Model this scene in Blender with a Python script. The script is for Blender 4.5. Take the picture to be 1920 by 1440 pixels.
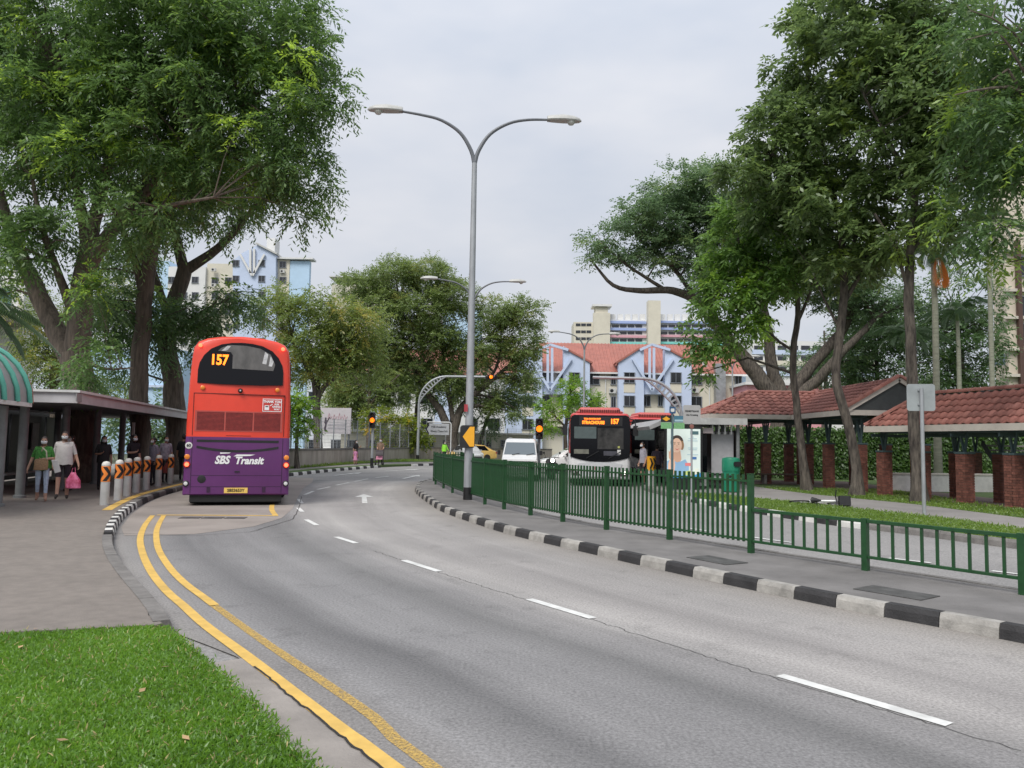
import bpy, bmesh, math, random
import numpy as np
from mathutils import Vector, Matrix

for o in list(bpy.data.objects): bpy.data.objects.remove(o)
SC = bpy.context.scene
COL = SC.collection
rad = math.radians

# ------------------------------------------------------------------ camera
CAM_H = 1.70; FPX = 1470.0; PITCH = math.atan(110.0 / FPX); ROLL = 0.0165
cam_d = bpy.data.cameras.new("camera"); cam = bpy.data.objects.new("camera", cam_d); COL.objects.link(cam)
cam_d.sensor_width = 36.0; cam_d.lens = 36.0 * FPX / 1920.0
cam_d.clip_start = 0.05; cam_d.clip_end = 6000
CAM_M = Matrix.Rotation(math.pi / 2 + PITCH, 3, 'X') @ Matrix.Rotation(ROLL, 3, 'Z')
cam.matrix_world = Matrix.Translation((0, 0, CAM_H)) @ CAM_M.to_4x4()
SC.camera = cam

# ------------------------------------------------------------------ sky, sun, exposure
SUN_EL, SUN_AZ = rad(52), rad(208)          # azimuth measured clockwise from +Y: behind the camera, to the left
world = bpy.data.worlds.new("World"); SC.world = world; world.use_nodes = True
wn, wl = world.node_tree.nodes, world.node_tree.links
wn.clear()
w_out = wn.new('ShaderNodeOutputWorld'); w_bg = wn.new('ShaderNodeBackground')
sky = wn.new('ShaderNodeTexSky'); sky.sky_type = 'NISHITA'; sky.sun_disc = False
sky.sun_elevation = SUN_EL; sky.sun_rotation = SUN_AZ; sky.dust_density = 3.0; sky.air_density = 1.2
w_sc = wn.new('ShaderNodeVectorMath'); w_sc.operation = 'SCALE'; w_sc.inputs['Scale'].default_value = 0.9
wl.new(sky.outputs[0], w_sc.inputs[0])
w_tc = wn.new('ShaderNodeTexCoord'); w_sep = wn.new('ShaderNodeSeparateXYZ'); wl.new(w_tc.outputs['Generated'], w_sep.inputs[0])
w_nz = wn.new('ShaderNodeTexNoise'); w_nz.inputs['Scale'].default_value = 3.2; w_nz.inputs['Detail'].default_value = 4.0; w_nz.inputs['Roughness'].default_value = 0.5
w_map = wn.new('ShaderNodeMapping'); w_map.inputs['Scale'].default_value = (1.0, 1.0, 2.6); w_map.inputs['Location'].default_value = (1.3, 0.4, 0.2)
wl.new(w_tc.outputs['Generated'], w_map.inputs[0]); wl.new(w_map.outputs[0], w_nz.inputs['Vector'])
w_cr = wn.new('ShaderNodeValToRGB')
w_cr.color_ramp.elements[0].position = 0.33; w_cr.color_ramp.elements[0].color = (5.75, 6.25, 7.2, 1)
w_cr.color_ramp.elements[1].position = 0.68; w_cr.color_ramp.elements[1].color = (7.4, 7.55, 8.05, 1)
wl.new(w_nz.outputs['Fac'], w_cr.inputs[0])
w_sq = wn.new('ShaderNodeMath'); w_sq.operation = 'MULTIPLY'; wl.new(w_sep.outputs['Z'], w_sq.inputs[0]); wl.new(w_sep.outputs['Z'], w_sq.inputs[1])
w_g = wn.new('ShaderNodeMath'); w_g.operation = 'MULTIPLY_ADD'; wl.new(w_sq.outputs[0], w_g.inputs[0]); w_g.inputs[1].default_value = 0.75; w_g.inputs[2].default_value = 0.86   # an overcast sky is brighter overhead
w_ov = wn.new('ShaderNodeVectorMath'); w_ov.operation = 'SCALE'; wl.new(w_cr.outputs[0], w_ov.inputs[0]); wl.new(w_g.outputs[0], w_ov.inputs['Scale'])
w_mx = wn.new('ShaderNodeMix'); w_mx.data_type = 'RGBA'; w_mx.inputs[0].default_value = 0.93
wl.new(w_sc.outputs[0], w_mx.inputs[6]); wl.new(w_ov.outputs[0], w_mx.inputs[7])
wl.new(w_mx.outputs[2], w_bg.inputs['Color']); w_bg.inputs['Strength'].default_value = 0.0575
wl.new(w_bg.outputs[0], w_out.inputs[0])

sun_d = bpy.data.lights.new("sun", 'SUN'); sun = bpy.data.objects.new("sun", sun_d); COL.objects.link(sun)
sun_d.energy = 1.5; sun_d.angle = rad(28); sun_d.color = (1.0, 0.965, 0.91)
sdir = Vector((math.sin(SUN_AZ) * math.cos(SUN_EL), math.cos(SUN_AZ) * math.cos(SUN_EL), math.sin(SUN_EL)))
sun.rotation_euler = sdir.to_track_quat('Z', 'Y').to_euler(); sun.location = (0, 0, 40)

SC.view_settings.view_transform = 'Standard'; SC.view_settings.look = 'None'
SC.view_settings.exposure = 1.0; SC.view_settings.gamma = 1.0; SC.view_settings.use_curve_mapping = False
try:
    SC.cycles.use_denoising = True; SC.cycles.max_bounces = 9; SC.cycles.diffuse_bounces = 6
    SC.cycles.transmission_bounces = 5; SC.cycles.glossy_bounces = 2; SC.cycles.transparent_max_bounces = 6
except Exception: pass

# ------------------------------------------------------------------ where a spot in the photograph stands in the place
def ray(u, v):
    return CAM_M @ Vector(((u - 960) / FPX, -(v - 720) / FPX, -1.0))
def G(u, v, z=0.0):
    d = ray(u, v); t = (z - CAM_H) / d.z
    return Vector((d.x * t, d.y * t, z))
def P(u, v, y):
    d = ray(u, v); t = y / d.y
    return Vector((d.x * t, y, CAM_H + d.z * t))
def pxm(y): return FPX / y

# ------------------------------------------------------------------ materials
MATS = {}
def new_mat(name):
    m = bpy.data.materials.new(name); m.use_nodes = True; MATS[name] = m
    return m, m.node_tree.nodes, m.node_tree.links, m.node_tree.nodes['Principled BSDF']
def mat(name, c, rough=0.6, metal=0.0, var=0.12, scale=6.0, bump=0.0, bscale=None, stretch=(1, 1, 1), emit=0.0, spec=0.5, coat=0.0, island=0.0, c2=None, dirt=0.0, sub=None):
    if name in MATS: return MATS[name]
    m, n, l, b = new_mat(name)
    b.inputs['Roughness'].default_value = rough; b.inputs['Metallic'].default_value = metal
    b.inputs['Specular IOR Level'].default_value = spec; b.inputs['Coat Weight'].default_value = coat
    c = tuple(c)
    if emit:
        b.inputs['Base Color'].default_value = (*c, 1); b.inputs['Emission Color'].default_value = (*c, 1); b.inputs['Emission Strength'].default_value = emit
        return m
    tc = n.new('ShaderNodeTexCoord'); mp = n.new('ShaderNodeMapping'); mp.inputs['Scale'].default_value = stretch
    l.new(tc.outputs['Object'], mp.inputs[0])
    nz = n.new('ShaderNodeTexNoise'); nz.inputs['Scale'].default_value = scale; nz.inputs['Detail'].default_value = 5; nz.inputs['Roughness'].default_value = 0.62
    l.new(mp.outputs[0], nz.inputs['Vector'])
    r = n.new('ShaderNodeValToRGB')
    a = tuple(max(0, x * (1 - var)) for x in c); d = tuple(min(1, x * (1 + var)) for x in (c2 or c))
    r.color_ramp.elements[0].position = 0.32; r.color_ramp.elements[0].color = (*a, 1)
    r.color_ramp.elements[1].position = 0.68; r.color_ramp.elements[1].color = (*d, 1)
    l.new(nz.outputs['Fac'], r.inputs[0]); col = r.outputs[0]
    if island:
        gi = n.new('ShaderNodeNewGeometry'); hs = n.new('ShaderNodeHueSaturation')
        mr = n.new('ShaderNodeMapRange'); mr.inputs['To Min'].default_value = 1 - island; mr.inputs['To Max'].default_value = 1 + island
        l.new(gi.outputs['Random Per Island'], mr.inputs['Value']); l.new(mr.outputs[0], hs.inputs['Value']); l.new(col, hs.inputs['Color']); col = hs.outputs[0]
    if dirt:
        n2 = n.new('ShaderNodeTexNoise'); n2.inputs['Scale'].default_value = scale * 0.23; n2.inputs['Detail'].default_value = 6; l.new(mp.outputs[0], n2.inputs['Vector'])
        mr = n.new('ShaderNodeMapRange'); mr.inputs['From Min'].default_value = 0.48; mr.inputs['From Max'].default_value = 0.75; mr.inputs['To Max'].default_value = dirt
        l.new(n2.outputs['Fac'], mr.inputs['Value'])
        mx = n.new('ShaderNodeMix'); mx.data_type = 'RGBA'; l.new(mr.outputs[0], mx.inputs[0]); l.new(col, mx.inputs[6]); mx.inputs[7].default_value = (0.045, 0.04, 0.035, 1); col = mx.outputs[2]
    l.new(col, b.inputs['Base Color'])
    rr = n.new('ShaderNodeMapRange'); rr.inputs['To Min'].default_value = max(0.02, rough - 0.08); rr.inputs['To Max'].default_value = min(1, rough + 0.1)
    l.new(nz.outputs['Fac'], rr.inputs['Value']); l.new(rr.outputs[0], b.inputs['Roughness'])
    if bump:
        nb = n.new('ShaderNodeTexNoise'); nb.inputs['Scale'].default_value = bscale or scale * 8; nb.inputs['Detail'].default_value = 6; l.new(mp.outputs[0], nb.inputs['Vector'])
        bp = n.new('ShaderNodeBump'); bp.inputs['Strength'].default_value = bump; bp.inputs['Distance'].default_value = 0.02
        l.new(nb.outputs['Fac'], bp.inputs['Height']); l.new(bp.outputs[0], b.inputs['Normal'])
    return m

def leaf_mat(name, lo, hi, tips=None, trans=0.28, rough=0.48, tipshare=0.1, spec=1.0):
    """leaf colour varies from leaf to leaf, from spray to spray (young growth is paler) and slowly through the crown"""
    m, n, l, b = new_mat(name)
    gi = n.new('ShaderNodeNewGeometry'); r = n.new('ShaderNodeValToRGB')
    r.color_ramp.elements[0].position = 0.0; r.color_ramp.elements[0].color = (*lo, 1)
    e = r.color_ramp.elements[1]; e.position = 0.72; e.color = (*hi, 1)
    if tips:
        e2 = r.color_ramp.elements.new(1.0); e2.color = (*tips, 1)
    tc = n.new('ShaderNodeTexCoord'); nz = n.new('ShaderNodeTexNoise'); nz.inputs['Scale'].default_value = 0.55; nz.inputs['Detail'].default_value = 3
    l.new(tc.outputs['Object'], nz.inputs['Vector'])
    ma = n.new('ShaderNodeMath'); ma.operation = 'MULTIPLY_ADD'; l.new(gi.outputs['Random Per Island'], ma.inputs[0]); ma.inputs[1].default_value = 0.4
    mr = n.new('ShaderNodeMapRange'); mr.inputs['From Min'].default_value = 0.3; mr.inputs['From Max'].default_value = 0.7; mr.inputs['To Max'].default_value = 0.28
    at = n.new('ShaderNodeAttribute'); at.attribute_name = 'tone'
    l.new(nz.outputs['Fac'], mr.inputs['Value']); l.new(mr.outputs[0], ma.inputs[2])
    ad = n.new('ShaderNodeMath'); ad.operation = 'ADD'; l.new(ma.outputs[0], ad.inputs[0]); l.new(at.outputs['Fac'], ad.inputs[1]); l.new(ad.outputs[0], r.inputs[0])
    l.new(r.outputs[0], b.inputs['Base Color']); b.inputs['Roughness'].default_value = rough; b.inputs['Specular IOR Level'].default_value = spec
    tr = n.new('ShaderNodeBsdfTranslucent'); hs = n.new('ShaderNodeHueSaturation'); hs.inputs['Hue'].default_value = 0.485; hs.inputs['Value'].default_value = 1.9
    l.new(r.outputs[0], hs.inputs['Color']); l.new(hs.outputs[0], tr.inputs['Color'])
    mx = n.new('ShaderNodeMixShader'); mx.inputs[0].default_value = trans + 0.16
    l.new(b.outputs[0], mx.inputs[1]); l.new(tr.outputs[0], mx.inputs[2]); l.new(mx.outputs[0], n['Material Output'].inputs[0])
    return m

def glass_mat(name, c=(0.02, 0.025, 0.03), rough=0.06, alpha=None):
    m, n, l, b = new_mat(name)
    b.inputs['Base Color'].default_value = (*c, 1); b.inputs['Roughness'].default_value = rough; b.inputs['Specular IOR Level'].default_value = 0.8
    if alpha is not None:
        b.inputs['Alpha'].default_value = alpha
    return m

# ------------------------------------------------------------------ mesh helpers
class MB:
    def __init__(s): s.v = []; s.f = []; s.m = []
    def add(s, vs, fs, mi=0):
        o = len(s.v); s.v += [tuple(x) for x in vs]; s.f += [tuple(i + o for i in f) for f in fs]; s.m += [mi] * len(fs); return s
    def box(s, c, d, rz=0.0, mi=0, M=None):
        hx, hy, hz = d[0] / 2, d[1] / 2, d[2] / 2
        vs = [Vector((x, y, z)) for x in (-hx, hx) for y in (-hy, hy) for z in (-hz, hz)]
        if rz: R = Matrix.Rotation(rz, 3, 'Z'); vs = [R @ v for v in vs]
        if M is not None: vs = [M @ v for v in vs]
        vs = [v + Vector(c) for v in vs]
        return s.add(vs, [(0, 1, 3, 2), (4, 6, 7, 5), (0, 4, 5, 1), (2, 3, 7, 6), (0, 2, 6, 4), (1, 5, 7, 3)], mi)
    def beam(s, a, b, w, h=None, up=(0, 0, 1), mi=0):
        a, b = Vector(a), Vector(b); d = b - a; L = d.length; d.normalize(); h = h or w
        x = d.cross(Vector(up))
        if x.length < 1e-4: x = Vector((1, 0, 0))
        x.normalize(); z = x.cross(d)
        vs = [p + x * sx * w / 2 + z * sz * h / 2 for p in (a, b) for sx, sz in ((-1, -1), (1, -1), (1, 1), (-1, 1))]
        return s.add(vs, [(0, 3, 2, 1), (4, 5, 6, 7), (0, 1, 5, 4), (1, 2, 6, 5), (2, 3, 7, 6), (3, 0, 4, 7)], mi)
    def tube(s, pts, rs, n=8, mi=0, cap=True):
        pts = [Vector(p) for p in pts]
        if not hasattr(rs, '__len__'): rs = [rs] * len(pts)
        rings = []; ref = None
        for i, p in enumerate(pts):
            d = (pts[min(i + 1, len(pts) - 1)] - pts[max(i - 1, 0)])
            if d.length < 1e-6: d = Vector((0, 0, 1))
            d.normalize()
            if ref is None: ref = Vector((1, 0, 0)) if abs(d.x) < 0.8 else Vector((0, 1, 0))
            x = ref - d * ref.dot(d)
            if x.length < 1e-4: x = d.orthogonal()
            x.normalize(); ref = x; y = d.cross(x)
            rings.append([p + (x * math.cos(t) + y * math.sin(t)) * rs[i] for t in (2 * math.pi * k / n for k in range(n))])
        vs = [v for r in rings for v in r]; fs = []
        for i in range(len(pts) - 1):
            for k in range(n):
                fs.append((i * n + k, i * n + (k + 1) % n, (i + 1) * n + (k + 1) % n, (i + 1) * n + k))
        if cap: fs += [tuple(range(n - 1, -1, -1)), tuple(range((len(pts) - 1) * n, len(pts) * n))]
        return s.add(vs, fs, mi)
    def lathe(s, prof, c=(0, 0, 0), n=16, mi=0, axis='Z'):
        vs = []
        for r, z in prof:
            for k in range(n):
                t = 2 * math.pi * k / n; p = Vector((r * math.cos(t), r * math.sin(t), z))
                if axis == 'Y': p = Vector((p.x, -p.z, p.y))
                if axis == 'X': p = Vector((p.z, p.x, p.y))
                vs.append(p + Vector(c))
        fs = [(i * n + k, i * n + (k + 1) % n, (i + 1) * n + (k + 1) % n, (i + 1) * n + k) for i in range(len(prof) - 1) for k in range(n)]
        fs += [tuple(range(n - 1, -1, -1)), tuple(range((len(prof) - 1) * n, len(prof) * n))]
        return s.add(vs, fs, mi)
    def extrude(s, poly, a, b, axis='Y', mi=0):
        """poly in the plane across the axis: Y -> (x, z), X -> (y, z), Z -> (x, y)"""
        f = {'Y': lambda p, t: (p[0], t, p[1]), 'X': lambda p, t: (t, p[0], p[1]), 'Z': lambda p, t: (p[0], p[1], t)}[axis]
        n = len(poly); vs = [f(p, a) for p in poly] + [f(p, b) for p in poly]
        fs = [tuple(range(n)), tuple(range(2 * n - 1, n - 1, -1))] + [(i, n + i, n + (i + 1) % n, (i + 1) % n) for i in range(n)]
        return s.add(vs, fs, mi)
    def loft(s, rings, mi=0, cap=True):
        n = len(rings[0]); vs = [v for r in rings for v in r]
        fs = [(i * n + k, i * n + (k + 1) % n, (i + 1) * n + (k + 1) % n, (i + 1) * n + k) for i in range(len(rings) - 1) for k in range(n)]
        if cap: fs += [tuple(range(n - 1, -1, -1)), tuple(range((len(rings) - 1) * n, len(rings) * n))]
        return s.add(vs, fs, mi)
    def mesh(s, name, mats, smooth=False, fix=True):
        me = bpy.data.meshes.new(name); me.from_pydata(s.v, [], s.f)
        for m in (mats if isinstance(mats, (list, tuple)) else [mats]): me.materials.append(m)
        if len(set(s.m)) > 1: me.polygons.foreach_set('material_index', s.m)
        if fix:
            bm = bmesh.new(); bm.from_mesh(me); bmesh.ops.recalc_face_normals(bm, faces=bm.faces); bm.to_mesh(me); bm.free()
        if smooth:
            me.polygons.foreach_set('use_smooth', [True] * len(me.polygons))
            try: me.set_sharp_from_angle(angle=rad(40))
            except Exception: pass
        me.update(); return me
    def build(s, name, mats, parent=None, smooth=False, bevel=0.0, loc=None, rz=0.0, fix=True):
        o = link(name, s.mesh(name, mats, smooth, fix), parent)
        if loc is not None: o.location = loc
        if rz: o.rotation_euler.z = rz
        if bevel:
            b = o.modifiers.new('b', 'BEVEL'); b.width = bevel; b.segments = 2; b.limit_method = 'ANGLE'; b.angle_limit = rad(35)
        return o

def link(name, data, parent=None):
    o = bpy.data.objects.new(name, data); COL.objects.link(o)
    if parent is not None: o.parent = parent
    return o
def tag(o, label, cat, group=None):
    o['label'] = label; o['category'] = cat
    if group: o['group'] = group
    return o
def thing(name, label, cat, loc=(0, 0, 0), rz=0.0, group=None):
    o = link(name, None); o.location = loc; o.rotation_euler = (0, 0, rz); o.empty_display_size = 0.2
    return tag(o, label, cat, group)
def struct(o): o['kind'] = 'structure'; return o
def stuff(o): o['kind'] = 'stuff'; return o
def dup(root, parent=None, loc=None, rz=None, label=None):
    r = root.copy(); COL.objects.link(r); r.parent = parent
    if loc is not None: r.location = loc
    if rz is not None: r.rotation_euler.z = rz
    if label: r['label'] = label
    for ch in KIDS(root): dup(ch, r)
    return r
def KIDS(o): return [c for c in bpy.data.objects if c.parent == o]

def catmull(pts, step=0.25):
    pts = [Vector(p) for p in pts]; out = []
    P_ = [pts[0] * 2 - pts[1]] + pts + [pts[-1] * 2 - pts[-2]]
    for i in range(1, len(P_) - 2):
        a, b, c, d = P_[i - 1], P_[i], P_[i + 1], P_[i + 2]
        n = max(1, int((c - b).length / step))
        for k in range(n):
            t = k / n
            out.append(0.5 * ((2 * b) + (c - a) * t + (2 * a - 5 * b + 4 * c - d) * t * t + (3 * b - a - 3 * c + d) * t ** 3))
    out.append(pts[-1]); return out
def resample(pts, n):
    d = [0.0]
    for a, b in zip(pts, pts[1:]): d.append(d[-1] + (b - a).length)
    out = []; j = 0
    for i in range(n):
        s_ = d[-1] * i / (n - 1)
        while j < len(d) - 2 and d[j + 1] < s_: j += 1
        t = (s_ - d[j]) / max(1e-9, d[j + 1] - d[j]); out.append(pts[j].lerp(pts[j + 1], t))
    return out
def length(pts): return sum((b - a).length for a, b in zip(pts, pts[1:]))
def at_len(pts, s_):
    for a, b in zip(pts, pts[1:]):
        L = (b - a).length
        if s_ <= L: return a.lerp(b, s_ / max(L, 1e-9)), (b - a).normalized()
        s_ -= L
    return pts[-1].copy(), (pts[-1] - pts[-2]).normalized()
def offset(pts, d):
    """to the left of the direction of travel when d > 0"""
    out = []
    for i, p in enumerate(pts):
        t = (pts[min(i + 1, len(pts) - 1)] - pts[max(i - 1, 0)]); t.z = 0; t.normalize()
        out.append(p + Vector((-t.y, t.x, 0)) * d)
    return out
def sheet(name, poly, z, m, parent=None, depth=0.0):
    """a flat sheet with an arbitrary outline; with depth it is a slab with side faces"""
    bm = bmesh.new(); vs = [bm.verts.new((p[0], p[1], z)) for p in poly]; f = bm.faces.new(vs)
    if f.normal.z < 0: bmesh.ops.reverse_faces(bm, faces=[f])
    f.normal_update()
    if f.normal.z < 0: f.normal_flip()
    if depth:
        lo = [bm.verts.new((p[0], p[1], z - depth)) for p in poly]
        for i in range(len(vs)):
            bm.faces.new((vs[i], vs[(i + 1) % len(vs)], lo[(i + 1) % len(vs)], lo[i]))
    bmesh.ops.triangulate(bm, faces=[x for x in bm.faces if len(x.verts) > 4])
    bmesh.ops.recalc_face_normals(bm, faces=bm.faces) if depth else None
    me = bpy.data.meshes.new(name); bm.to_mesh(me); bm.free(); me.materials.append(m)
    return link(name, me, parent)
def ribbon(name, pts, w, z, m, parent=None):
    l_, r_ = offset(pts, w / 2), offset(pts, -w / 2); n = len(pts)
    return MB().add([(p.x, p.y, z) for p in l_] + [(p.x, p.y, z) for p in r_], [(i, n + i, n + i + 1, i + 1) for i in range(n - 1)]).build(name, m, parent, fix=False)

def rrect(w, h, r, n=4, cx=0, cz=0):
    out = []
    for sx, sz, a0 in ((1, 1, 0), (-1, 1, 90), (-1, -1, 180), (1, -1, 270)):
        for k in range(n + 1):
            a = rad(a0 + 90 * k / n); out.append((cx + sx * (w / 2 - r) + r * math.cos(a), cz + sz * (h / 2 - r) + r * math.sin(a)))
    return out
def text(body, size, m, parent, loc, rot=(math.pi / 2, 0, 0), name='lettering', shear=0.0, align='CENTER', ext=0.002, sx=1.0, bold=0.0):
    c = bpy.data.curves.new(name, 'FONT'); c.body = body; c.size = size; c.align_x = align; c.align_y = 'CENTER'; c.extrude = ext; c.shear = shear; c.resolution_u = 3; c.offset = bold
    t = bpy.data.objects.new(name, c); COL.objects.link(t)
    dg = bpy.context.evaluated_depsgraph_get(); me = bpy.data.meshes.new_from_object(t.evaluated_get(dg))
    bpy.data.objects.remove(t); bpy.data.curves.remove(c)
    me.materials.clear(); me.materials.append(m)
    o = link(name, me, parent); o.location = loc; o.rotation_euler = rot; o.scale = (sx, 1, 1); stuff(o); return o

# ================================================================== SETTING
V2 = lambda x, y: Vector((x, y, 0))
# --- kerb lines (metres, travelled from near the camera into the distance)
med_front = catmull([V2(11.6, -2.8), V2(7.6, 2.7), V2(4.57, 7.09), V2(3.43, 8.61), V2(2.02, 10.94), V2(1.28, 12.3), V2(0.14, 14.42), V2(-0.61, 16.24), V2(-1.63, 19.15), V2(-2.19, 21.51), V2(-2.84, 24.56), V2(-3.28, 27.16), V2(-3.54, 30.45), V2(-3.45, 33.0), V2(-3.15, 38.0), V2(-2.9, 44.0), V2(-2.55, 47.5)])
med_back = catmull([V2(12.9, -1.2), V2(9.0, 4.2), V2(6.05, 8.9), V2(5.02, 10.5), V2(3.98, 12.05), V2(3.05, 13.6), V2(2.12, 15.05), V2(1.4, 16.4), V2(0.8, 17.8), V2(0.3, 19.5), V2(-0.3, 22.5), V2(-0.9, 26.0), V2(-1.2, 30.0), V2(-1.4, 36.0), V2(-1.5, 42.0), V2(-1.75, 47.5)])
left_edge = catmull([V2(5.0, -4.2), V2(1.35, 1.4), V2(-0.64, 4.22), V2(-1.40, 5.30), V2(-2.05, 6.2), V2(-2.92, 7.0), V2(-3.22, 7.52), V2(-3.66, 8.21), V2(-4.42, 9.38), V2(-5.38, 10.95), V2(-6.25, 12.55), V2(-7.28, 14.72), V2(-8.31, 17.24), V2(-9.25, 20.0), V2(-9.92, 22.39), V2(-10.4, 24.72), V2(-11.0, 28.2), V2(-11.2, 31.0), V2(-10.85, 33.8), V2(-10.17, 36.1), V2(-9.9, 39.0), V2(-9.55, 42.3), V2(-8.9, 46.5), V2(-8.1, 50.4), V2(-5.88, 55.2), V2(-2.5, 59.5), V2(2.0, 63.0)])
right_edge = catmull([V2(17.0, -1.5), V2(12.0, 8.0), V2(8.93, 13.78), V2(8.06, 15.87), V2(7.14, 17.6), V2(6.29, 20.32), V2(5.7, 22.6), V2(5.32, 25.5), V2(5.1, 28.5), V2(5.1, 30.6), V2(5.7, 32.4), V2(7.3, 34.0), V2(8.4, 36.5), V2(8.8, 42.0), V2(9.2, 60.0)])

# --- base materials of the ground
def asphalt_mat(name, tracks):
    m, n, l, b = new_mat(name)
    tc = n.new('ShaderNodeTexCoord')
    fine = n.new('ShaderNodeTexNoise'); fine.inputs['Scale'].default_value = 42; fine.inputs['Detail'].default_value = 4; fine.inputs['Roughness'].default_value = 0.75
    big = n.new('ShaderNodeTexNoise'); big.inputs['Scale'].default_value = 0.35; big.inputs['Detail'].default_value = 5
    for t in (fine, big): l.new(tc.outputs['Object'], t.inputs['Vector'])
    base = n.new('ShaderNodeValToRGB'); base.color_ramp.elements[0].position = 0.3; base.color_ramp.elements[0].color = (0.215, 0.208, 0.204, 1)
    base.color_ramp.elements[1].position = 0.72; base.color_ramp.elements[1].color = (0.28, 0.27, 0.262, 1)
    l.new(big.outputs['Fac'], base.inputs[0]); col = base.outputs[0]
    if tracks:   # polished wheel tracks and the newer, bluer surfacing of the nearside lane run along the road
        uv = n.new('ShaderNodeUVMap'); sp = n.new('ShaderNodeSeparateXYZ'); l.new(uv.outputs[0], sp.inputs[0])
        mp = n.new('ShaderNodeMapping'); mp.inputs['Scale'].default_value = (0.09, 9.0, 1.0); l.new(uv.outputs[0], mp.inputs[0])
        st = n.new('ShaderNodeTexNoise'); st.inputs['Scale'].default_value = 1.0; st.inputs['Detail'].default_value = 6; st.inputs['Roughness'].default_value = 0.6; l.new(mp.outputs[0], st.inputs['Vector'])
        lane = n.new('ShaderNodeValToRGB'); cr = lane.color_ramp
        cr.elements[0].position = 0.0; cr.elements[0].color = (0.92, 0.9, 0.88, 1)
        for pos, c in ((0.1, (0.86, 0.87, 0.89)), (0.17, (0.6, 0.61, 0.63)), (0.25, (0.84, 0.85, 0.87)), (0.34, (0.86, 0.87, 0.89)), (0.42, (0.66, 0.67, 0.68)), (0.5, (0.92, 0.92, 0.93)), (0.545, (1.12, 1.11, 1.1)), (0.62, (1.28, 1.26, 1.24)), (0.7, (1.12, 1.1, 1.09)), (0.86, (1.26, 1.24, 1.22))):
            e = cr.elements.new(pos); e.color = (*c, 1)
        cr.elements[-1].position = 1.0; cr.elements[-1].color = (0.92, 0.88, 0.82, 1)
        wob = n.new('ShaderNodeMath'); wob.operation = 'MULTIPLY_ADD'; wob.inputs[1].default_value = 0.10; l.new(st.outputs['Fac'], wob.inputs[0]); 
        sb = n.new('ShaderNodeMath'); sb.operation = 'SUBTRACT'; l.new(sp.outputs['Y'], sb.inputs[0]); sb.inputs[1].default_value = 0.05; l.new(sb.outputs[0], wob.inputs[2])
        l.new(wob.outputs[0], lane.inputs[0])
        mu = n.new('ShaderNodeMix'); mu.data_type = 'RGBA'; mu.blend_type = 'MULTIPLY'; mu.inputs[0].default_value = 1.0
        l.new(col, mu.inputs[6]); l.new(lane.outputs[0], mu.inputs[7]); col = mu.outputs[2]
        s2 = n.new('ShaderNodeMapRange'); s2.inputs['From Min'].default_value = 0.3; s2.inputs['From Max'].default_value = 0.7; s2.inputs['To Min'].default_value = 0.82; s2.inputs['To Max'].default_value = 1.14; l.new(st.outputs['Fac'], s2.inputs['Value'])
        m2 = n.new('ShaderNodeMix'); m2.data_type = 'RGBA'; m2.blend_type = 'MULTIPLY'; m2.inputs[0].default_value = 1.0; l.new(col, m2.inputs[6]); l.new(s2.outputs[0], m2.inputs[7]); col = m2.outputs[2]
    so = n.new('ShaderNodeTexNoise'); so.inputs['Scale'].default_value = 1.9; so.inputs['Detail'].default_value = 7; so.inputs['Roughness'].default_value = 0.7; l.new(tc.outputs['Object'], so.inputs['Vector'])
    sr_ = n.new('ShaderNodeMapRange'); sr_.inputs['From Min'].default_value = 0.56; sr_.inputs['From Max'].default_value = 0.74; sr_.inputs['To Min'].default_value = 1.0; sr_.inputs['To Max'].default_value = 0.72; l.new(so.outputs['Fac'], sr_.inputs['Value'])
    m4 = n.new('ShaderNodeMix'); m4.data_type = 'RGBA'; m4.blend_type = 'MULTIPLY'; m4.inputs[0].default_value = 1.0; l.new(col, m4.inputs[6]); l.new(sr_.outputs[0], m4.inputs[7]); col = m4.outputs[2]
    sp2 = n.new('ShaderNodeMapRange'); sp2.inputs['From Min'].default_value = 0.3; sp2.inputs['From Max'].default_value = 0.7; sp2.inputs['To Min'].default_value = 0.58; sp2.inputs['To Max'].default_value = 1.42; l.new(fine.outputs['Fac'], sp2.inputs['Value'])
    m3 = n.new('ShaderNodeMix'); m3.data_type = 'RGBA'; m3.blend_type = 'MULTIPLY'; m3.inputs[0].default_value = 1.0; l.new(col, m3.inputs[6]); l.new(sp2.outputs[0], m3.inputs[7])
    l.new(m3.outputs[2], b.inputs['Base Color']); b.inputs['Roughness'].default_value = 0.82; b.inputs['Specular IOR Level'].default_value = 0.35
    bp = n.new('ShaderNodeBump'); bp.inputs['Strength'].default_value = 0.35; bp.inputs['Distance'].default_value = 0.01; l.new(fine.outputs['Fac'], bp.inputs['Height']); l.new(bp.outputs[0], b.inputs['Normal'])
    return m
M_ROAD = asphalt_mat('asphalt', False); M_ROAD_T = asphalt_mat('asphalt_worn', True)
M_PAVE = mat('pavement_concrete', (0.19, 0.166, 0.146), 0.85, var=0.13, scale=7.0, bump=0.3, bscale=60, dirt=0.2)
M_BAY = mat('bay_concrete', (0.275, 0.242, 0.218), 0.8, var=0.14, scale=0.9, bump=0.2, bscale=70, dirt=0.3)
M_GUTTER = mat('gutter_concrete', (0.26, 0.235, 0.215), 0.85, var=0.16, scale=2.5, bump=0.4, bscale=50, dirt=0.25)
M_MEDIAN = mat('median_asphalt', (0.165, 0.157, 0.152), 0.9, var=0.22, scale=1.4, bump=0.4, bscale=70, dirt=0.35)
M_SOIL = mat('turf_soil', (0.045, 0.085, 0.02), 0.95, var=0.35, scale=5.0, bump=0.6, bscale=40, c2=(0.07, 0.11, 0.028))
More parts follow.
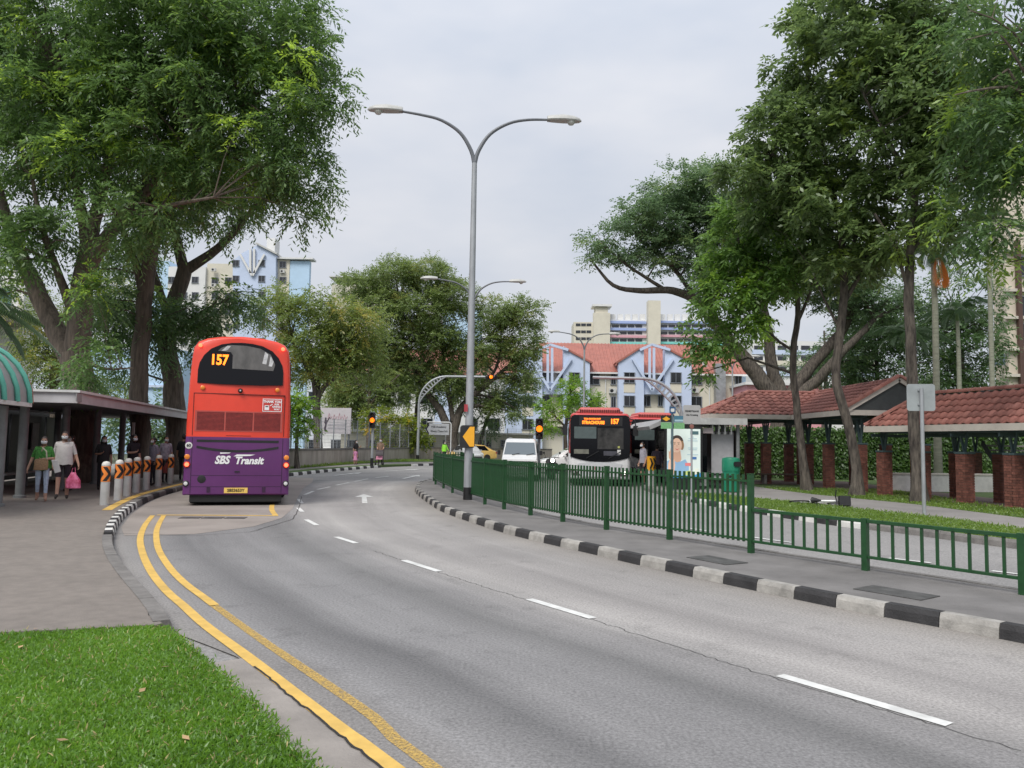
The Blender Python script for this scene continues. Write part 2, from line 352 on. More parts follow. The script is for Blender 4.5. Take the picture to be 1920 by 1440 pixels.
M_GROUND = mat('rough_ground', (0.06, 0.085, 0.035), 0.95, var=0.3, scale=0.6, c2=(0.1, 0.1, 0.06))
M_PATH = mat('path_concrete', (0.23, 0.215, 0.205), 0.85, var=0.13, scale=0.9, bump=0.2, dirt=0.12)
M_BRICKFLOOR = mat('walkway_floor', (0.12, 0.082, 0.07), 0.85, var=0.2, scale=2.0, dirt=0.2)
M_WHITE = mat('road_paint_white', (0.62, 0.62, 0.6), 0.7, var=0.12, scale=9, dirt=0.35)
M_YELLOW = mat('road_paint_yellow', (0.62, 0.4, 0.1), 0.7, var=0.12, scale=7, dirt=0.25)
def faded_paint(name, c, keep):
    m, n, l, b = new_mat(name); b.inputs['Base Color'].default_value = (*c, 1); b.inputs['Roughness'].default_value = 0.8
    tc = n.new('ShaderNodeTexCoord'); nz = n.new('ShaderNodeTexNoise'); nz.inputs['Scale'].default_value = 55; nz.inputs['Detail'].default_value = 6; nz.inputs['Roughness'].default_value = 0.8; l.new(tc.outputs['Object'], nz.inputs['Vector'])
    mr = n.new('ShaderNodeMapRange'); mr.inputs['From Min'].default_value = keep - 0.12; mr.inputs['From Max'].default_value = keep + 0.12; l.new(nz.outputs['Fac'], mr.inputs['Value']); l.new(mr.outputs[0], b.inputs['Alpha']); return m
M_YELLOW_F = faded_paint('road_paint_yellow_worn', (0.5, 0.33, 0.09), 0.46)
M_KW = mat('kerb_paint_pale', (0.33, 0.315, 0.29), 0.85, var=0.25, scale=6, bump=0.4, bscale=50, dirt=0.5)
M_KW2 = mat('kerb_paint_white', (0.6, 0.59, 0.56), 0.8, var=0.15, scale=5, dirt=0.2)
M_KB = mat('kerb_paint_black', (0.028, 0.027, 0.028), 0.75, var=0.35, scale=6, bump=0.4, bscale=50)
M_KG = mat('kerb_stone_grey', (0.17, 0.16, 0.15), 0.88, var=0.25, scale=5, bump=0.4, bscale=40, dirt=0.4)

# --- ground, carriageways
struct(sheet('ground', [(-2500, -400), (2500, -400), (2500, 4000), (-2500, 4000)], -0.03, M_GROUND))
far_l = [p for p in left_edge if p.y > 36]
ro = [p for p in left_edge] + [V2(20, 66), V2(60, 68), V2(60, 58), V2(12, 56)] + list(reversed(right_edge)) + [V2(5.0, -4.2)]
struct(sheet('road', [(-30, -30), (-30, 33), (-14, 80), (70, 80), (70, -30)], -0.012, M_ROAD))
# the carriageway nearest the camera: a strip with coordinates along and across it
nl = 90
Ls = resample([p for p in left_edge if p.y < 33.5], nl); Rs = resample([p for p in med_front if p.y < 33.5], nl)
vs, fs, uvs = [], [], []; nc = 8
for i in range(nl):
    for k in range(nc + 1):
        p = Ls[i].lerp(Rs[i], k / nc); vs.append((p.x, p.y, 0.0)); uvs.append((i * 0.45, k / nc))
for i in range(nl - 1):
    for k in range(nc):
        a = i * (nc + 1) + k; fs.append((a, a + 1, a + nc + 2, a + nc + 1))
me = bpy.data.meshes.new('carriageway'); me.from_pydata(vs, [], fs); uvl = me.uv_layers.new(name='UVMap')
uvl.data.foreach_set('uv', [c for lp in me.loops for c in uvs[lp.vertex_index]]); me.materials.append(M_ROAD_T); me.update()
struct(link('carriageway', me))
if me.polygons[0].normal.z < 0: me.flip_normals()
# concrete of the bus bay
bay = [(-6.6, 13.6), (-5.55, 13.95), (-4.95, 15.3), (-4.9, 17.0), (-5.3, 19.3), (-6.3, 23.5), (-7.2, 27.5), (-7.9, 31.5), (-8.6, 34.5), (-10.3, 35.6), (-10.85, 33.8), (-11.15, 31.0), (-10.95, 28.2), (-10.35, 24.72), (-9.88, 22.4), (-9.2, 20.0), (-8.27, 17.3), (-7.25, 14.8)]
struct(sheet('bus_bay', bay, 0.004, M_BAY))
# concrete gutter beside the verge
g_in = [p for p in left_edge if p.y < 6.35]
g_out = offset(g_in, -0.01); g_in2 = offset(g_in, 0.44)
struct(sheet('gutter', [(p.x, p.y) for p in g_out] + [(p.x, p.y) for p in reversed(g_in2)], 0.006, M_GUTTER))

# --- raised surfaces on the left
kerb_in = offset(left_edge, 0.16)
near_corner = V2(-2.95, 7.0)
pav = [p for p in kerb_in if 7.1 < p.y < 36.5]
pave_poly = [(-3.0, 6.84), (-2.98, 6.9)] + [(p.x, p.y) for p in pav] + [(-13.6, 37.5), (-24, 37.0), (-34, 20), (-34, -1.7), (-10.0, 4.765), (-4.1, 6.495)]
struct(sheet('left_pavement', pave_poly, 0.10, M_PAVE, depth=0.14))
far_pav = [p for p in kerb_in if p.y >= 36.3]
struct(sheet('far_pavement', [(p.x - 1.0, p.y + 0.4) for p in far_pav] + [(3.0, 67.0), (-4.5, 63.5), (-9.2, 58.2), (-10.6, 51.5), (-11.9, 42.0), (-12.9, 37.2)], 0.10, M_PATH, depth=0.14))
struct(sheet('far_verge', [(p.x, p.y) for p in far_pav if p.y < 54] + [(p.x - 1.02, p.y + 0.38) for p in reversed([q for q in far_pav if q.y < 54])], 0.115, M_SOIL, depth=0.14))
struct(sheet('far_lawn', [(-11.92, 42.0), (-10.62, 51.5), (-9.22, 58.2), (-4.5, 63.6), (2.9, 67.1), (4, 77), (-3, 74.5), (-7.4, 70), (-8.9, 64), (-9.95, 58.5), (-11, 53), (-12.3, 42.0), (-13.2, 37.3), (-12.92, 37.3)], 0.12, M_SOIL, depth=0.14))
verge_poly = [(-2.98, 6.84), (-2.76, 6.6), (-2.3, 5.97), (-1.6, 4.98), (-1.02, 4.12), (0.9, 1.18), (4.4, -4.4), (-22, -6), (-22, 1.5), (-10.0, 4.75), (-4.1, 6.48)]
struct(sheet('grass_verge', verge_poly, 0.075, M_SOIL, depth=0.12))

# --- median island
med_poly = [(p.x, p.y) for p in offset(med_front, -0.14)] + [(p.x, p.y) for p in reversed(offset(med_back, 0.14))]
struct(sheet('median_island', med_poly, 0.125, M_MEDIAN, depth=0.16))
# --- raised surfaces on the right
right_in = offset(right_edge, -0.16)
path_near = [(-0.0, 0)]
rv_out = [(p.x, p.y) for p in right_in]
path_l = catmull([V2(18.5, 0.0), V2(13.2, 9.0), V2(10.75, 16.0), V2(10.05, 18.8), V2(9.2, 20.9), V2(8.35, 23.0), V2(7.45, 24.6), V2(6.6, 26.4)])
path_r = catmull([V2(21.0, 0.0), V2(15.2, 9.5), V2(12.7, 17.0), V2(12.1, 20.6), V2(11.8, 23.0), V2(11.0, 25.4), V2(10.3, 27.6), V2(9.8, 32.0)])
struct(sheet('right_verge', [(p.x, p.y) for p in right_in if p.y < 26.4] + [(p.x, p.y) for p in reversed(path_l)], 0.10, M_SOIL, depth=0.14))
struct(sheet('footpath', [(p.x, p.y) for p in path_l] + [(6.6, 26.4)] + [(p.x, p.y) for p in right_in if 26.4 < p.y < 60] + [(10.6, 60), (10.2, 40)] + [(p.x, p.y) for p in reversed(path_r)], 0.104, M_PATH, depth=0.14))
struct(sheet('park_lawn', [(p.x, p.y) for p in path_r] + [(10.2, 40), (10.6, 60), (60, 60), (60, 0)], 0.092, M_SOIL, depth=0.14))

# --- kerb stones
def kerb(name, line, s0, s1, block, mats, side, h=0.135, w=0.15, chamfer=0.035, lens=None):
    """each stone is its own piece; side = +1 when the pavement lies to the left of the travel direction"""
    root = struct(link(name, None)); s_ = s0; i = 0
    while s_ < s1 - 0.05:
        L = lens(i) if lens else block
        e = min(s_ + L - 0.008, s1); rings = []
        hh = h + random.uniform(-0.004, 0.004)
        for k in range(3):
            p, t = at_len(line, s_ + (e - s_) * k / 2); nrm = Vector((-t.y, t.x, 0)) * side; up = Vector((0, 0, 1))
            prof = [(0, -0.02), (0.012, h - chamfer * 1.3), (chamfer, hh), (w, hh), (w, -0.02)]
            rings.append([p + nrm * a + up * b for a, b in prof])
        MB().loft(rings).build('kerb_stone', mats[i % len(mats)], root); s_ += L; i += 1
    return root
def arc_at(line, y):
    s_ = 0.0
    for a, b in zip(line, line[1:]):
        if (a.y - y) * (b.y - y) <= 0: return s_ + (b - a).length * abs(y - a.y) / max(1e-9, abs(b.y - a.y))
        s_ += (b - a).length
    return s_
random.seed(4)
kerb('median_kerb', med_front, arc_at(med_front, 4.2), arc_at(med_front, 47.0), 0.53, [M_KB, M_KW], -1)
kerb('median_back_kerb', med_back, arc_at(med_back, 6.0), arc_at(med_back, 47.0), 1.0, [M_KG], 1)
kerb('left_kerb', left_edge, arc_at(left_edge, 13.0), arc_at(left_edge, 18.9), 0.36, [M_KB, M_KW2], 1)
kerb('left_dark_kerb', left_edge, arc_at(left_edge, 18.95), arc_at(left_edge, 24.5), 0.9, [M_KG, M_KB], 1)
kerb('left_plain_kerb', left_edge, arc_at(left_edge, 7.02), arc_at(left_edge, 12.95), 1.1, [M_KG], 1, h=0.108, w=0.17)
kerb('bay_kerb', left_edge, arc_at(left_edge, 24.6), arc_at(left_edge, 36.0), 1.1, [M_KG], 1)
kerb('far_kerb', left_edge, arc_at(left_edge, 36.1), arc_at(left_edge, 50.0), 0.62, [M_KB, M_KW2], 1)
kerb('junction_kerb', left_edge, arc_at(left_edge, 53.8), arc_at(left_edge, 62.5), 0.62, [M_KW2, M_KB], 1)
kerb('right_kerb', right_edge, arc_at(right_edge, 16.9), arc_at(right_edge, 24.4), 0.62, [M_KW2, M_KB], -1)
kerb('right_plain_kerb', right_edge, arc_at(right_edge, 6.0), arc_at(right_edge, 16.85), 0.95, [M_KG], -1)
kerb('stop_kerb', right_edge, arc_at(right_edge, 24.5), arc_at(right_edge, 58.0), 1.1, [M_KG], -1)

# --- painted markings
def mark(name, pix, w, m, z=0.004):
    pts = catmull([G(*p) for p in pix]); return struct(ribbon(name, pts, w, z, m))
pg = lambda pix: [G(*q) for q in pix]
yo = catmull(pg([(286, 967), (272, 985), (263, 1009), (267, 1037), (283, 1072), (311, 1108), (343, 1136), (378, 1168), (421, 1201), (446, 1219), (492, 1254), (562, 1309), (652, 1378), (735, 1440)]) + [V2(1.36, 1.4)])
yi = catmull(pg([(307, 967), (297, 985), (293, 1002), (297, 1030), (318, 1065), (346, 1094), (378, 1118), (402, 1136)]))
yf = catmull(pg([(402, 1136), (480, 1193), (600, 1275), (700, 1345), (812, 1440)]) + [V2(1.7, 1.4)])
struct(ribbon('yellow_edge_line', yo, 0.10, 0.009, M_YELLOW)); struct(ribbon('yellow_inner_line', yi, 0.095, 0.009, M_YELLOW)); struct(ribbon('worn_yellow_line', yf, 0.085, 0.005, M_YELLOW_F))
struct(ribbon('bus_box_line', [V2(-7.66, 17.2), V2(-5.15, 17.5)], 0.13, 0.0095, M_YELLOW)); struct(ribbon('bus_box_side', catmull([V2(-5.15, 17.42), V2(-5.9, 19.6), V2(-7.4, 25.0), V2(-8.6, 29.5)]), 0.12, 0.009, M_YELLOW))
struct(ribbon('kerb_edge_yellow_line', offset([p for p in left_edge if 17.2 < p.y < 33], 0.42), 0.2, 0.105, M_YELLOW))
for a, b in (((1780, 1360), (1462, 1267)), ((1112, 1160), (992, 1124)), ((823, 1072), (757, 1051)), ((668, 1019), (630, 1007)), ((594, 985), (574, 974.5)), ((567, 960), (559, 952.5)), ((566, 944), (560, 936)), ((571, 928), (588, 921)), ((595, 918), (619, 913)), ((630, 910), (654, 905)), ((664, 903), (690, 898)), ((704, 896), (729, 893))):
    struct(ribbon('lane_dash', [G(*a), G(*b)], 0.105, 0.006, M_WHITE))
for a, b in (((1485, 1017), (1410, 1007)), ((1745, 1055), (1667, 1046)), ((1330, 996), (1290, 990)), ((1910, 1076), (1860, 1070))):
    struct(ribbon('far_lane_dash', [G(*a), G(*b)], 0.10, 0.0, M_WHITE))
for a, b in (((1550, 1068), (1700, 1080)), ((1600, 1080), (1790, 1098)), ((1700, 1092), (1850, 1112)), ((1880, 1108), (1990, 1122))):
    struct(ribbon('crossing_stripe', [G(*a), G(*b)], 0.16, 0.0, M_WHITE))
def arrow(c, ang, s_=1.0, L=3.6):
    d = Vector((math.cos(ang), math.sin(ang), 0)); n_ = Vector((-d.y, d.x, 0)); q = [(-L / 2, 0.07), (0.5, 0.07), (0.5, 0.28), (L / 2, 0), (0.5, -0.28), (0.5, -0.07), (-L / 2, -0.07)]
    struct(sheet('lane_arrow', [tuple((c + d * a * s_ + n_ * b * s_)[:2]) for a, b in q], 0.006, M_WHITE))
arrow(V2(-4.28, 23.2), rad(101), 1.0); arrow(V2(-8.1, 39.5), rad(82), 1.1); arrow(V2(-4.7, 37.5), rad(86), 1.1); arrow(V2(-6.2, 46), rad(70), 1.2)
# joint between asphalt and the bay, drain covers, crack along the gutter
M_CRACK = mat('crack_sealant', (0.02, 0.019, 0.018), 0.8)
random.seed(9)
ck = [p + Vector((random.uniform(-.009, .009), random.uniform(-.009, .009), 0)) for p in resample([q for q in left_edge if 1.0 < q.y < 6.1], 90)]
struct(ribbon('gutter_crack', offset(ck, 0.015), 0.017, 0.0125, M_CRACK))
ck = [p + Vector((random.uniform(-.012, .012), random.uniform(-.012, .012), 0)) for p in resample([V2(-7.0, 13.9), V2(-5.5, 13.7), V2(-4.7, 14.4), V2(-4.6, 16.8), V2(-5.2, 19.5), V2(-6.2, 23.5)], 70)]
struct(ribbon('bay_joint', ck, 0.014, 0.0085, M_CRACK))
ck = [p + Vector((random.uniform(-.02, .02), random.uniform(-.02, .02), 0)) for p in resample([G(700, 1033), G(880, 1092), G(1112, 1163), G(1462, 1275), G(1780, 1368), G(1920, 1410)], 140)]
struct(ribbon('lane_joint', ck, 0.007, 0.0045, M_CRACK))
dc = struct(link('drain_covers', None)); M_IRON = mat('cast_iron', (0.1, 0.098, 0.095), 0.6, metal=0.4, var=0.3)
for k in range(3): MB().box((-6.75 + 0.46 * k, 16.75 + 0.05 * k, 0.006), (0.42, 0.34, 0.012), rz=0.12).build('drain_cover', M_IRON, dc)
md = struct(link('median_drain_grates', None))
for y in (8.3, 10.6):
    p, t = at_len(med_front, arc_at(med_front, y) ); p = p + Vector((t.y, -t.x, 0)) * 0.75
    MB().box((p.x, p.y, 0.129), (0.75, 0.42, 0.012), rz=math.atan2(t.y, t.x)).build('drain_grate', M_IRON, md)

# ================================================================== STREET FURNITURE
M_GREEN = mat('railing_green_paint', (0.011, 0.06, 0.017), 0.4, var=0.2, scale=12, spec=0.5, dirt=0.12)
M_STEEL = mat('galvanised_steel', (0.33, 0.345, 0.36), 0.5, metal=0.25, var=0.14, scale=7, stretch=(1, 1, 0.3))
M_STEEL_D = mat('painted_arm_grey', (0.13, 0.14, 0.155), 0.5, var=0.15, scale=6)
M_HOUSING = mat('lamp_housing', (0.42, 0.42, 0.4), 0.45, var=0.12, scale=9)
M_LENS = mat('lamp_lens', (0.55, 0.55, 0.52), 0.12, var=0.05)
M_BLACK = mat('black_paint', (0.012, 0.012, 0.013), 0.45, var=0.3)
M_SIGNBACK = mat('sign_back_aluminium', (0.3, 0.325, 0.33), 0.5, metal=0.2, var=0.12, scale=3)
M_SIGNW = mat('sign_white', (0.6, 0.6, 0.58), 0.5, var=0.08, scale=4)
M_ORANGE = mat('reflective_orange', (0.8, 0.23, 0.035), 0.45, var=0.12)
M_AMBERSIGN = mat('reflective_amber', (0.75, 0.36, 0.02), 0.4, var=0.06)
M_BOLLARD = mat('bollard_grey', (0.44, 0.44, 0.43), 0.5, var=0.12, scale=5, dirt=0.15)
M_AMBER_L = mat('amber_light', (1.0, 0.17, 0.006), emit=1.15)
M_RED_L = mat('red_light', (1.0, 0.06, 0.02), emit=4.20)
M_HEAD_L = mat('head_light', (1.0, 0.95, 0.85), emit=3.60)

# --- tall picket railing round the nose of the median
fline = [V2(3.59, 11.79), V2(2.68, 13.28), V2(1.79, 14.65), V2(1.07, 15.99), V2(0.45, 17.29), V2(-0.14, 18.71), V2(-0.64, 20.1), V2(-1.24, 22.1), V2(-1.78, 24.33), V2(-2.25, 26.6), V2(-2.75, 29.0), V2(-3.05, 31.4)]
back_l = [V2(-3.05, 31.4), V2(-2.0, 31.9), V2(-1.5, 30.2), V2(-1.35, 28.0)]
ZM = 0.125
fence = thing('picket_fence', 'tall dark green steel picket fence along the median island', 'fence', (3.59, 11.79, ZM))
fo = Vector((3.59, 11.79, ZM))
picket_me = MB().box((0, 0, 0.655), (0.032, 0.028, 1.0)).mesh('picket', M_GREEN)
post_me = MB().box((0, 0, 0.58), (0.075, 0.075, 1.16)).box((0, 0, 1.166), (0.085, 0.085, 0.012)).mesh('post', M_GREEN)
def fence_run(pts, first=True):
    for i, p in enumerate(pts):
        if i or first:
            o = link('post', post_me, fence); o.location = p - Vector((fo.x, fo.y, 0)); t = pts[min(i + 1, len(pts) - 1)] - pts[max(0, i - 1)]; o.rotation_euler.z = math.atan2(t.y, t.x)
    for a, b in zip(pts, pts[1:]):
        d = b - a; L = d.length; ang = math.atan2(d.y, d.x); mid = (a + b) / 2 - Vector((fo.x, fo.y, 0))
        for z in (0.19, 1.06):
            MB().box((0, 0, 0), (L - 0.078, 0.045, 0.03)).build('rail', M_GREEN, fence, loc=mid + Vector((0, 0, z)), rz=ang)
        n_ = round((L - 0.07) / 0.107)
        for k in range(1, n_):
            o = link('picket', picket_me, fence); o.location = a.lerp(b, (0.035 + (L - 0.07) * k / n_) / L) - Vector((fo.x, fo.y, 0)); o.rotation_euler.z = ang
fence_run(fline); fence_run(back_l, False)

# --- low railing towards the camera
lline = [V2(3.59, 11.79), V2(4.62, 10.3), V2(5.66, 8.76), V2(6.72, 7.2)]
low = thing('low_railing', 'knee high dark green railing with square bars beside the grey kerb', 'railing', (4.62, 10.3, ZM)); lo = Vector((4.62, 10.3, 0))
bar_me = MB().box((0, 0, 0.4), (0.03, 0.03, 0.45)).mesh('bar', M_GREEN)
lpost_me = MB().box((0, 0, 0.335), (0.075, 0.075, 0.67)).mesh('post', M_GREEN)
for a, b in zip(lline, lline[1:]):
    d = b - a; L = d.length; ang = math.atan2(d.y, d.x); o = link('post', lpost_me, low); o.location = b - lo; o.rotation_euler.z = ang
    for z, h in ((0.175, 0.035), (0.635, 0.045)):
        MB().box((0, 0, 0), (L - 0.078, 0.05, h)).build('rail', M_GREEN, low, loc=(a + b) / 2 - lo + Vector((0, 0, z)), rz=ang, bevel=0.004)
    for k in range(1, 10):
        o = link('bar', bar_me, low); o.location = a.lerp(b, k / 10) - lo; o.rotation_euler.z = ang

# --- street lamps with two arms
def lamp_head(side):
    m = MB(); rings = []
    for t, w, h in ((0.0, 0.10, 0.11), (0.12, 0.13, 0.14), (0.45, 0.17, 0.17), (0.75, 0.15, 0.14), (0.92, 0.09, 0.08), (0.98, 0.02, 0.02)):
        x = side * t; rings.append([Vector((x, w * math.cos(a), max(-0.03, h * math.sin(a)))) for a in (2 * math.pi * k / 12 for k in range(12))])
    return m.loft(rings)
def street_lamp(label, loc, rz, h=9.42, rl=1.0, group='twin arm street lamps', sign=False):
    t = thing('street_lamp', label, 'street lamp', loc, rz, group)
    MB().tube([(0, 0, 0), (0, 0, 0.34)], [0.125, 0.122], 12).build('base_band', M_BLACK, t, smooth=True)
    MB().tube([(0, 0, 0.34), (0, 0, 3.2), (0, 0, 6.5), (0, 0, h)], [0.118, 0.105, 0.085, 0.07], 12).build('pole', M_STEEL, t, smooth=True)
    for s_ in (-1, 1):
        pts = catmull([Vector((0, 0, h - 0.05)), Vector((s_ * 0.1, 0, h + 0.35)), Vector((s_ * 0.42, 0, h + 0.86)), Vector((s_ * 0.95, 0, h + 1.2)), Vector((s_ * 1.5, 0, h + 1.33)), Vector((s_ * 2.15, 0, h + (1.42 if s_ < 0 else 1.36)))], 0.12)
        a = MB().tube(pts, [0.06 - 0.026 * i / len(pts) for i in range(len(pts))], 8).build('arm', M_STEEL_D, t, smooth=True)
        e = pts[-1]
        hd = lamp_head(s_).build('lamp_head', M_HOUSING, t, smooth=True, loc=e + Vector((-s_ * 0.1, 0, 0.0)))
        MB().lathe([(0.001, -0.12), (0.07, -0.1), (0.115, -0.04), (0.12, 0.0)], (s_ * 0.68, 0, -0.02), 12).build('lens', M_LENS, hd, smooth=True)
    return t
lp = street_lamp('tallest grey twin arm street lamp rising from the green fenced median', (-1.16, 21.6, ZM), rad(4))
sg = MB().extrude(rrect(0.42, 0.62, 0.08), -0.02, 0.0).build('chevron_plate', M_BLACK, lp, loc=(-0.04, -0.16, 1.72), rz=rad(-18))
MB().extrude([(-0.13, 0), (0.07, 0.27), (0.2, 0.27), (0.2, -0.27), (0.07, -0.27)], -0.024, -0.02).build('chevron', M_AMBERSIGN, sg)
MB().extrude([(-0.05, -0.1), (0.05, -0.1), (0.05, 0.1), (-0.05, 0.1)], -0.16, -0.15).build('number_plate', mat('plate_red', (0.35, 0.04, 0.05), 0.5), lp, loc=(-0.1, 0, 2.5))
street_lamp('second twin arm street lamp, its pole lined up behind the nearest one', (-2.3, 44.3, ZM), rad(2))
street_lamp('distant street lamp standing in front of the red roofed flats', (5.9, 64.0, -0.01), rad(4))
street_lamp('faint far street lamp above the end of the red tiled flats', (22.0, 78.0, -0.03), rad(10))

# --- bollards with orange chevron bands
blocs = [(-9.43, 18.39), (-9.85, 19.86), (-10.3, 21.24), (-10.72, 22.63), (-11.02, 23.9), (-11.42, 25.6), (-11.75, 27.27), (-12.2, 29.63)]
border = ['nearest', 'second', 'third', 'fourth', 'fifth', 'sixth', 'seventh', 'eighth']
b_band_m = mat('chevron_band_black', (0.015, 0.014, 0.014), 0.5)
bbody = MB().tube([(0, 0, 0), (0, 0, 0.92)], 0.098, 20).mesh('body', M_BOLLARD, True)
bcap = MB().lathe([(0.098, 0.921), (0.09, 0.965), (0.062, 1.0), (0.001, 1.015)], n=20).mesh('cap', mat('bollard_cap', (0.55, 0.54, 0.5), 0.5), True)
bband = MB().lathe([(0.1005, 0.54), (0.1005, 0.90)], n=20).mesh('band', M_ORANGE, True)
def chevron_mesh():
    m = MB()
    for sgn in (1, -1):
        for off in (-0.24, -0.06, 0.12):
            n_ = 8; q_ = 5; vs, fs = [], []
            for k in range(n_ + 1):
                zz = k / n_; z = 0.72 + sgn * 0.165 * (1 - zz)
                for w in range(q_ + 1):
                    a = -math.pi / 2 + (off + 0.12 * zz + 0.088 * w / q_) / 0.1; vs.append((0.103 * math.cos(a), 0.103 * math.sin(a), z))
            for k in range(n_):
                for w in range(q_): b = k * (q_ + 1) + w; fs.append((b, b + 1, b + q_ + 2, b + q_ + 1))
            m.add(vs, fs)
    return m
bchev = chevron_mesh().mesh('chevrons', b_band_m)
for (x, y), w_ in zip(blocs, border):
    t = thing('bollard', f'{w_} grey bollard with orange chevron band in the row beside the red bus', 'bollard', (x, y, 0.10), rad(random.uniform(8, 22)), 'chevron bollards along the bus bay')
    link('body', bbody, t); link('cap', bcap, t); bd = link('band', bband, t); stuff(link('chevrons', bchev, bd))

# --- bus shelter on the left, running away from the camera
SH = thing('bus_shelter', 'long grey steel bus shelter with flat roof and round posts behind the bollards', 'bus shelter', (-10.75, 19.4, 0.10), 0)
sdirv = Vector((-3.3, 14.6, 0)).normalized(); snv = Vector((-sdirv.y, sdirv.x, 0))   # snv points away from the road (left)
def S(a, b, z=0.0): q = sdirv * a + snv * b; return Vector((q.x, q.y, z))
M_FASCIA = mat('shelter_fascia', (0.46, 0.45, 0.46), 0.5, var=0.1, scale=3, dirt=0.2)
M_ROOFTOP = mat('shelter_roof_sheet', (0.62, 0.62, 0.61), 0.5, var=0.1, dirt=0.25)
M_SOFFIT = mat('shelter_soffit', (0.16, 0.16, 0.165), 0.6, var=0.15)
M_POST = mat('shelter_post', (0.17, 0.18, 0.18), 0.45, var=0.15)
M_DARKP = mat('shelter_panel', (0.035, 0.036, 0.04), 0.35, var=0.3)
RW, RL = 4.2, 17.0
def slab(m, a0, a1, b0, b1, z0, z1, mi=0):
    vs = [S(a, b, z) for a in (a0, a1) for b in (b0, b1) for z in (z0, z1)]
    return m.add(vs, [(0, 1, 3, 2), (4, 6, 7, 5), (0, 4, 5, 1), (2, 3, 7, 6), (0, 2, 6, 4), (1, 5, 7, 3)], mi)
slab(MB(), -0.06, RL + 0.06, -0.06, RW + 0.06, 2.66, 2.72).build('roof_sheet', M_ROOFTOP, SH)
for nm, a0, a1, b0, b1 in (('fascia', 0, RL, 0, 0.06), ('fascia', 0, RL, RW - 0.06, RW), ('fascia', 0, 0.06, 0.062, RW - 0.062), ('fascia', RL - 0.06, RL, 0.062, RW - 0.062)):
    slab(MB(), a0, a1, b0, b1, 2.40, 2.658).build(nm, M_FASCIA, SH)
for k in range(18): slab(MB(), 0.5 + 0.94 * k, 0.58 + 0.94 * k, 0.065, RW - 0.065, 2.46, 2.655).build('soffit_rib', M_SOFFIT, SH)
MB().box(S(0.03, 0.0, 2.53) + Vector((0.04, -0.03, 0)), (0.42, 0.02, 0.2), rz=math.atan2(sdirv.y, sdirv.x)).build('stop_plate', mat('stop_plate_grey', (0.25, 0.25, 0.25), 0.5), SH)
pst = MB().tube([(0, 0, 0), (0, 0, 2.45)], 0.11, 14).lathe([(0.15, 0), (0.15, 0.06), (0.11, 0.08)], n=14).mesh('post', M_POST, True)
for a in (1.0, 4.2, 7.4, 10.6, 13.8):
    for b in (1.5, 3.7): o = link('post', pst, SH); o.location = S(a, b)
for a0 in (0.6, 3.8, 7.0, 10.2):
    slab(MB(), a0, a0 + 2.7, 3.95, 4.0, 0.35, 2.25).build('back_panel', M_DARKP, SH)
    sb = slab(MB(), a0 + 0.2, a0 + 2.4, 2.9, 3.3, 0.42, 0.47).build('bench', mat('bench_steel', (0.42, 0.42, 0.42), 0.35, metal=0.5), SH)
    for q in (0.4, 2.2): slab(MB(), a0 + q, a0 + q + 0.06, 3.05, 3.15, 0.0, 0.419).build('bench_leg', M_POST, sb)
M_SIGNLIT = mat('notice_board', (0.3, 0.3, 0.29), 0.5, var=0.2, scale=8)
for a0, b0 in ((2.2, 3.85), (8.6, 3.85)): slab(MB(), a0, a0 + 0.6, b0, b0 + 0.04, 1.1, 2.0).build('notice_board', M_SIGNLIT, SH)
MB().box(S(9.2, 0.8, 1.45), (0.09, 0.04, 1.3)).build('white_strip', M_SIGNW, SH)
gb = slab(MB(), 2.0, 12.5, 4.6, 4.7, 0.05, 2.6).build('shade_backing', mat('shade_backing_dark', (0.05, 0.05, 0.055), 0.5, var=0.3), SH)  # dark sheet added behind the panels to stand for shade under the roof
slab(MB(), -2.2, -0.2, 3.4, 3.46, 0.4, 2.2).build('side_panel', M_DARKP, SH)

# --- barrel vault canopy with teal ribs at the picture's left edge
M_TEAL = mat('rib_teal_paint', (0.09, 0.33, 0.26), 0.4, var=0.1)
M_VAULT = mat('vault_sheet', (0.3, 0.27, 0.27), 0.4, var=0.12)
VC = thing('vault_canopy', 'curved walkway canopy with teal tubular ribs at the left edge', 'canopy', (-11.05, 17.9, 0.10), 0)
R0 = 1.35; zb = 2.32
def arc_pts(a, r, n_=14): return [S(a, R0 - r * math.cos(math.pi * k / n_), zb + r * math.sin(math.pi * k / n_)) for k in range(n_ + 1)]
for k in range(7): MB().tube(arc_pts(-0.72 * k, R0 + 0.05), 0.055, 8).build('rib', M_TEAL, VC, smooth=True)
rg = [arc_pts(a, R0) for a in (0.1, -4.5)]; n_ = len(rg[0])
MB().add(rg[0] + rg[1], [(i, i + 1, n_ + i + 1, n_ + i) for i in range(n_ - 1)]).build('roof_sheet', M_VAULT, VC, smooth=True)
for b in (0.0, 2 * R0): MB().beam(S(0.12, b, zb - 0.04), S(-4.5, b, zb - 0.04), 0.1, 0.09).build('edge_beam', M_SIGNW, VC)
MB().tube(arc_pts(0.16, R0 + 0.02), 0.05, 8).build('end_rim', mat('rim_red_oxide', (0.3, 0.08, 0.05), 0.5), VC, smooth=True)
vp = MB().tube([(0, 0, 0), (0, 0, zb - 0.08)], 0.13, 14).lathe([(0.18, 0), (0.18, 0.05), (0.13, 0.07)], n=14).mesh('post', M_POST, True)
for a in (-0.2, -3.6):
    for b in (0.45, 2.5): o = link('post', vp, VC); o.location = S(a, b)

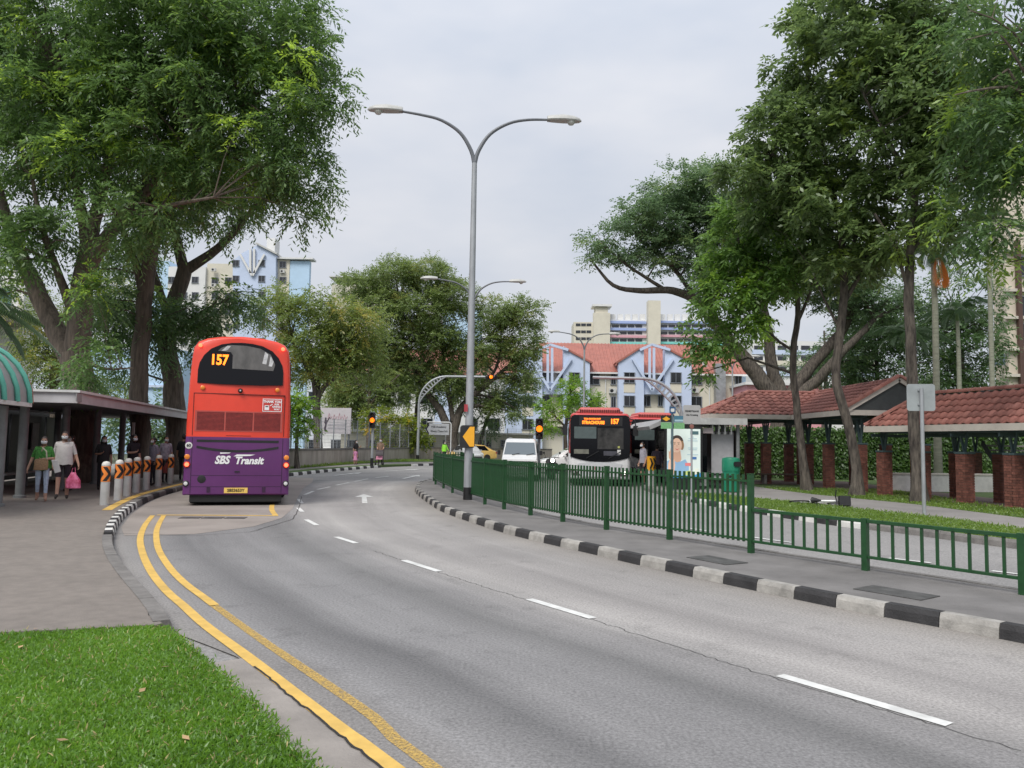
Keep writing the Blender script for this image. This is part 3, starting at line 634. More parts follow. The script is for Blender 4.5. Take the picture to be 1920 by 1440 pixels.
# --- signals
def signal_head(parent, loc, amber=1, rz=0.0, horizontal=False, count=3, lit=M_AMBER_L):
    hd = MB().extrude(rrect(0.34, 0.98, 0.05), -0.11, 0.11).build('signal_head', M_BLACK, parent, loc=loc, rz=rz)
    if horizontal: hd.rotation_euler.y = math.pi / 2
    off = mat('unlit_lens', (0.03, 0.02, 0.02), 0.2)
    for k, z in enumerate((0.31, 0, -0.31)):
        l_ = MB().lathe([(0.15, 0.0), (0.12, 0.03), (0.001, 0.045)], (0, -0.112, z), 14, axis='Y').build('lens', lit if k == amber else off, hd, smooth=True)
        arc = [(0.135 * math.cos(a), 0.135 * math.sin(a)) for a in (rad(-10 + 200 * i / 10) for i in range(11))]
        vs = [(x, -0.11, z + q) for x, q in arc] + [(x, -0.26, z + q) for x, q in arc]; MB().add(vs, [(i, i + 1, 12 + i, 11 + i) for i in range(10)]).build('visor', M_BLACK, hd, fix=False)
    return hd
def mast_arm(label, base, side, reach, h, signal):
    t = thing('signal_mast', label, 'traffic signal', base, 0, 'curved signal masts over the road')
    MB().tube([(0, 0, 0), (0, 0, 0.45)], 0.13, 12).build('base_band', M_BLACK, t, smooth=True)
    R_ = 2.3
    MB().tube([(0, 0, 0.45), (0, 0, h - R_)], [0.125, 0.1], 12).build('pole', M_STEEL, t, smooth=True)
    outer = [Vector((side * (R_ - R_ * math.cos(a)), 0, h - R_ + R_ * math.sin(a))) for a in (math.pi / 2 * k / 12 for k in range(13))]
    MB().tube(outer + [Vector((side * reach, 0, h + 0.02))], 0.085, 8).build('arm', M_STEEL, t, smooth=True)
    web = [(side * (R_ - (R_ - 0.46 * math.sin(2 * a)) * math.cos(a)), 0, h - R_ + (R_ - 0.46 * math.sin(2 * a)) * math.sin(a)) for a in (math.pi / 2 * k / 12 for k in range(13))]
    MB().tube(web, 0.06, 6).build('inner_arm', M_STEEL, t, smooth=True)
    for k in range(2, 11): MB().beam(outer[k], web[k], 0.1, 0.1).build('web_strut', M_STEEL, t)
    if signal: signal_head(t, (side * reach, -0.14, h), horizontal=True)
    return t
mast_arm('arched signal mast with amber light left of the nearest lamp post', (-7.75, 65.5, 0.1), 1, 6.0, 7.05, True)
mast_arm('arched signal mast reaching left over the waiting buses', (9.9, 45.5, 0.1), -1, 5.2, 5.45, False)
def pole_signal(label, base, h, rz=0.0):
    t = thing('traffic_light', label, 'traffic signal', base, rz, 'pole mounted traffic lights')
    MB().tube([(0, 0, 0), (0, 0, 0.5)], 0.1, 12).build('base_band', M_BLACK, t, smooth=True)
    MB().tube([(0, 0, 0.5), (0, 0, h)], 0.075, 12).build('pole', M_STEEL, t, smooth=True)
    signal_head(t, (0, -0.2, h - 0.1)); MB().beam((0, 0, h - 0.1), (0, -0.1, h - 0.1), 0.06).build('bracket', M_BLACK, t)
    return t
pole_signal('traffic light with glowing amber lamp on the far kerb by the yellow shrub', (-8.62, 48.9, 0.1), 2.95)
pole_signal('traffic light glowing amber beside the white van', (1.32, 37.2, 0.02), 2.45)

# --- signs
def plate_sign(name, label, base, w, h, zc, back=True, postr=0.045):
    t = thing(name, label, 'sign', base, 0)
    MB().tube([(0, 0, 0), (0, 0, zc + h / 2 - 0.02)], postr, 10).build('post', M_STEEL, t, smooth=True)
    return t
t = plate_sign('blank_sign', 'grey sign seen from behind on a slim post in the right verge', (10.02, 19.13, 0.1), 0.66, 0.66, 2.78)
MB().extrude(rrect(0.64, 0.66, 0.06), 0.05, 0.07).build('plate', M_SIGNBACK, t, loc=(0, 0, 2.87), rz=rad(-12))
for z in (2.7, 3.05): MB().box((0, 0.045, z), (0.14, 0.03, 0.04)).build('clamp', M_STEEL, t)
t = plate_sign('pedestrian_sign', 'pale square PEDESTRIANS Use Crossing notice on a thin post', (5.42, 23.6, 0.1), 0.5, 0.5, 2.55, postr=0.03)
pl = MB().extrude(rrect(0.52, 0.55, 0.05), -0.05, -0.035).build('plate', mat('notice_grey', (0.36, 0.355, 0.35), 0.5, var=0.05), t, loc=(0, 0, 2.54))
text('PEDESTRIANS', 0.068, M_BLACK, pl, (0, -0.054, 0.09), bold=0.002); text('Use Crossing', 0.066, M_BLACK, pl, (0, -0.054, -0.02), bold=0.002)
MB().lathe([(0.07, 0), (0.06, 0.02), (0.001, 0.025)], (0, -0.03, 2.17), 12, axis='Y').build('reflector', mat('reflector_brown', (0.25, 0.1, 0.08), 0.4), t, smooth=True)
t = thing('direction_sign', 'white left pointing direction sign hung from a bent pole by the forked trunk', 'sign', (-4.45, 58.0, 0.1))
MB().tube([(0, 0, 0), (0, 0, 2.9), (-0.06, 0, 2.98), (-0.15, 0, 3.02), (-1.75, 0, 3.02)], 0.045, 8).build('post', M_SIGNW, t, smooth=True)
pl = MB().extrude([(-1.62, 0.42), (-0.14, 0.42), (-0.14, -0.42), (-1.62, -0.42), (-1.82, 0)], -0.03, 0.0).build('plate', mat('sign_pale_grey', (0.42, 0.43, 0.44), 0.5), t, loc=(0, 0, 2.5))
MB().extrude([(-1.66, 0.42), (-1.6, 0.3), (-1.78, 0), (-1.6, -0.3), (-1.66, -0.42), (-1.88, 0)], -0.036, -0.03).build('arrow', M_BLACK, pl)
text('PSB Academy', 0.2, M_BLACK, pl, (-0.9, -0.036, 0.17), bold=0.004); text('Kheng Cheng Sch', 0.2, M_BLACK, pl, (-0.87, -0.036, -0.15), sx=0.88, bold=0.004)

# ================================================================== VEHICLES
M_BUSRED = mat('bus_red_paint', (0.68, 0.05, 0.024), 0.4, var=0.06, scale=2, coat=0.15, dirt=0.12)
M_BUSPUR = mat('bus_purple_paint', (0.115, 0.026, 0.135), 0.35, var=0.08, scale=2, coat=0.15, dirt=0.25)
M_SEAM = mat('panel_seam', (0.07, 0.008, 0.008), 0.7)
M_SEAMP = mat('panel_seam_purple', (0.03, 0.006, 0.035), 0.7)
M_GLASSB = glass_mat('black_glass', (0.006, 0.006, 0.008), 0.1); M_GLASSB.node_tree.nodes['Principled BSDF'].inputs['Specular IOR Level'].default_value = 0.25
M_GLASSW = glass_mat('window_glass', (0.03, 0.036, 0.04), 0.08)
M_RUBBER = mat('rubber', (0.018, 0.018, 0.018), 0.85, var=0.2)
M_RIM = mat('wheel_rim', (0.3, 0.3, 0.3), 0.4, metal=0.6)
M_LED = mat('led_amber', (1.0, 0.19, 0.012), emit=1.3)
M_ORL = mat('indicator_orange', (0.7, 0.22, 0.03), 0.25)
M_CLEARL = mat('clear_lens', (0.6, 0.6, 0.6), 0.2)
M_CARW = mat('car_white', (0.68, 0.68, 0.67), 0.3, var=0.03, coat=0.5)
M_SILVER = mat('bumper_silver', (0.66, 0.66, 0.66), 0.35, var=0.05, coat=0.3)
M_CHROME = mat('chrome', (0.5, 0.5, 0.5), 0.2, metal=0.9)
M_WHITEL = mat('white_lettering', (0.75, 0.75, 0.75), 0.5, var=0.02)
wheel_cache = {}
def wheel(parent, loc, r, w):
    key = (r, w)
    if key not in wheel_cache:
        ty = MB().lathe([(r * 0.6, -w / 2), (r * 0.93, -w / 2), (r, -w * 0.35), (r, w * 0.35), (r * 0.93, w / 2), (r * 0.6, w / 2)], n=22, axis='X').mesh('tyre', M_RUBBER, True)
        rm = MB().lathe([(0.05, -w * 0.42), (r * 0.4, -w * 0.44), (r * 0.61, -w * 0.3), (r * 0.61, w * 0.3), (r * 0.4, w * 0.44), (0.05, w * 0.42)], n=18, axis='X').mesh('rim', M_RIM, True)
        wheel_cache[key] = (ty, rm)
    e = link('wheel', wheel_cache[key][0], parent); e.location = loc; link('rim', wheel_cache[key][1], e)
def body_rings(stations, n=4):
    """stations: (y, half width low, half width high, z0, z1, corner radius)"""
    out = []
    for y, w0, w1, z0, z1, r in stations:
        ring = []
        for sx, sz, a0 in ((1, 1, 0), (-1, 1, 90), (-1, -1, 180), (1, -1, 270)):
            w = w1 if sz > 0 else w0; rr = r if sz > 0 else min(r, 0.06)
            for k in range(n + 1):
                a = rad(a0 + 90 * k / n); ring.append(Vector((sx * (w - rr) + rr * math.cos(a), y, (z1 - rr if sz > 0 else z0 + rr) + rr * math.sin(a))))
        out.append(ring)
    return out
# --- red and purple double deck bus seen from behind
DD = thing('double_deck_bus', 'red and purple double deck bus numbered 157 seen from behind', 'bus', (-6.9, 19.9, 0.0), rad(17))
MB().loft(body_rings([(0.0, 1.19, 1.17, 0.30, 1.72, 0.02), (0.05, 1.26, 1.24, 0.27, 1.72, 0.02), (0.16, 1.275, 1.25, 0.27, 1.72, 0.02), (11.0, 1.275, 1.25, 0.27, 1.72, 0.02)])).build('lower_body', M_BUSPUR, DD, smooth=True)
up = MB()
ringsu = []
def upring(y, ins, dz):
    pts = []
    prof = [(1.25, 1.722), (1.245, 2.3), (1.22, 3.1), (1.185, 3.75), (1.15, 3.98), (1.05, 4.13), (0.85, 4.22), (0.5, 4.285), (0.0, 4.31)]
    pr = [(x - ins, z - dz * max(0, (z - 1.73)) / 2.58) for x, z in prof]
    full = pr + [(-x, z) for x, z in reversed(pr[:-1])]
    return [Vector((x, y + 0.05 * max(0, z - 3.0), z)) for x, z in full]
up.loft([upring(0.0, 0.085, 0.07), upring(0.04, 0.03, 0.025), upring(0.14, 0.0, 0.0), upring(10.6, 0.0, 0.0), upring(10.9, 0.1, 0.08)]).build('upper_body', M_BUSRED, DD, smooth=True)
MB().box((0, 5.6, 0.2), (2.2, 10.6, 0.3)).build('underbody', M_RUBBER, DD)
MB().box((0, 0.12, 0.2), (2.2, 0.1, 0.2)).build('mud_flap', M_RUBBER, DD)
for x in (-1.05, 1.05):
    wheel(DD, (x, 2.9, 0.48), 0.48, 0.34); wheel(DD, (x, 8.4, 0.48), 0.48, 0.3)
# rear window
arch = [(-1.03, 3.07), (-0.5, 3.05), (0.5, 3.05), (1.03, 3.07), (1.03, 3.4), (1.0, 3.58), (0.9, 3.78), (0.74, 3.95), (0.5, 4.07), (0.25, 4.12), (0, 4.135), (-0.25, 4.12), (-0.5, 4.07), (-0.74, 3.95), (-0.9, 3.78), (-1.0, 3.58), (-1.03, 3.4)]
def tilt(poly, y0, y1): 
    n_ = len(poly); f = lambda x, z, y: (x, y + 0.05 * max(0, z - 3.0), z)
    return MB().add([f(x, z, y0) for x, z in poly] + [f(x, z, y1) for x, z in poly], [tuple(range(n_)), tuple(range(2 * n_ - 1, n_ - 1, -1))] + [(i, n_ + i, n_ + (i + 1) % n_, (i + 1) % n_) for i in range(n_)])
rw = tilt(arch, -0.014, 0.01).build('rear_window', M_GLASSB, DD)
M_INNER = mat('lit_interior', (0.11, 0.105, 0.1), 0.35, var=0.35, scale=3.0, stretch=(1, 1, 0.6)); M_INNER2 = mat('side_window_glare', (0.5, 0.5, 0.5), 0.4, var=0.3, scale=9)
tilt([(-0.22, 3.46), (0.78, 3.44), (0.82, 3.6), (0.7, 3.86), (0.45, 4.0), (0.1, 4.06), (-0.3, 4.06), (-0.5, 3.98), (-0.58, 3.9), (-0.27, 3.88), (-0.22, 3.8)], -0.02, -0.0145).build('painted_inner_pane', M_INNER, rw)  # opaque plate; the lighter inside view and its reflection are put into its grey
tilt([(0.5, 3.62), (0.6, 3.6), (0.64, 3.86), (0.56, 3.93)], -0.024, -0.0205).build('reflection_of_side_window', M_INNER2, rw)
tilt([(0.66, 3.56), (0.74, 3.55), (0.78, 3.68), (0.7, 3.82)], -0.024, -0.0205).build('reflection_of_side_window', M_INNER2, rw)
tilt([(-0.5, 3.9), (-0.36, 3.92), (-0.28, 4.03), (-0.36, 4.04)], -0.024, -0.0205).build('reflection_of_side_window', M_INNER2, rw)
text('157', 0.36, M_LED, rw, (-0.54, 0.014, 3.66), rot=(math.pi / 2 - 0.05, 0, 0), sx=0.8, bold=0.012, name='route_number')
def plate(name, m, parent, x0, x1, z0, z1, y0, y1=0.02): return MB().extrude([(x0, z0), (x1, z0), (x1, z1), (x0, z1)], y0, y1).build(name, m, parent)
# engine door with grilles
for nm, x0, x1, z0, z1 in (('seam', -1.08, 1.08, 2.805, 2.82), ('seam', -1.1, -1.085, 1.75, 2.82), ('seam', 1.085, 1.1, 1.75, 2.82)): plate(nm, M_SEAM, DD, x0, x1, z0, z1, -0.004)
M_GRF = mat('grille_frame', (0.42, 0.07, 0.055), 0.5); M_GRD = mat('grille_dark', (0.11, 0.012, 0.012), 0.6); M_GRS = mat('grille_slat', (0.3, 0.035, 0.03), 0.6, var=0.3, scale=14)
plate('grille_panel', M_GRF, DD, -1.05, 1.05, 1.86, 2.38, -0.006)
for k in range(3):
    x0 = -1.0 + 0.68 * k; g = plate('grille', M_GRD, DD, x0, x0 + 0.64, 1.89, 2.35, -0.009, -0.0065)
    sl = MB()
    for q in range(15): sl.box((x0 + 0.32, -0.012, 1.905 + 0.031 * q), (0.62, 0.006, 0.014))
    stuff(sl.build('grille_slats', M_GRS, g))
plate('latch_strip', M_SEAM, DD, -0.3, 0.3, 1.755, 1.765, -0.006)
# purple part
for z, h, bow in ((1.62, 0.06, 0.0), (1.47, 0.06, 0.1)):
    pts = [(x, z - bow * (1 - (x / 0.98) ** 2)) for x in np.linspace(-0.98, 0.98, 15)]
    MB().extrude([(x, q + h / 2) for x, q in pts] + [(x, q - h / 2) for x, q in reversed(pts)], -0.006, 0.02).build('air_slot', M_BLACK, DD)
for nm, x0, x1, z0, z1 in (('seam', -1.09, -1.075, 0.32, 1.7), ('seam', 1.075, 1.09, 0.32, 1.7), ('seam', -1.07, 1.07, 0.755, 0.765), ('seam', -1.07, 1.07, 0.475, 0.485)): plate(nm, M_SEAMP, DD, x0, x1, z0, z1, -0.004)
text('SBS', 0.27, M_WHITEL, DD, (-0.37, -0.008, 1.14), shear=0.25, bold=0.012, sx=0.85); text('Transit', 0.25, M_WHITEL, DD, (0.27, -0.008, 1.13), shear=0.25, bold=0.01, sx=0.95)
MB().extrude([(-0.42, 1.30), (-0.2, 1.315), (-0.17, 1.335), (-0.42, 1.335)], -0.008, 0.0).build('logo_stroke', M_WHITEL, DD); MB().extrude([(-0.1, 1.24), (0.3, 1.255), (0.42, 1.29), (-0.02, 1.29)], -0.008, 0.0).build('logo_stroke', M_WHITEL, DD)
np_ = plate('number_plate', mat('plate_yellow', (0.75, 0.5, 0.12), 0.5), DD, -0.29, 0.27, 0.32, 0.455, -0.02)
text('SBS3653Y', 0.105, M_BLACK, np_, (-0.01, -0.023, 0.387), bold=0.003, sx=0.95)
stk = plate('thank_you_notice', mat('notice_red', (0.5, 0.05, 0.04), 0.5), DD, 0.55, 1.02, 2.39, 2.72, -0.008)
for x0, x1, z0, z1 in ((0.55, 1.02, 2.705, 2.72), (0.55, 1.02, 2.39, 2.405), (0.55, 0.565, 2.406, 2.704), (1.005, 1.02, 2.406, 2.704)): plate('notice_border', M_WHITEL, stk, x0, x1, z0, z1, -0.011, -0.0085)
text('THANK YOU', 0.085, M_WHITEL, stk, (0.785, -0.011, 2.645), bold=0.004, sx=0.88)
for b_, z, x in (('FOR', 2.575, 0.9), ('GIVING', 2.515, 0.89), ('WAY', 2.45, 0.9)): text(b_, 0.06, M_WHITEL, stk, (x, -0.011, z), bold=0.003)
bi = plate('pictogram', M_WHITEL, stk, 0.6, 0.71, 2.43, 2.55, -0.011, -0.0085); plate('pictogram_window', M_BLACK, bi, 0.62, 0.69, 2.505, 2.53, -0.013, -0.0115)
MB().extrude([(0.72, 2.545), (0.74, 2.535), (0.8, 2.575), (0.79, 2.59)], -0.011, -0.0085).build('pictogram_arrow', M_WHITEL, stk)
def disc(name, m, parent, x, z, r, y=-0.02, d=0.03): return MB().lathe([(r, 0), (r, d * 0.6), (r * 0.7, d), (0.001, d * 1.1)], (x, y + d * 0.5, z), 16, axis='Y').build(name, m, parent, smooth=True)
M_BRAKE = mat('brake_light', (1.0, 0.07, 0.03), emit=3.00)
for s_ in (-1, 1):
    disc('marker_light', M_BRAKE, DD, s_ * 1.0, 4.02, 0.05, 0.03); disc('indicator', M_ORL, DD, s_ * 0.9, 2.95, 0.055); disc('indicator', M_ORL, DD, s_ * 1.185, 1.22, 0.065)
    r_ = disc('brake_light_surround', mat('lamp_red_dark', (0.25, 0.01, 0.01), 0.3), DD, s_ * 1.185, 1.03, 0.085); MB().lathe([(0.055, 0), (0.05, 0.02), (0.001, 0.03)], (s_ * 1.185, -0.025, 1.03), 14, axis='Y').build('brake_light', M_BRAKE, r_, smooth=True)
    r_ = disc('reversing_lamp_surround', M_BLACK, DD, s_ * 1.19, 0.56, 0.075); MB().lathe([(0.05, 0), (0.045, 0.02), (0.001, 0.03)], (s_ * 1.19, -0.025, 0.56), 14, axis='Y').build('reversing_lamp', M_CLEARL, r_, smooth=True)
    plate('bumper_fixing', M_SEAMP, DD, s_ * 0.66 - 0.04, s_ * 0.66 + 0.04, 0.34, 0.47, -0.015)
cm = disc('reversing_camera', M_BLACK, DD, 0.0, 2.9, 0.06, -0.05, 0.06); disc('camera_lens', M_CLEARL, cm, 0.0, 2.9, 0.02, -0.1, 0.02)
disc('speed_limit_disc', M_SIGNW, DD, -1.16, 1.5, 0.085, -0.004, 0.012); text('60', 0.1, M_BLACK, DD, (-1.16, -0.012, 1.5), bold=0.004)
disc('exhaust_cover', M_BLACK, DD, -0.83, 0.67, 0.1, -0.006, 0.02); plate('door_handle', M_BLACK, DD, -0.06, 0.06, 0.84, 0.87, -0.02)
for s_ in (-1, 1):
    for k in range(5):
        for z0, z1 in ((1.9, 2.6), (3.1, 3.75)):
            MB().box((s_ * (1.262 if z0 < 2 else 1.222), 1.6 + 2.0 * k, (z0 + z1) / 2), (0.02, 1.8, z1 - z0)).build('side_window', M_GLASSB, DD)

# --- single deck buses coming towards the camera
def single_deck(label, loc, rz, number, dest, small=None):
    t = thing('single_deck_bus', label, 'bus', loc, rz, 'buses at the opposite stop')
    MB().loft(body_rings([(0.0, 1.08, 1.12, 0.34, 1.3, 0.1), (0.06, 1.2, 1.2, 0.3, 1.3, 0.1), (0.22, 1.275, 1.26, 0.28, 1.3, 0.05), (11.9, 1.275, 1.26, 0.28, 1.3, 0.05)])).build('lower_body', M_SILVER, t, smooth=True)
    MB().loft(body_rings([(0.08, 1.12, 1.0, 1.302, 2.86, 0.18), (0.14, 1.22, 1.12, 1.302, 2.93, 0.16), (0.3, 1.262, 1.2, 1.302, 2.97, 0.14), (11.9, 1.262, 1.2, 1.302, 2.97, 0.14)])).build('upper_body', mat('bus_red_b', (0.5, 0.04, 0.035), 0.35, var=0.06, coat=0.3), t, smooth=True)
    sm = [(x, 0.98 + 0.2 * (abs(x) / 1.2) ** 2.2) for x in np.linspace(-1.2, 1.2, 13)]
    wsl = MB().extrude(sm + [(1.215, 2.6), (1.16, 2.82), (1.05, 2.88), (-1.05, 2.88), (-1.16, 2.82), (-1.215, 2.6)], -0.03, 0.2).build('windscreen', M_GLASSB, t)
    plate('sun_blind', mat('blind_grey', (0.075, 0.1, 0.1), 0.5, var=0.15), wsl, -1.05, -0.15, 1.92, 2.4, -0.036, -0.031)
    M_DIM = mat('dim_interior', (0.028, 0.027, 0.026), 0.5, var=0.9, scale=3.2)
    plate('interior_glimpse', M_DIM, wsl, -0.1, 0.95, 1.5, 2.35, -0.034, -0.031)
    plate('dashboard_glimpse', mat('dash_pale', (0.16, 0.16, 0.13), 0.5, var=0.4, scale=4), wsl, -1.05, -0.45, 1.3, 1.48, -0.034, -0.031)
    plate('driver_shirt_glimpse', mat('dash_blue_grey', (0.06, 0.06, 0.075), 0.5, var=0.3), wsl, 0.15, 0.8, 1.24, 1.42, -0.034, -0.031)
    plate('permit_sticker', mat('sticker_yellow', (0.4, 0.42, 0.12), 0.5), wsl, 0.72, 0.8, 1.55, 1.63, -0.036, -0.0345); plate('permit_sticker', M_SIGNW, wsl, 0.7, 0.84, 1.3, 1.48, -0.036, -0.0345)
    plate('display_panel', M_BLACK, wsl, -0.85, 0.9, 2.45, 2.82, -0.034, -0.031)
    text(number, 0.27, M_LED, wsl, (0.58, -0.038, 2.62), bold=0.012, name='route_number', sx=0.85)
    text(dest, 0.17, M_LED, wsl, (-0.28, -0.038, 2.57), bold=0.008, name='destination', sx=0.85)
    if small: text(small, 0.09, M_LED, wsl, (-0.32, -0.038, 2.72), bold=0.004, name='destination')
    for x in (-0.55, 0.35): MB().beam((x, -0.045, 1.12), (x + 0.5, -0.045, 1.42), 0.025).build('wiper', M_BLACK, wsl)
    # bumper panels
    MB().extrude([(-0.72, 0.38), (0.72, 0.38), (0.9, 0.9), (0.6, 0.955), (0, 0.97), (-0.6, 0.955), (-0.9, 0.9)], -0.04, 0.05).build('front_panel', mat('panel_grey', (0.5, 0.51, 0.52), 0.4, var=0.06), t)
    text('SBS', 0.15, mat('logo_red', (0.5, 0.06, 0.06), 0.5), t, (-0.22, -0.045, 0.72), shear=0.2); text('Transit', 0.15, mat('logo_grey', (0.2, 0.16, 0.2), 0.5), t, (0.2, -0.045, 0.72), shear=0.2)
    for s_ in (-1, 1):
        hl = MB().extrude([(s_ * 0.78, 0.42), (s_ * 1.15, 0.42), (s_ * 1.17, 0.66), (s_ * 1.02, 0.64), (s_ * 0.84, 0.54)], -0.03, 0.12).build('headlight', mat('headlight_dark', (0.07, 0.045, 0.05), 0.2, var=0.3, scale=20), t)
        MB().lathe([(0.055, 0), (0.04, 0.02), (0.001, 0.03)], (s_ * 1.0, -0.035, 0.55), 12, axis='Y').build('bulb', M_HEAD_L if s_ > 0 else M_CLEARL, hl, smooth=True)
        mr = MB().tube([(s_ * 1.15, -0.02, 2.75), (s_ * 1.38, -0.2, 2.7), (s_ * 1.42, -0.22, 2.45)], 0.025, 6).build('mirror_arm', M_BLACK, t)
        MB().extrude(rrect(0.2, 0.42, 0.05), -0.26, -0.18).build('mirror', M_BLACK, mr, loc=(s_ * 1.42, 0, 2.25))
        wheel(t, (s_ * 1.08, 2.7, 0.48), 0.48, 0.3); wheel(t, (s_ * 1.08, 8.7, 0.48), 0.48, 0.3)
        for k in range(6): MB().box((s_ * 1.266, 1.3 + 1.85 * k, 1.95), (0.02, 1.7, 1.05)).build('side_window', M_GLASSB, t)
    pod = MB().loft(body_rings([(0.35, 0.85, 0.7, 2.975, 3.1, 0.06), (0.6, 0.98, 0.85, 2.975, 3.22, 0.12), (3.0, 1.0, 0.88, 2.975, 3.26, 0.12), (3.4, 0.95, 0.8, 2.975, 3.1, 0.06)])).build('roof_pod', mat('pod_red', (0.5, 0.1, 0.09), 0.45), t, smooth=True)
    pg = MB()
    for k in range(22): pg.box((-0.8 + 1.6 * k / 21, 0.42, 3.06), (0.04, 0.2, 0.12))
    stuff(pg.build('pod_vents', M_SEAM, pod))
    MB().box((0, 6, 0.24), (2.3, 11.4, 0.2)).build('underbody', M_RUBBER, t)
    return t
single_deck('silver and black single deck bus numbered 157 driving up behind the green fence', (3.62, 32.0, 0.0), rad(-4), '157', 'STRACHOUSE', 'TOA PAYOH INT')
single_deck('second bus half hidden behind bus 157 at the right hand stop', (6.75, 36.2, 0.0), rad(-2), '235', '', None)

# --- white van
VN = thing('white_van', 'old white van with black grille waiting behind the green fence', 'van', (0.38, 35.0, -0.01), rad(-3))
MB().loft(body_rings([(0.0, 0.74, 0.72, 0.36, 0.8, 0.06), (0.06, 0.82, 0.78, 0.3, 0.98, 0.08), (0.22, 0.845, 0.8, 0.28, 1.06, 0.08), (0.42, 0.85, 0.8, 0.28, 1.12, 0.08), (0.98, 0.85, 0.71, 0.28, 1.78, 0.12), (1.25, 0.85, 0.71, 0.28, 1.9, 0.14), (4.3, 0.85, 0.71, 0.28, 1.9, 0.14), (4.5, 0.82, 0.69, 0.34, 1.78, 0.14)])).build('body', M_CARW, VN, smooth=True)
def slope_plate(name, m, parent, pts, th=0.012):
    a, b, c, d = [Vector(p) for p in pts]; n_ = (b - a).cross(d - a).normalized(); n_ = -n_ if n_.y > 0 else n_
    vs = [p + n_ * th for p in (a, b, c, d)] + [p - n_ * 0.04 for p in (a, b, c, d)]
    return MB().add(vs, [(0, 1, 2, 3), (4, 7, 6, 5), (0, 4, 5, 1), (1, 5, 6, 2), (2, 6, 7, 3), (3, 7, 4, 0)]).build(name, m, parent)
M_GLASSV = glass_mat('pale_windscreen', (0.12, 0.15, 0.17), 0.1)
ws = slope_plate('windscreen', M_GLASSV, VN, [(-0.72, 0.475, 1.17), (0.72, 0.475, 1.17), (0.64, 0.93, 1.72), (-0.64, 0.93, 1.72)])
for x in (-0.35, 0.3): MB().beam((x, 0.44, 1.17), (x + 0.33, 0.5, 1.24), 0.02).build('wiper', M_BLACK, ws)
gr = plate('grille', mat('van_grille', (0.03, 0.03, 0.032), 0.4), VN, -0.5, 0.5, 0.76, 0.9, -0.02, 0.1); MB().lathe([(0.05, 0), (0.04, 0.01), (0.001, 0.012)], (0, -0.02, 0.83), 12, axis='Y').build('badge', M_CHROME, gr, smooth=True)
for s_ in (-1, 1):
    MB().extrude([(s_ * 0.52, 0.74), (s_ * 0.76, 0.74), (s_ * 0.8, 0.9), (s_ * 0.6, 0.9)], -0.015, 0.15).build('headlight', mat('van_headlight', (0.16, 0.15, 0.14), 0.15, var=0.3, scale=15), VN)
    wheel(VN, (s_ * 0.76, 0.85, 0.33), 0.33, 0.2); wheel(VN, (s_ * 0.76, 3.3, 0.33), 0.33, 0.2)
    mr = MB().extrude(rrect(0.14, 0.2, 0.04), 0.6, 0.66).build('mirror', M_BLACK, VN, loc=(s_ * 0.95, 0, 1.26))
    for k in range(3): MB().box((s_ * 0.785, 1.5 + 1.0 * k, 1.45), (0.05, 0.9, 0.42)).build('side_window', M_GLASSW, VN)
plate('bumper', mat('van_bumper', (0.3, 0.3, 0.3), 0.5), VN, -0.78, 0.78, 0.38, 0.6, -0.04, 0.05)
for k in range(2): MB().beam((-0.55 + 1.1 * k, 1.5, 1.95), (-0.55 + 1.1 * k, 4.0, 1.95), 0.03).build('roof_rail', M_CHROME, VN)

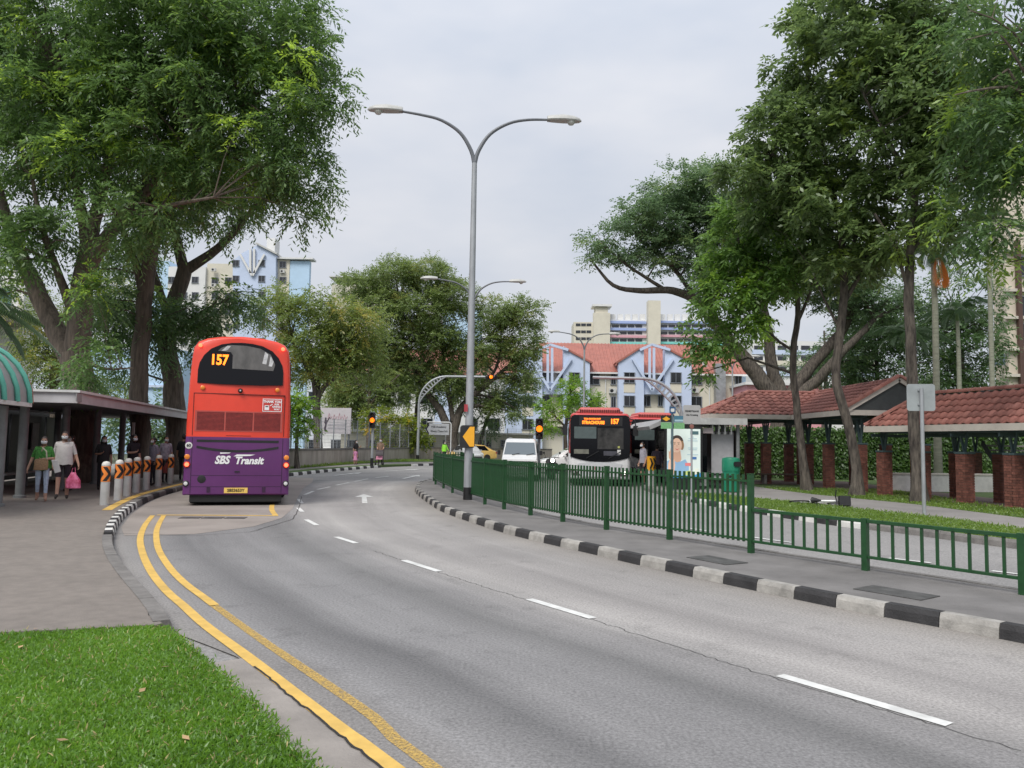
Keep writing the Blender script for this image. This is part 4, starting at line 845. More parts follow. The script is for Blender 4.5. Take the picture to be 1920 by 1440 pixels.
# --- cars
def car(label, loc, rz, paint, group='cars beyond the junction', taxi=False):
    t = thing('car', label, 'car', loc, rz, group)
    MB().loft(body_rings([(0.0, 0.7, 0.66, 0.35, 0.62, 0.06), (0.1, 0.8, 0.76, 0.25, 0.72, 0.08), (0.4, 0.87, 0.84, 0.22, 0.8, 0.08), (1.1, 0.88, 0.84, 0.2, 0.93, 0.08), (3.2, 0.88, 0.84, 0.2, 0.98, 0.08), (4.1, 0.87, 0.8, 0.24, 0.98, 0.1), (4.35, 0.78, 0.7, 0.34, 0.85, 0.1)])).build('body', paint, t, smooth=True)
    cb = MB().loft(body_rings([(0.95, 0.82, 0.74, 0.9, 0.955, 0.02), (1.75, 0.82, 0.64, 0.9, 1.44, 0.1), (2.4, 0.82, 0.64, 0.9, 1.5, 0.1), (3.2, 0.82, 0.64, 0.9, 1.44, 0.1), (3.95, 0.8, 0.72, 0.9, 1.02, 0.04)])).build('cabin', paint, t, smooth=True)
    for s_ in (-1, 1):
        for y0, y1, ya, yb in ((1.35, 2.35, 1.85, 2.35), (2.42, 3.55, 2.42, 3.2)):
            vs = [(s_ * 0.835, y0, 0.98), (s_ * 0.835, y1, 0.98), (s_ * 0.70, yb, 1.38), (s_ * 0.70, ya, 1.38)]; vs += [(x - s_ * 0.08, y, z) for x, y, z in vs]
            MB().add(vs, [(0, 1, 2, 3), (4, 7, 6, 5), (0, 4, 5, 1), (1, 5, 6, 2), (2, 6, 7, 3), (3, 7, 4, 0)]).build('side_window', M_GLASSB, cb)
        wheel(t, (s_ * 0.78, 0.85, 0.32), 0.32, 0.2); wheel(t, (s_ * 0.78, 3.4, 0.32), 0.32, 0.2)
        MB().box((s_ * 0.6, 0.06, 0.66), (0.3, 0.14, 0.12)).build('headlight', M_CLEARL, t); MB().box((s_ * 0.65, 4.3, 0.78), (0.22, 0.12, 0.14)).build('tail_light', mat('tail_red', (0.3, 0.02, 0.02), 0.3), t)
        MB().extrude(rrect(0.16, 0.12, 0.03), 1.4, 1.5).build('mirror', paint, t, loc=(s_ * 0.95, 0, 1.0))
    slope_plate('windscreen', M_GLASSB, t, [(-0.72, 1.05, 0.98), (0.72, 1.05, 0.98), (0.6, 1.7, 1.4), (-0.6, 1.7, 1.4)])
    plate('bumper', mat('bumper_black', (0.03, 0.03, 0.03), 0.6), t, -0.6, 0.6, 0.32, 0.5, -0.02, 0.1)
    return t
car('white car crossing behind the motorcycle and the van', (1.55, 45.5, -0.01), rad(-84), M_CARW)
car('pale parked car by the wall left of the van', (-3.0, 66.5, -0.01), rad(20), mat('car_pale', (0.5, 0.51, 0.52), 0.3, coat=0.5))
car('yellow taxi partly hidden behind the lamp post', (-5.6, 70.0, -0.01), rad(-70), mat('car_yellow', (0.65, 0.42, 0.12), 0.35, coat=0.4))

# --- motorcycle with its lamp lit
MC = thing('motorcycle', 'dark motorcycle with lit headlamp beside the oncoming bus', 'motorcycle', (1.98, 36.3, 0.0), rad(6))
for y, r in ((0.3, 0.3), (1.6, 0.3)): 
    MB().lathe([(r * 0.68, -0.05), (r * 0.95, -0.05), (r, 0), (r * 0.95, 0.05), (r * 0.68, 0.05)], (0, y, r), 20, axis='X').build('wheel', M_RUBBER, MC, smooth=True)
    MB().lathe([(0.04, -0.06), (0.2, -0.02), (0.2, 0.02), (0.04, 0.06)], (0, y, r), 14, axis='X').build('hub', M_RIM, MC, smooth=True)
for s_ in (-1, 1): MB().tube([(s_ * 0.09, 0.3, 0.3), (s_ * 0.09, 0.52, 0.95)], 0.028, 8).build('fork', M_CHROME, MC)
MB().tube([(-0.36, 0.62, 1.02), (-0.2, 0.52, 1.05), (0, 0.5, 1.0), (0.2, 0.52, 1.05), (0.36, 0.62, 1.02)], 0.018, 6).build('handlebar', M_BLACK, MC, smooth=True)
MB().loft([[Vector((w * math.cos(a), y, z + h * math.sin(a))) for a in (2 * math.pi * k / 12 for k in range(12))] for y, z, w, h in ((0.3, 0.82, 0.05, 0.06), (0.38, 0.84, 0.17, 0.2), (0.6, 0.84, 0.2, 0.2), (0.95, 0.74, 0.19, 0.16), (1.4, 0.74, 0.16, 0.1), (1.85, 0.82, 0.1, 0.05), (1.9, 0.83, 0.02, 0.02))]).build('fairing', mat('motorcycle_dark', (0.03, 0.03, 0.035), 0.3, coat=0.4), MC, smooth=True)
MB().loft([[Vector((w * math.cos(a), y, z + h * math.sin(a))) for a in (2 * math.pi * k / 10 for k in range(10))] for y, z, w, h in ((0.95, 0.86, 0.05, 0.03), (1.1, 0.84, 0.14, 0.06), (1.5, 0.88, 0.14, 0.06), (1.75, 0.92, 0.06, 0.03))]).build('seat', M_RUBBER, MC, smooth=True)
MB().lathe([(0.09, 0), (0.08, 0.03), (0.001, 0.05)], (0, 0.32, 0.9), 14, axis='Y').build('headlamp', M_HEAD_L, MC, smooth=True)
MB().tube([(0.12, 0.9, 0.3), (0.14, 1.8, 0.38)], 0.05, 8).build('exhaust', M_CHROME, MC)
for s_ in (-1, 1):
    mm = MB().tube([(s_ * 0.28, 0.56, 1.05), (s_ * 0.36, 0.54, 1.22)], 0.01, 5).build('mirror_stalk', M_BLACK, MC); MB().lathe([(0.055, 0), (0.05, 0.02), (0.001, 0.025)], (s_ * 0.38, 0.54, 1.25), 10, axis='Y').build('mirror', M_BLACK, mm)

# --- bicycle lying in the grass
BK = thing('fallen_bicycle', 'black and white bicycle lying on its side in the grass', 'bicycle', (8.75, 22.3, 0.16), rad(-14))
BK.rotation_euler = (rad(80), 0, rad(-10))
M_BW = mat('cycle_white', (0.7, 0.7, 0.7), 0.4)
def circ(cx, cz, r, n_=20): return [(cx + r * math.cos(2 * math.pi * k / n_), 0, cz + r * math.sin(2 * math.pi * k / n_)) for k in range(n_ + 1)]
for cx in (-0.52, 0.5):
    w_ = MB().tube(circ(cx, 0, 0.3), 0.022, 6, cap=False).build('wheel', M_RUBBER, BK, smooth=True)
    sp = MB()
    for k in range(10): a = math.pi * k / 10; sp.beam((cx - 0.29 * math.cos(a), 0, -0.29 * math.sin(a)), (cx + 0.29 * math.cos(a), 0, 0.29 * math.sin(a)), 0.005)
    stuff(sp.build('spokes', M_CHROME, w_))
for a, b in (((-0.52, 0, 0), (-0.08, 0, -0.02)), ((-0.08, 0, -0.02), (-0.2, 0, 0.45)), ((-0.08, 0, -0.02), (0.34, 0, 0.42)), ((-0.18, 0, 0.38), (0.33, 0, 0.46)), ((-0.52, 0, 0), (-0.18, 0, 0.38)), ((0.32, 0, 0.5), (0.5, 0, 0))):
    MB().tube([a, b], 0.028, 8).build('frame_tube', M_BW, BK, smooth=True)
MB().tube([(0.3, 0.28, 0.66), (0.28, 0.12, 0.62), (0.31, 0, 0.58), (0.28, -0.12, 0.62), (0.3, -0.28, 0.66)], 0.016, 6).build('handlebar', M_BLACK, BK, smooth=True)
MB().loft([[Vector((x, w * math.cos(a), 0.52 + 0.03 * math.sin(a))) for a in (2 * math.pi * k / 8 for k in range(8))] for x, w in ((-0.36, 0.02), (-0.32, 0.09), (-0.2, 0.06), (-0.08, 0.02))]).build('saddle', M_BLACK, BK, smooth=True)
MB().extrude(rrect(0.3, 0.22, 0.03), -0.13, 0.13).build('basket', M_BLACK, BK, loc=(0.52, 0, 0.55))
MB().lathe([(0.1, -0.01), (0.1, 0.01)], (-0.08, -0.05, -0.02), 14, axis='Y').build('chain_ring', M_BLACK, BK)
for s_ in (-1, 1): MB().beam((-0.08, s_ * 0.08, -0.02), (-0.08 + s_ * 0.14, s_ * 0.08, -0.1), 0.02).build('crank', M_BLACK, BK)

# ================================================================== PEOPLE
SKIN = [mat('skin_a', (0.42, 0.24, 0.17), 0.55, var=0.06), mat('skin_b', (0.33, 0.18, 0.12), 0.55, var=0.06)]
M_HAIR = mat('hair_black', (0.014, 0.012, 0.011), 0.5, var=0.3); M_HAIRG = mat('hair_grey_brown', (0.06, 0.045, 0.04), 0.55, var=0.3)
M_MASK = mat('face_mask', (0.6, 0.63, 0.64), 0.8, var=0.04); M_SHOE = mat('shoe_dark', (0.03, 0.025, 0.022), 0.6); M_EYE = mat('eye_dark', (0.02, 0.015, 0.012), 0.3)
def person(label, loc, face, h, shirt, pants, skin=0, hair=M_HAIR, mask=True, long_hair=False, pants_to=1.0, sleeve=1.0, pose=None, shoes=None, skirt=None, build=1.0, name='person'):
    """local -y is forward; pants_to: 0.45 ends above the knee, 1.0 at the ankle; sleeve: 0.5 elbow, 1 wrist"""
    k = h / 1.70
    J = dict(pel=(0, 0, .95), spi=(0, 0.0, 1.13), che=(0, 0.0, 1.31), nek=(0, 0.005, 1.44), hd=(0, -.012, 1.53),
             shL=(.165, 0, 1.385), elL=(.215, .03, 1.11), wrL=(.225, -.05, .87), haL=(.222, -.08, .79), shR=(-.165, 0, 1.385), elR=(-.215, .03, 1.11), wrR=(-.225, -.05, .87), haR=(-.222, -.08, .79),
             hiL=(.085, 0, .90), knL=(.095, -.02, .49), anL=(.10, .025, .085), toL=(.115, -.15, .038), hiR=(-.085, 0, .90), knR=(-.095, -.02, .49), anR=(-.10, .025, .085), toR=(-.115, -.15, .038))
    if pose: J.update(pose)
    b_ = build
    R_ = dict(pel=(.150 * b_, .115 * b_), spi=(.135 * b_, .105 * b_), che=(.150 * b_, .112 * b_), nek=(.055, .055), hd=(.055, .06), sh=(.062 * b_, .062 * b_), el=(.045, .045), wr=(.030, .030), ha=(.030, .022), hi=(.088 * b_, .09 * b_), kn=(.057, .058), an=(.040, .042), to=(.044, .034))
    E = [('pel', 'spi', 't'), ('spi', 'che', 't'), ('che', 'nek', 'n'), ('nek', 'hd', 'n')]
    for s_ in 'LR': E += [('che', 'sh' + s_, 't'), ('sh' + s_, 'el' + s_, 'u'), ('el' + s_, 'wr' + s_, 'f'), ('wr' + s_, 'ha' + s_, 'h'), ('pel', 'hi' + s_, 'p'), ('hi' + s_, 'kn' + s_, 'th'), ('kn' + s_, 'an' + s_, 'si'), ('an' + s_, 'to' + s_, 'ft')]
    names = list(J); vs = [Vector(J[n]) * k for n in names]
    me = bpy.data.meshes.new('sk'); me.from_pydata(vs, [(names.index(a), names.index(b)) for a, b, _ in E], [])
    o = bpy.data.objects.new('sk', me); COL.objects.link(o); o.modifiers.new('s', 'SKIN')
    sv = me.skin_vertices[0].data
    for i, n in enumerate(names):
        r = R_.get(n) or R_[n[:2]]; sv[i].radius = (r[0] * k, r[1] * k); sv[i].use_root = (n == 'pel')
    sb = o.modifiers.new('b', 'SUBSURF'); sb.levels = 1; sb.render_levels = 1
    dg = bpy.context.evaluated_depsgraph_get(); ev = bpy.data.meshes.new_from_object(o.evaluated_get(dg))
    bpy.data.objects.remove(o); bpy.data.meshes.remove(me)
    m = MB(); V = [v.co.copy() for v in ev.vertices]; Fs = [tuple(p.vertices) for p in ev.polygons]; bpy.data.meshes.remove(ev)
    segs = [(Vector(J[a]) * k, Vector(J[b]) * k, c) for a, b, c in E]; mi = []
    for f in Fs:
        c = sum((V[i] for i in f), Vector()) / len(f); best = (9, 't', 0)
        for a, b, kind in segs:
            d = b - a; t = max(0, min(1, (c - a).dot(d) / d.length_squared)); q = (c - (a + d * t)).length - (0.05 if kind in 't' else 0)
            if q < best[0]: best = (q, kind, t)
        kd, t = best[1], best[2]
        mi.append({'t': 0, 'n': 2, 'p': 1, 'ft': 3, 'h': 2}.get(kd, 2) if kd in ('t', 'n', 'p', 'ft', 'h') else
                  (0 if (kd == 'u' and t < sleeve * 2) or (kd == 'f' and t < (sleeve - 0.5) * 2) else 2) if kd in 'uf' else
                  (1 if (kd == 'th' and t < pants_to / 0.5) or (kd == 'si' and t < (pants_to - 0.5) * 2) else 2))
    m.v = [tuple(v) for v in V]; m.f = Fs; m.m = mi
    # hands: four fingers and a thumb rooted in the palm
    for s_, sg in (('L', 1), ('R', -1)):
        w_, ha = Vector(J['wr' + s_]) * k, Vector(J['ha' + s_]) * k; d = (ha - w_).normalized(); side = Vector((0, -1, 0)) - d * Vector((0, -1, 0)).dot(d)
        side = side.normalized() if side.length > 0.05 else Vector((1, 0, 0)); nrm = d.cross(side) * (1 if sg > 0 else -1)
        for q, L in enumerate((.062, .07, .066, .052)):
            a = ha + side * (0.026 - 0.017 * q) * k; m.tube([a - d * .02 * k, a + d * L * .45 * k, a + d * L * .8 * k + nrm * .012 * k, a + d * L * .95 * k + nrm * .03 * k], [.0095 * k, .009 * k, .008 * k, .006 * k], 5, mi=2)
        a = w_.lerp(ha, 0.55) + side * .022 * k; m.tube([a, a + side * .025 * k + d * .02 * k, a + side * .03 * k + d * .055 * k + nrm * .01 * k], [.012 * k, .0105 * k, .007 * k], 5, mi=2)
    # head
    hc = Vector(J['hd']) * k + Vector((0, -.005, .062)) * k; nu, nv = 14, 10; hv, hf = [], []
    for i in range(nv + 1):
        th = math.pi * i / nv
        for j in range(nu):
            ph = 2 * math.pi * j / nu; x, y, z = math.sin(th) * math.cos(ph), math.sin(th) * math.sin(ph), math.cos(th)
            jaw = 1 - 0.22 * max(0, -z) ** 1.2; front = 1 + (0.04 if y < -0.3 else 0)
            hv.append(hc + Vector((x * .074 * jaw, y * .094 * jaw * front, z * .112)) * k)
    for i in range(nv):
        for j in range(nu): hf.append((i * nu + j, i * nu + (j + 1) % nu, (i + 1) * nu + (j + 1) % nu, (i + 1) * nu + j))
    m.add(hv, hf, 2)
    m.tube([hc + Vector((0, -.088, .01)) * k, hc + Vector((0, -.115, -.022)) * k, hc + Vector((0, -.09, -.03)) * k], [.009 * k, .014 * k, .01 * k], 5, mi=2)
    for sg in (-1, 1):
        m.lathe([(.004 * k, -.008 * k), (.025 * k, 0), (.004 * k, .008 * k)], hc + Vector((sg * .074, .01, -.005)) * k, 8, mi=2, axis='X')
        m.lathe([(.002 * k, -.008 * k), (.012 * k, 0), (.002 * k, .008 * k)], hc + Vector((sg * .032, -.09, .008)) * k, 6, mi=4, axis='Y')
    if not mask: m.box(hc + Vector((0, -.088, -.058)) * k, (.045 * k, .012 * k, .008 * k), mi=5)
    root = thing(name, label, 'person', loc, face)
    m.build('body', [shirt, pants, SKIN[skin], shoes or M_SHOE, M_EYE, mat('lips', (0.3, 0.1, 0.09), 0.5)], root, smooth=True)
    # hair
    hm = MB(); hv2, hf2 = [], []
    for i in range(6):
        th = math.pi * i / 5
        for j in range(nu):
            ph = 2 * math.pi * j / nu; x, y, z = math.sin(th) * math.cos(ph), math.sin(th) * math.sin(ph), math.cos(th)
            lim = 0.5 if ph > math.pi * 1.18 and ph < math.pi * 1.82 else (-0.05 if ph > math.pi * 1.02 and ph < math.pi * 1.98 else -0.62)
            th2 = min(th * 0.75, math.acos(lim)); x, y, z = math.sin(th2) * math.cos(ph), math.sin(th2) * math.sin(ph), math.cos(th2)
            hv2.append(hc + Vector((x * .081, y * .101 + .004, z * .121)) * k)
    for i in range(5):
        for j in range(nu): hf2.append((i * nu + j, i * nu + (j + 1) % nu, (i + 1) * nu + (j + 1) % nu, (i + 1) * nu + j))
    hm.add(hv2, hf2)
    if long_hair:
        rg = []
        for z, w, d_, yy in ((0.09, .07, .05, .04), (0.0, .088, .06, .05), (-.12, .095, .05, .06), (-.24, .085, .035, .075), (-.3, .05, .015, .07)):
            rg.append([hc + Vector((w * math.cos(a), yy + d_ * math.sin(a), z)) * k for a in (2 * math.pi * q / 12 for q in range(12))])
        hm.loft(rg)
    hm.build('hair', hair, root, smooth=True)
    if mask:
        mv, mf = [], []
        for i in range(5):
            for j in range(7):
                a = rad(-68 + 136 * j / 6); z = -.085 + .08 * i / 4; wd = .085 - .02 * abs(i - 3) / 3
                mv.append(hc + Vector((wd * math.sin(a), -(.105 + .02 * math.cos(a) * (1 - abs(i - 2) / 4)) * math.cos(a) * (0.96 if i == 0 else 1), z)) * k)
        for i in range(4):
            for j in range(6): mf.append((i * 7 + j, i * 7 + j + 1, (i + 1) * 7 + j + 1, (i + 1) * 7 + j))
        mk = MB().add(mv, mf).build('face_mask', M_MASK, root, smooth=True); so = mk.modifiers.new('t', 'SOLIDIFY'); so.thickness = 0.004
    rg = []
    if not skirt:
        for z, w, d_ in ((1.37, .15, .1), (1.3, .172, .128), (1.12, .168, .13), (.98, .178, .138), (.87, .184, .142)):
            rg.append([Vector((w * b_ * math.cos(a) * (1 + .035 * math.sin(4 * a + z * 8)), d_ * b_ * math.sin(a) * (1 + .05 * math.sin(3 * a + z * 5)), z + .012 * math.sin(5 * a))) * k for a in (2 * math.pi * q / 20 for q in range(20))])
        MB().loft(rg, cap=False).build('shirt', shirt, root, smooth=True, fix=False)
    if skirt:
        rg = []
        for z, w in ((.98, .155), (.8, .19), (.6, .22), (skirt[0], .24)):
            rg.append([Vector((w * math.cos(a) * (1 + .05 * math.sin(5 * a)), w * .8 * math.sin(a), z)) * k for a in (2 * math.pi * q / 18 for q in range(18))])
        MB().loft(rg).build('skirt', skirt[1], root, smooth=True)
    return root
C = lambda n, c, v=0.18, s=14: mat('cloth_' + n, c, 0.85, var=v, scale=s)
def walk(a=1, L=0.13):
    return dict(knL=(.095, -.06 * a - .02, .49), anL=(.10, -.10 * a + .02, .085), toL=(.115, -.10 * a - .13, .04), knR=(-.095, .02 * a - .03, .50), anR=(-.10, .16 * a, .12), toR=(-.115, .16 * a - .13, .045))
pz = walk(1); pz.update(elL=(.235, -.02, 1.13), wrL=(.06, -.2, 1.12), haL=(-.02, -.22, 1.12), elR=(-.25, .06, 1.12), wrR=(-.33, .0, .88), haR=(-.345, -.03, .80))
person('woman in green top and cropped pale jeans carrying a brown handbag', (-11.3, 19.05, 0.10), rad(28), 1.56, C('green_print', (0.05, 0.2, 0.035), 0.5, 22), C('pale_denim', (0.36, 0.42, 0.52)), hair=M_HAIRG, pants_to=0.80, sleeve=0.45, pose=pz, shoes=mat('sandal', (0.3, 0.17, 0.12), 0.6), build=1.12)
pz = walk(-0.8); pz.update(elL=(.25, .03, 1.12), wrL=(.33, -.05, .89), haL=(.345, -.07, .81))
person('man in white short sleeved shirt and dark shorts holding a pink bag', (-11.2, 19.75, 0.10), rad(25), 1.70, C('off_white', (0.55, 0.52, 0.5), 0.08), C('dark_shorts', (0.03, 0.02, 0.028)), hair=M_HAIRG, pants_to=0.46, sleeve=0.5, pose=pz, build=1.1)
q_ = [('person in dark red checked shirt standing deep in the shelter shade', (-12.6, 22.6), 1.62, (0.09, 0.03, 0.035), (0.015, 0.015, 0.02), False, -40),
      ('woman in black holding a phone, waiting behind the third bollard', (-12.15, 23.5), 1.6, (0.02, 0.02, 0.022), (0.012, 0.012, 0.014), True, 35),
      ('long haired woman in black dress behind the fourth bollard', (-11.6, 24.2), 1.66, (0.016, 0.014, 0.018), (0.012, 0.012, 0.014), True, 60),
      ('woman in patterned grey top behind the fifth bollard', (-11.75, 25.9), 1.58, (0.18, 0.16, 0.2), (0.02, 0.02, 0.028), False, -30),
      ('man in pale checked shirt and black trousers at the shelter', (-12.1, 27.6), 1.63, (0.36, 0.33, 0.38), (0.015, 0.014, 0.018), False, 40),
      ('man in black with crossbody strap walking near the bus side', (-12.05, 29.0), 1.72, (0.014, 0.014, 0.018), (0.012, 0.012, 0.015), False, 190)]
for i, (lb, (x, y), h_, cs, cp, lh, f) in enumerate(q_):
    ps = dict(elR=(-.23, -.04, 1.12), wrR=(-.12, -.24, 1.14), haR=(-.07, -.27, 1.17)) if i in (1, 2) else (walk(1 if i % 2 else -1) if i in (4, 5) else None)
    person(lb, (x, y, 0.10), rad(f), h_, C('queue_top_%d' % 'abcdef'.index('abcdef'[i]), cs, 0.3), C('queue_bottom_%d' % i, cp), skin=i % 2, long_hair=lh, sleeve=0.5, pose=ps, skirt=(0.45, C('queue_bottom_%d' % i, cp)) if i == 2 else None)
pz = dict(elL=(.23, -.05, 1.13), wrL=(.16, -.26, 1.22), haL=(.15, -.3, 1.27))
person('long haired woman in dark dress standing on the far pavement', (-10.25, 52.0, 0.10), rad(60), 1.6, C('far_dark', (0.02, 0.017, 0.02)), C('far_dark', (0.02, 0.017, 0.02)), long_hair=True, pose=pz, sleeve=0.5, pants_to=0.3, skirt=(0.42, C('far_dark', (0.02, 0.017, 0.02))))
person('small child in pink dress beside the long haired woman', (-10.1, 51.2, 0.10), rad(20), 1.02, C('pink', (0.55, 0.22, 0.38)), C('pink', (0.55, 0.22, 0.38)), mask=False, sleeve=0.4, pants_to=0.3, skirt=(0.5, C('pink', (0.55, 0.22, 0.38))))
pz = dict(elL=(.21, -.03, 1.13), wrL=(.17, -.25, 1.02), haL=(.16, -.32, 1.0), elR=(-.21, -.03, 1.13), wrR=(-.17, -.25, 1.02), haR=(-.16, -.32, 1.0))
person('man in brown shirt pushing a pink stroller on the far pavement', (-8.55, 51.6, 0.10), rad(5), 1.72, C('brown', (0.2, 0.13, 0.09)), C('brown_dark', (0.04, 0.03, 0.03)), pose=pz, sleeve=0.5)
pz = walk(0.6)
person('man in grey tee and black shorts at the right hand bus stop', (5.25, 31.2, 0.10), rad(-70), 1.72, C('grey_tee', (0.3, 0.29, 0.33)), C('black_shorts', (0.015, 0.014, 0.018)), pants_to=0.46, sleeve=0.5, pose=pz, mask=True)
person('person in dark violet top and black trousers queueing for the second bus', (5.85, 31.5, 0.10), rad(160), 1.62, C('violet_grey', (0.1, 0.075, 0.1)), C('black_trousers', (0.012, 0.012, 0.014)), sleeve=0.9)
pz = dict(elL=(.24, -.04, 1.12), wrL=(.3, -.16, .95))
person('worker in lime high visibility vest beyond the direction sign', (-5.6, 66.4, 0.0), rad(30), 1.7, C('hi_vis', (0.3, 0.75, 0.06)), C('work_trousers', (0.03, 0.035, 0.05)), pose=pz)

# --- things people carry
def bag_mesh(w, h, d, taper=0.7, sag=0.0):
    rg = []
    for z, s_, dd in ((0, .86, .8), (.04 * h, 1, 1), (.5 * h, .98, .95), (.85 * h, taper, .5), (h, taper * .75, .25)):
        rg.append([Vector((w / 2 * s_ * math.copysign(abs(math.cos(a)) ** .6, math.cos(a)) * (1 + .06 * math.sin(3 * a + z * 9)), d / 2 * dd * math.copysign(abs(math.sin(a)) ** .6, math.sin(a)), z)) for a in (2 * math.pi * q / 16 for q in range(16))])
    return MB().loft(rg)
PB = thing('plastic_bag', 'bright pink plastic carrier bag hanging from the man\'s hand', 'bag', (-10.92, 19.72, 0.38))
bag_mesh(0.34, 0.4, 0.2, 0.45).build('bag', mat('pink_plastic', (0.75, 0.06, 0.14), 0.35, var=0.35, scale=9, c2=(0.7, 0.2, 0.35)), PB, smooth=True)
MB().tube([(-.05, 0, .38), (-.03, 0, .5), (0.03, 0, .52), (.05, 0, .38)], 0.008, 6).build('handle', mat('pink_plastic', (0.75, 0.06, 0.14)), PB)
HB = thing('handbag', 'brown woven handbag held against the green top', 'bag', (-11.22, 18.83, 0.86), rad(28))
bag_mesh(0.3, 0.27, 0.14, 0.95).build('bag', mat('woven_brown', (0.25, 0.15, 0.08), 0.8, var=0.3, scale=40), HB, smooth=True)
MB().tube([(.12, -.03, .26), (.1, -.04, .45), (.02, .03, .53), (-.0, .1, .45)], 0.016, 6).build('strap', mat('strap_cream', (0.5, 0.47, 0.35), 0.7), HB)
TB = thing('tote_bag', 'plain white tote bag between the walking couple', 'bag', (-11.02, 19.08, 0.82), rad(28))
MB().extrude([(-.09, .28), (.05, .28), (.13, .0), (0.0, -.04)], -0.03, 0.03).build('bag', mat('tote_white', (0.6, 0.58, 0.56), 0.8), TB, bevel=0.01)
RB = thing('shopping_bag', 'dull red shopping bag held near the sixth bollard', 'bag', (-11.9, 27.4, 0.45)); bag_mesh(0.36, 0.36, 0.18, 0.5).build('bag', mat('red_bag', (0.3, 0.06, 0.05), 0.6), RB, smooth=True)
MB().tube([(-.05, 0, .34), (-.03, 0, .46), (0.03, 0, .46), (.05, 0, .34)], 0.01, 6).build('handle', mat('red_bag', (0.3, 0.06, 0.05)), RB)
# stroller
ST = thing('stroller', 'pink and black folding stroller in front of the man in brown', 'stroller', (-8.5, 50.95, 0.10), rad(5))
M_PNK = mat('stroller_pink', (0.6, 0.25, 0.36), 0.7); M_DK = mat('stroller_dark', (0.04, 0.03, 0.035), 0.6)
for sx in (-.24, .24):
    MB().tube([(sx, .5, .95), (sx, .2, .6), (sx, -.3, .12)], .015, 6).build('frame_tube', M_DK, ST); MB().tube([(sx, -.1, .55), (sx, .35, .1)], .015, 6).build('frame_tube', M_DK, ST)
    for y in (-.32, .36): MB().lathe([(.02, -.03), (.085, -.02), (.09, 0), (.085, .02), (.02, .03)], (sx, y, .09), 12, axis='X').build('wheel', M_RUBBER, ST)
MB().tube([(-.24, .5, .95), (-.2, .55, 1.0), (.2, .55, 1.0), (.24, .5, .95)], .016, 6).build('push_bar', M_DK, ST)
MB().extrude([(-.3, .38), (.12, .42), (.3, .85), (.24, .87), (.06, .5), (-.3, .46)], -.2, .2, axis='X').build('seat', M_PNK, ST)
cp = [[Vector((x, .2 - .38 * math.sin(a), .6 + .38 * math.cos(a))) for a in (rad(-20 + 110 * q / 8) for q in range(9))] for x in (-.23, .23)]
MB().add(cp[0] + cp[1], [(i, i + 1, 10 + i, 9 + i) for i in range(8)]).build('hood', M_DK, ST, fix=False)

# ================================================================== COVERED WALKWAYS ON THE RIGHT
M_TILE = mat('roof_tile_red', (0.3, 0.115, 0.09), 0.7, var=0.18, scale=5, dirt=0.3)
M_TILE2 = mat('roof_tile_worn', (0.24, 0.095, 0.075), 0.75, var=0.22, scale=5, dirt=0.55)
M_TILE3 = mat('roof_tile_pale', (0.34, 0.14, 0.11), 0.7, var=0.16, scale=5, dirt=0.15)
M_BOARD = mat('fascia_cream', (0.55, 0.5, 0.44), 0.6, var=0.08, scale=3, dirt=0.15)
M_BRICK = mat('brick_red', (0.19, 0.072, 0.052), 0.8, var=0.2, scale=10, island=0.35, bump=0.3, bscale=60)
M_MORTAR = mat('mortar', (0.16, 0.12, 0.105), 0.9, var=0.15)
M_TEALS = mat('bracket_teal', (0.07, 0.11, 0.115), 0.5, var=0.12)
M_DARKW = mat('soffit_dark', (0.05, 0.055, 0.055), 0.7, var=0.2)
TW, TC = 0.30, 0.31
def tile_mesh(m):
    vs, fs = [], []; n_ = 6
    for z_off, y0, y1 in ((0.0, 0, 0),):
        for k in range(n_ + 1):
            x = TW * 1.03 * k / n_; c = 0.042 * math.sin(math.pi * min(1, k / n_ * 1.6)) if k / n_ < 0.625 else -0.012 * math.sin(math.pi * (k / n_ - 0.625) / 0.375)
            vs += [(x, 0, c + 0.03), (x, TC * 1.12, c), (x, 0, c + 0.008)]
    for k in range(n_):
        a = 3 * k; fs += [(a, a + 3, a + 4, a + 1), (a + 2, a + 5, a + 3, a)]
    me = bpy.data.meshes.new('roof_tile'); me.from_pydata(vs, [], fs); me.materials.append(m); me.polygons.foreach_set('use_smooth', [i % 2 == 0 for i in range(len(fs))]); me.update(); return me
TILES = [tile_mesh(m) for m in (M_TILE, M_TILE, M_TILE3, M_TILE2)]
def slope(parent, p0, along, up_, La, Ls, inside=None, individual=True):
    """lay tiles on a plane: p0 eave corner, along the eave, up_ the slope (3d unit vectors)"""
    a, s_ = Vector(along).normalized(), Vector(up_).normalized(); n_ = a.cross(s_).normalized(); fl = n_.z < 0
    if fl: n_ = -n_
    M3 = Matrix((a, s_, n_)).transposed(); J = MB()
    for r in range(int(math.ceil(Ls / TC))):
        for c in range(int(math.ceil(La / TW))):
            x, y = c * TW, r * TC
            if y + TC * 0.5 > Ls or x + TW * 0.5 > La: continue
            if inside and not inside(x + TW / 2, y + TC / 2): continue
            M4 = Matrix.Translation(Vector(p0) + a * x + s_ * y) @ M3.to_4x4()
            me_ = random.choice(TILES)
            if individual:
                o = link('roof_tile', me_, parent); o.matrix_local = M4
            else: J.add([M4 @ v.co for v in me_.vertices], [tuple(p.vertices) for p in me_.polygons])
    if not individual and J.v: stuff(J.build('roof_tiles', M_TILE, parent, fix=False))
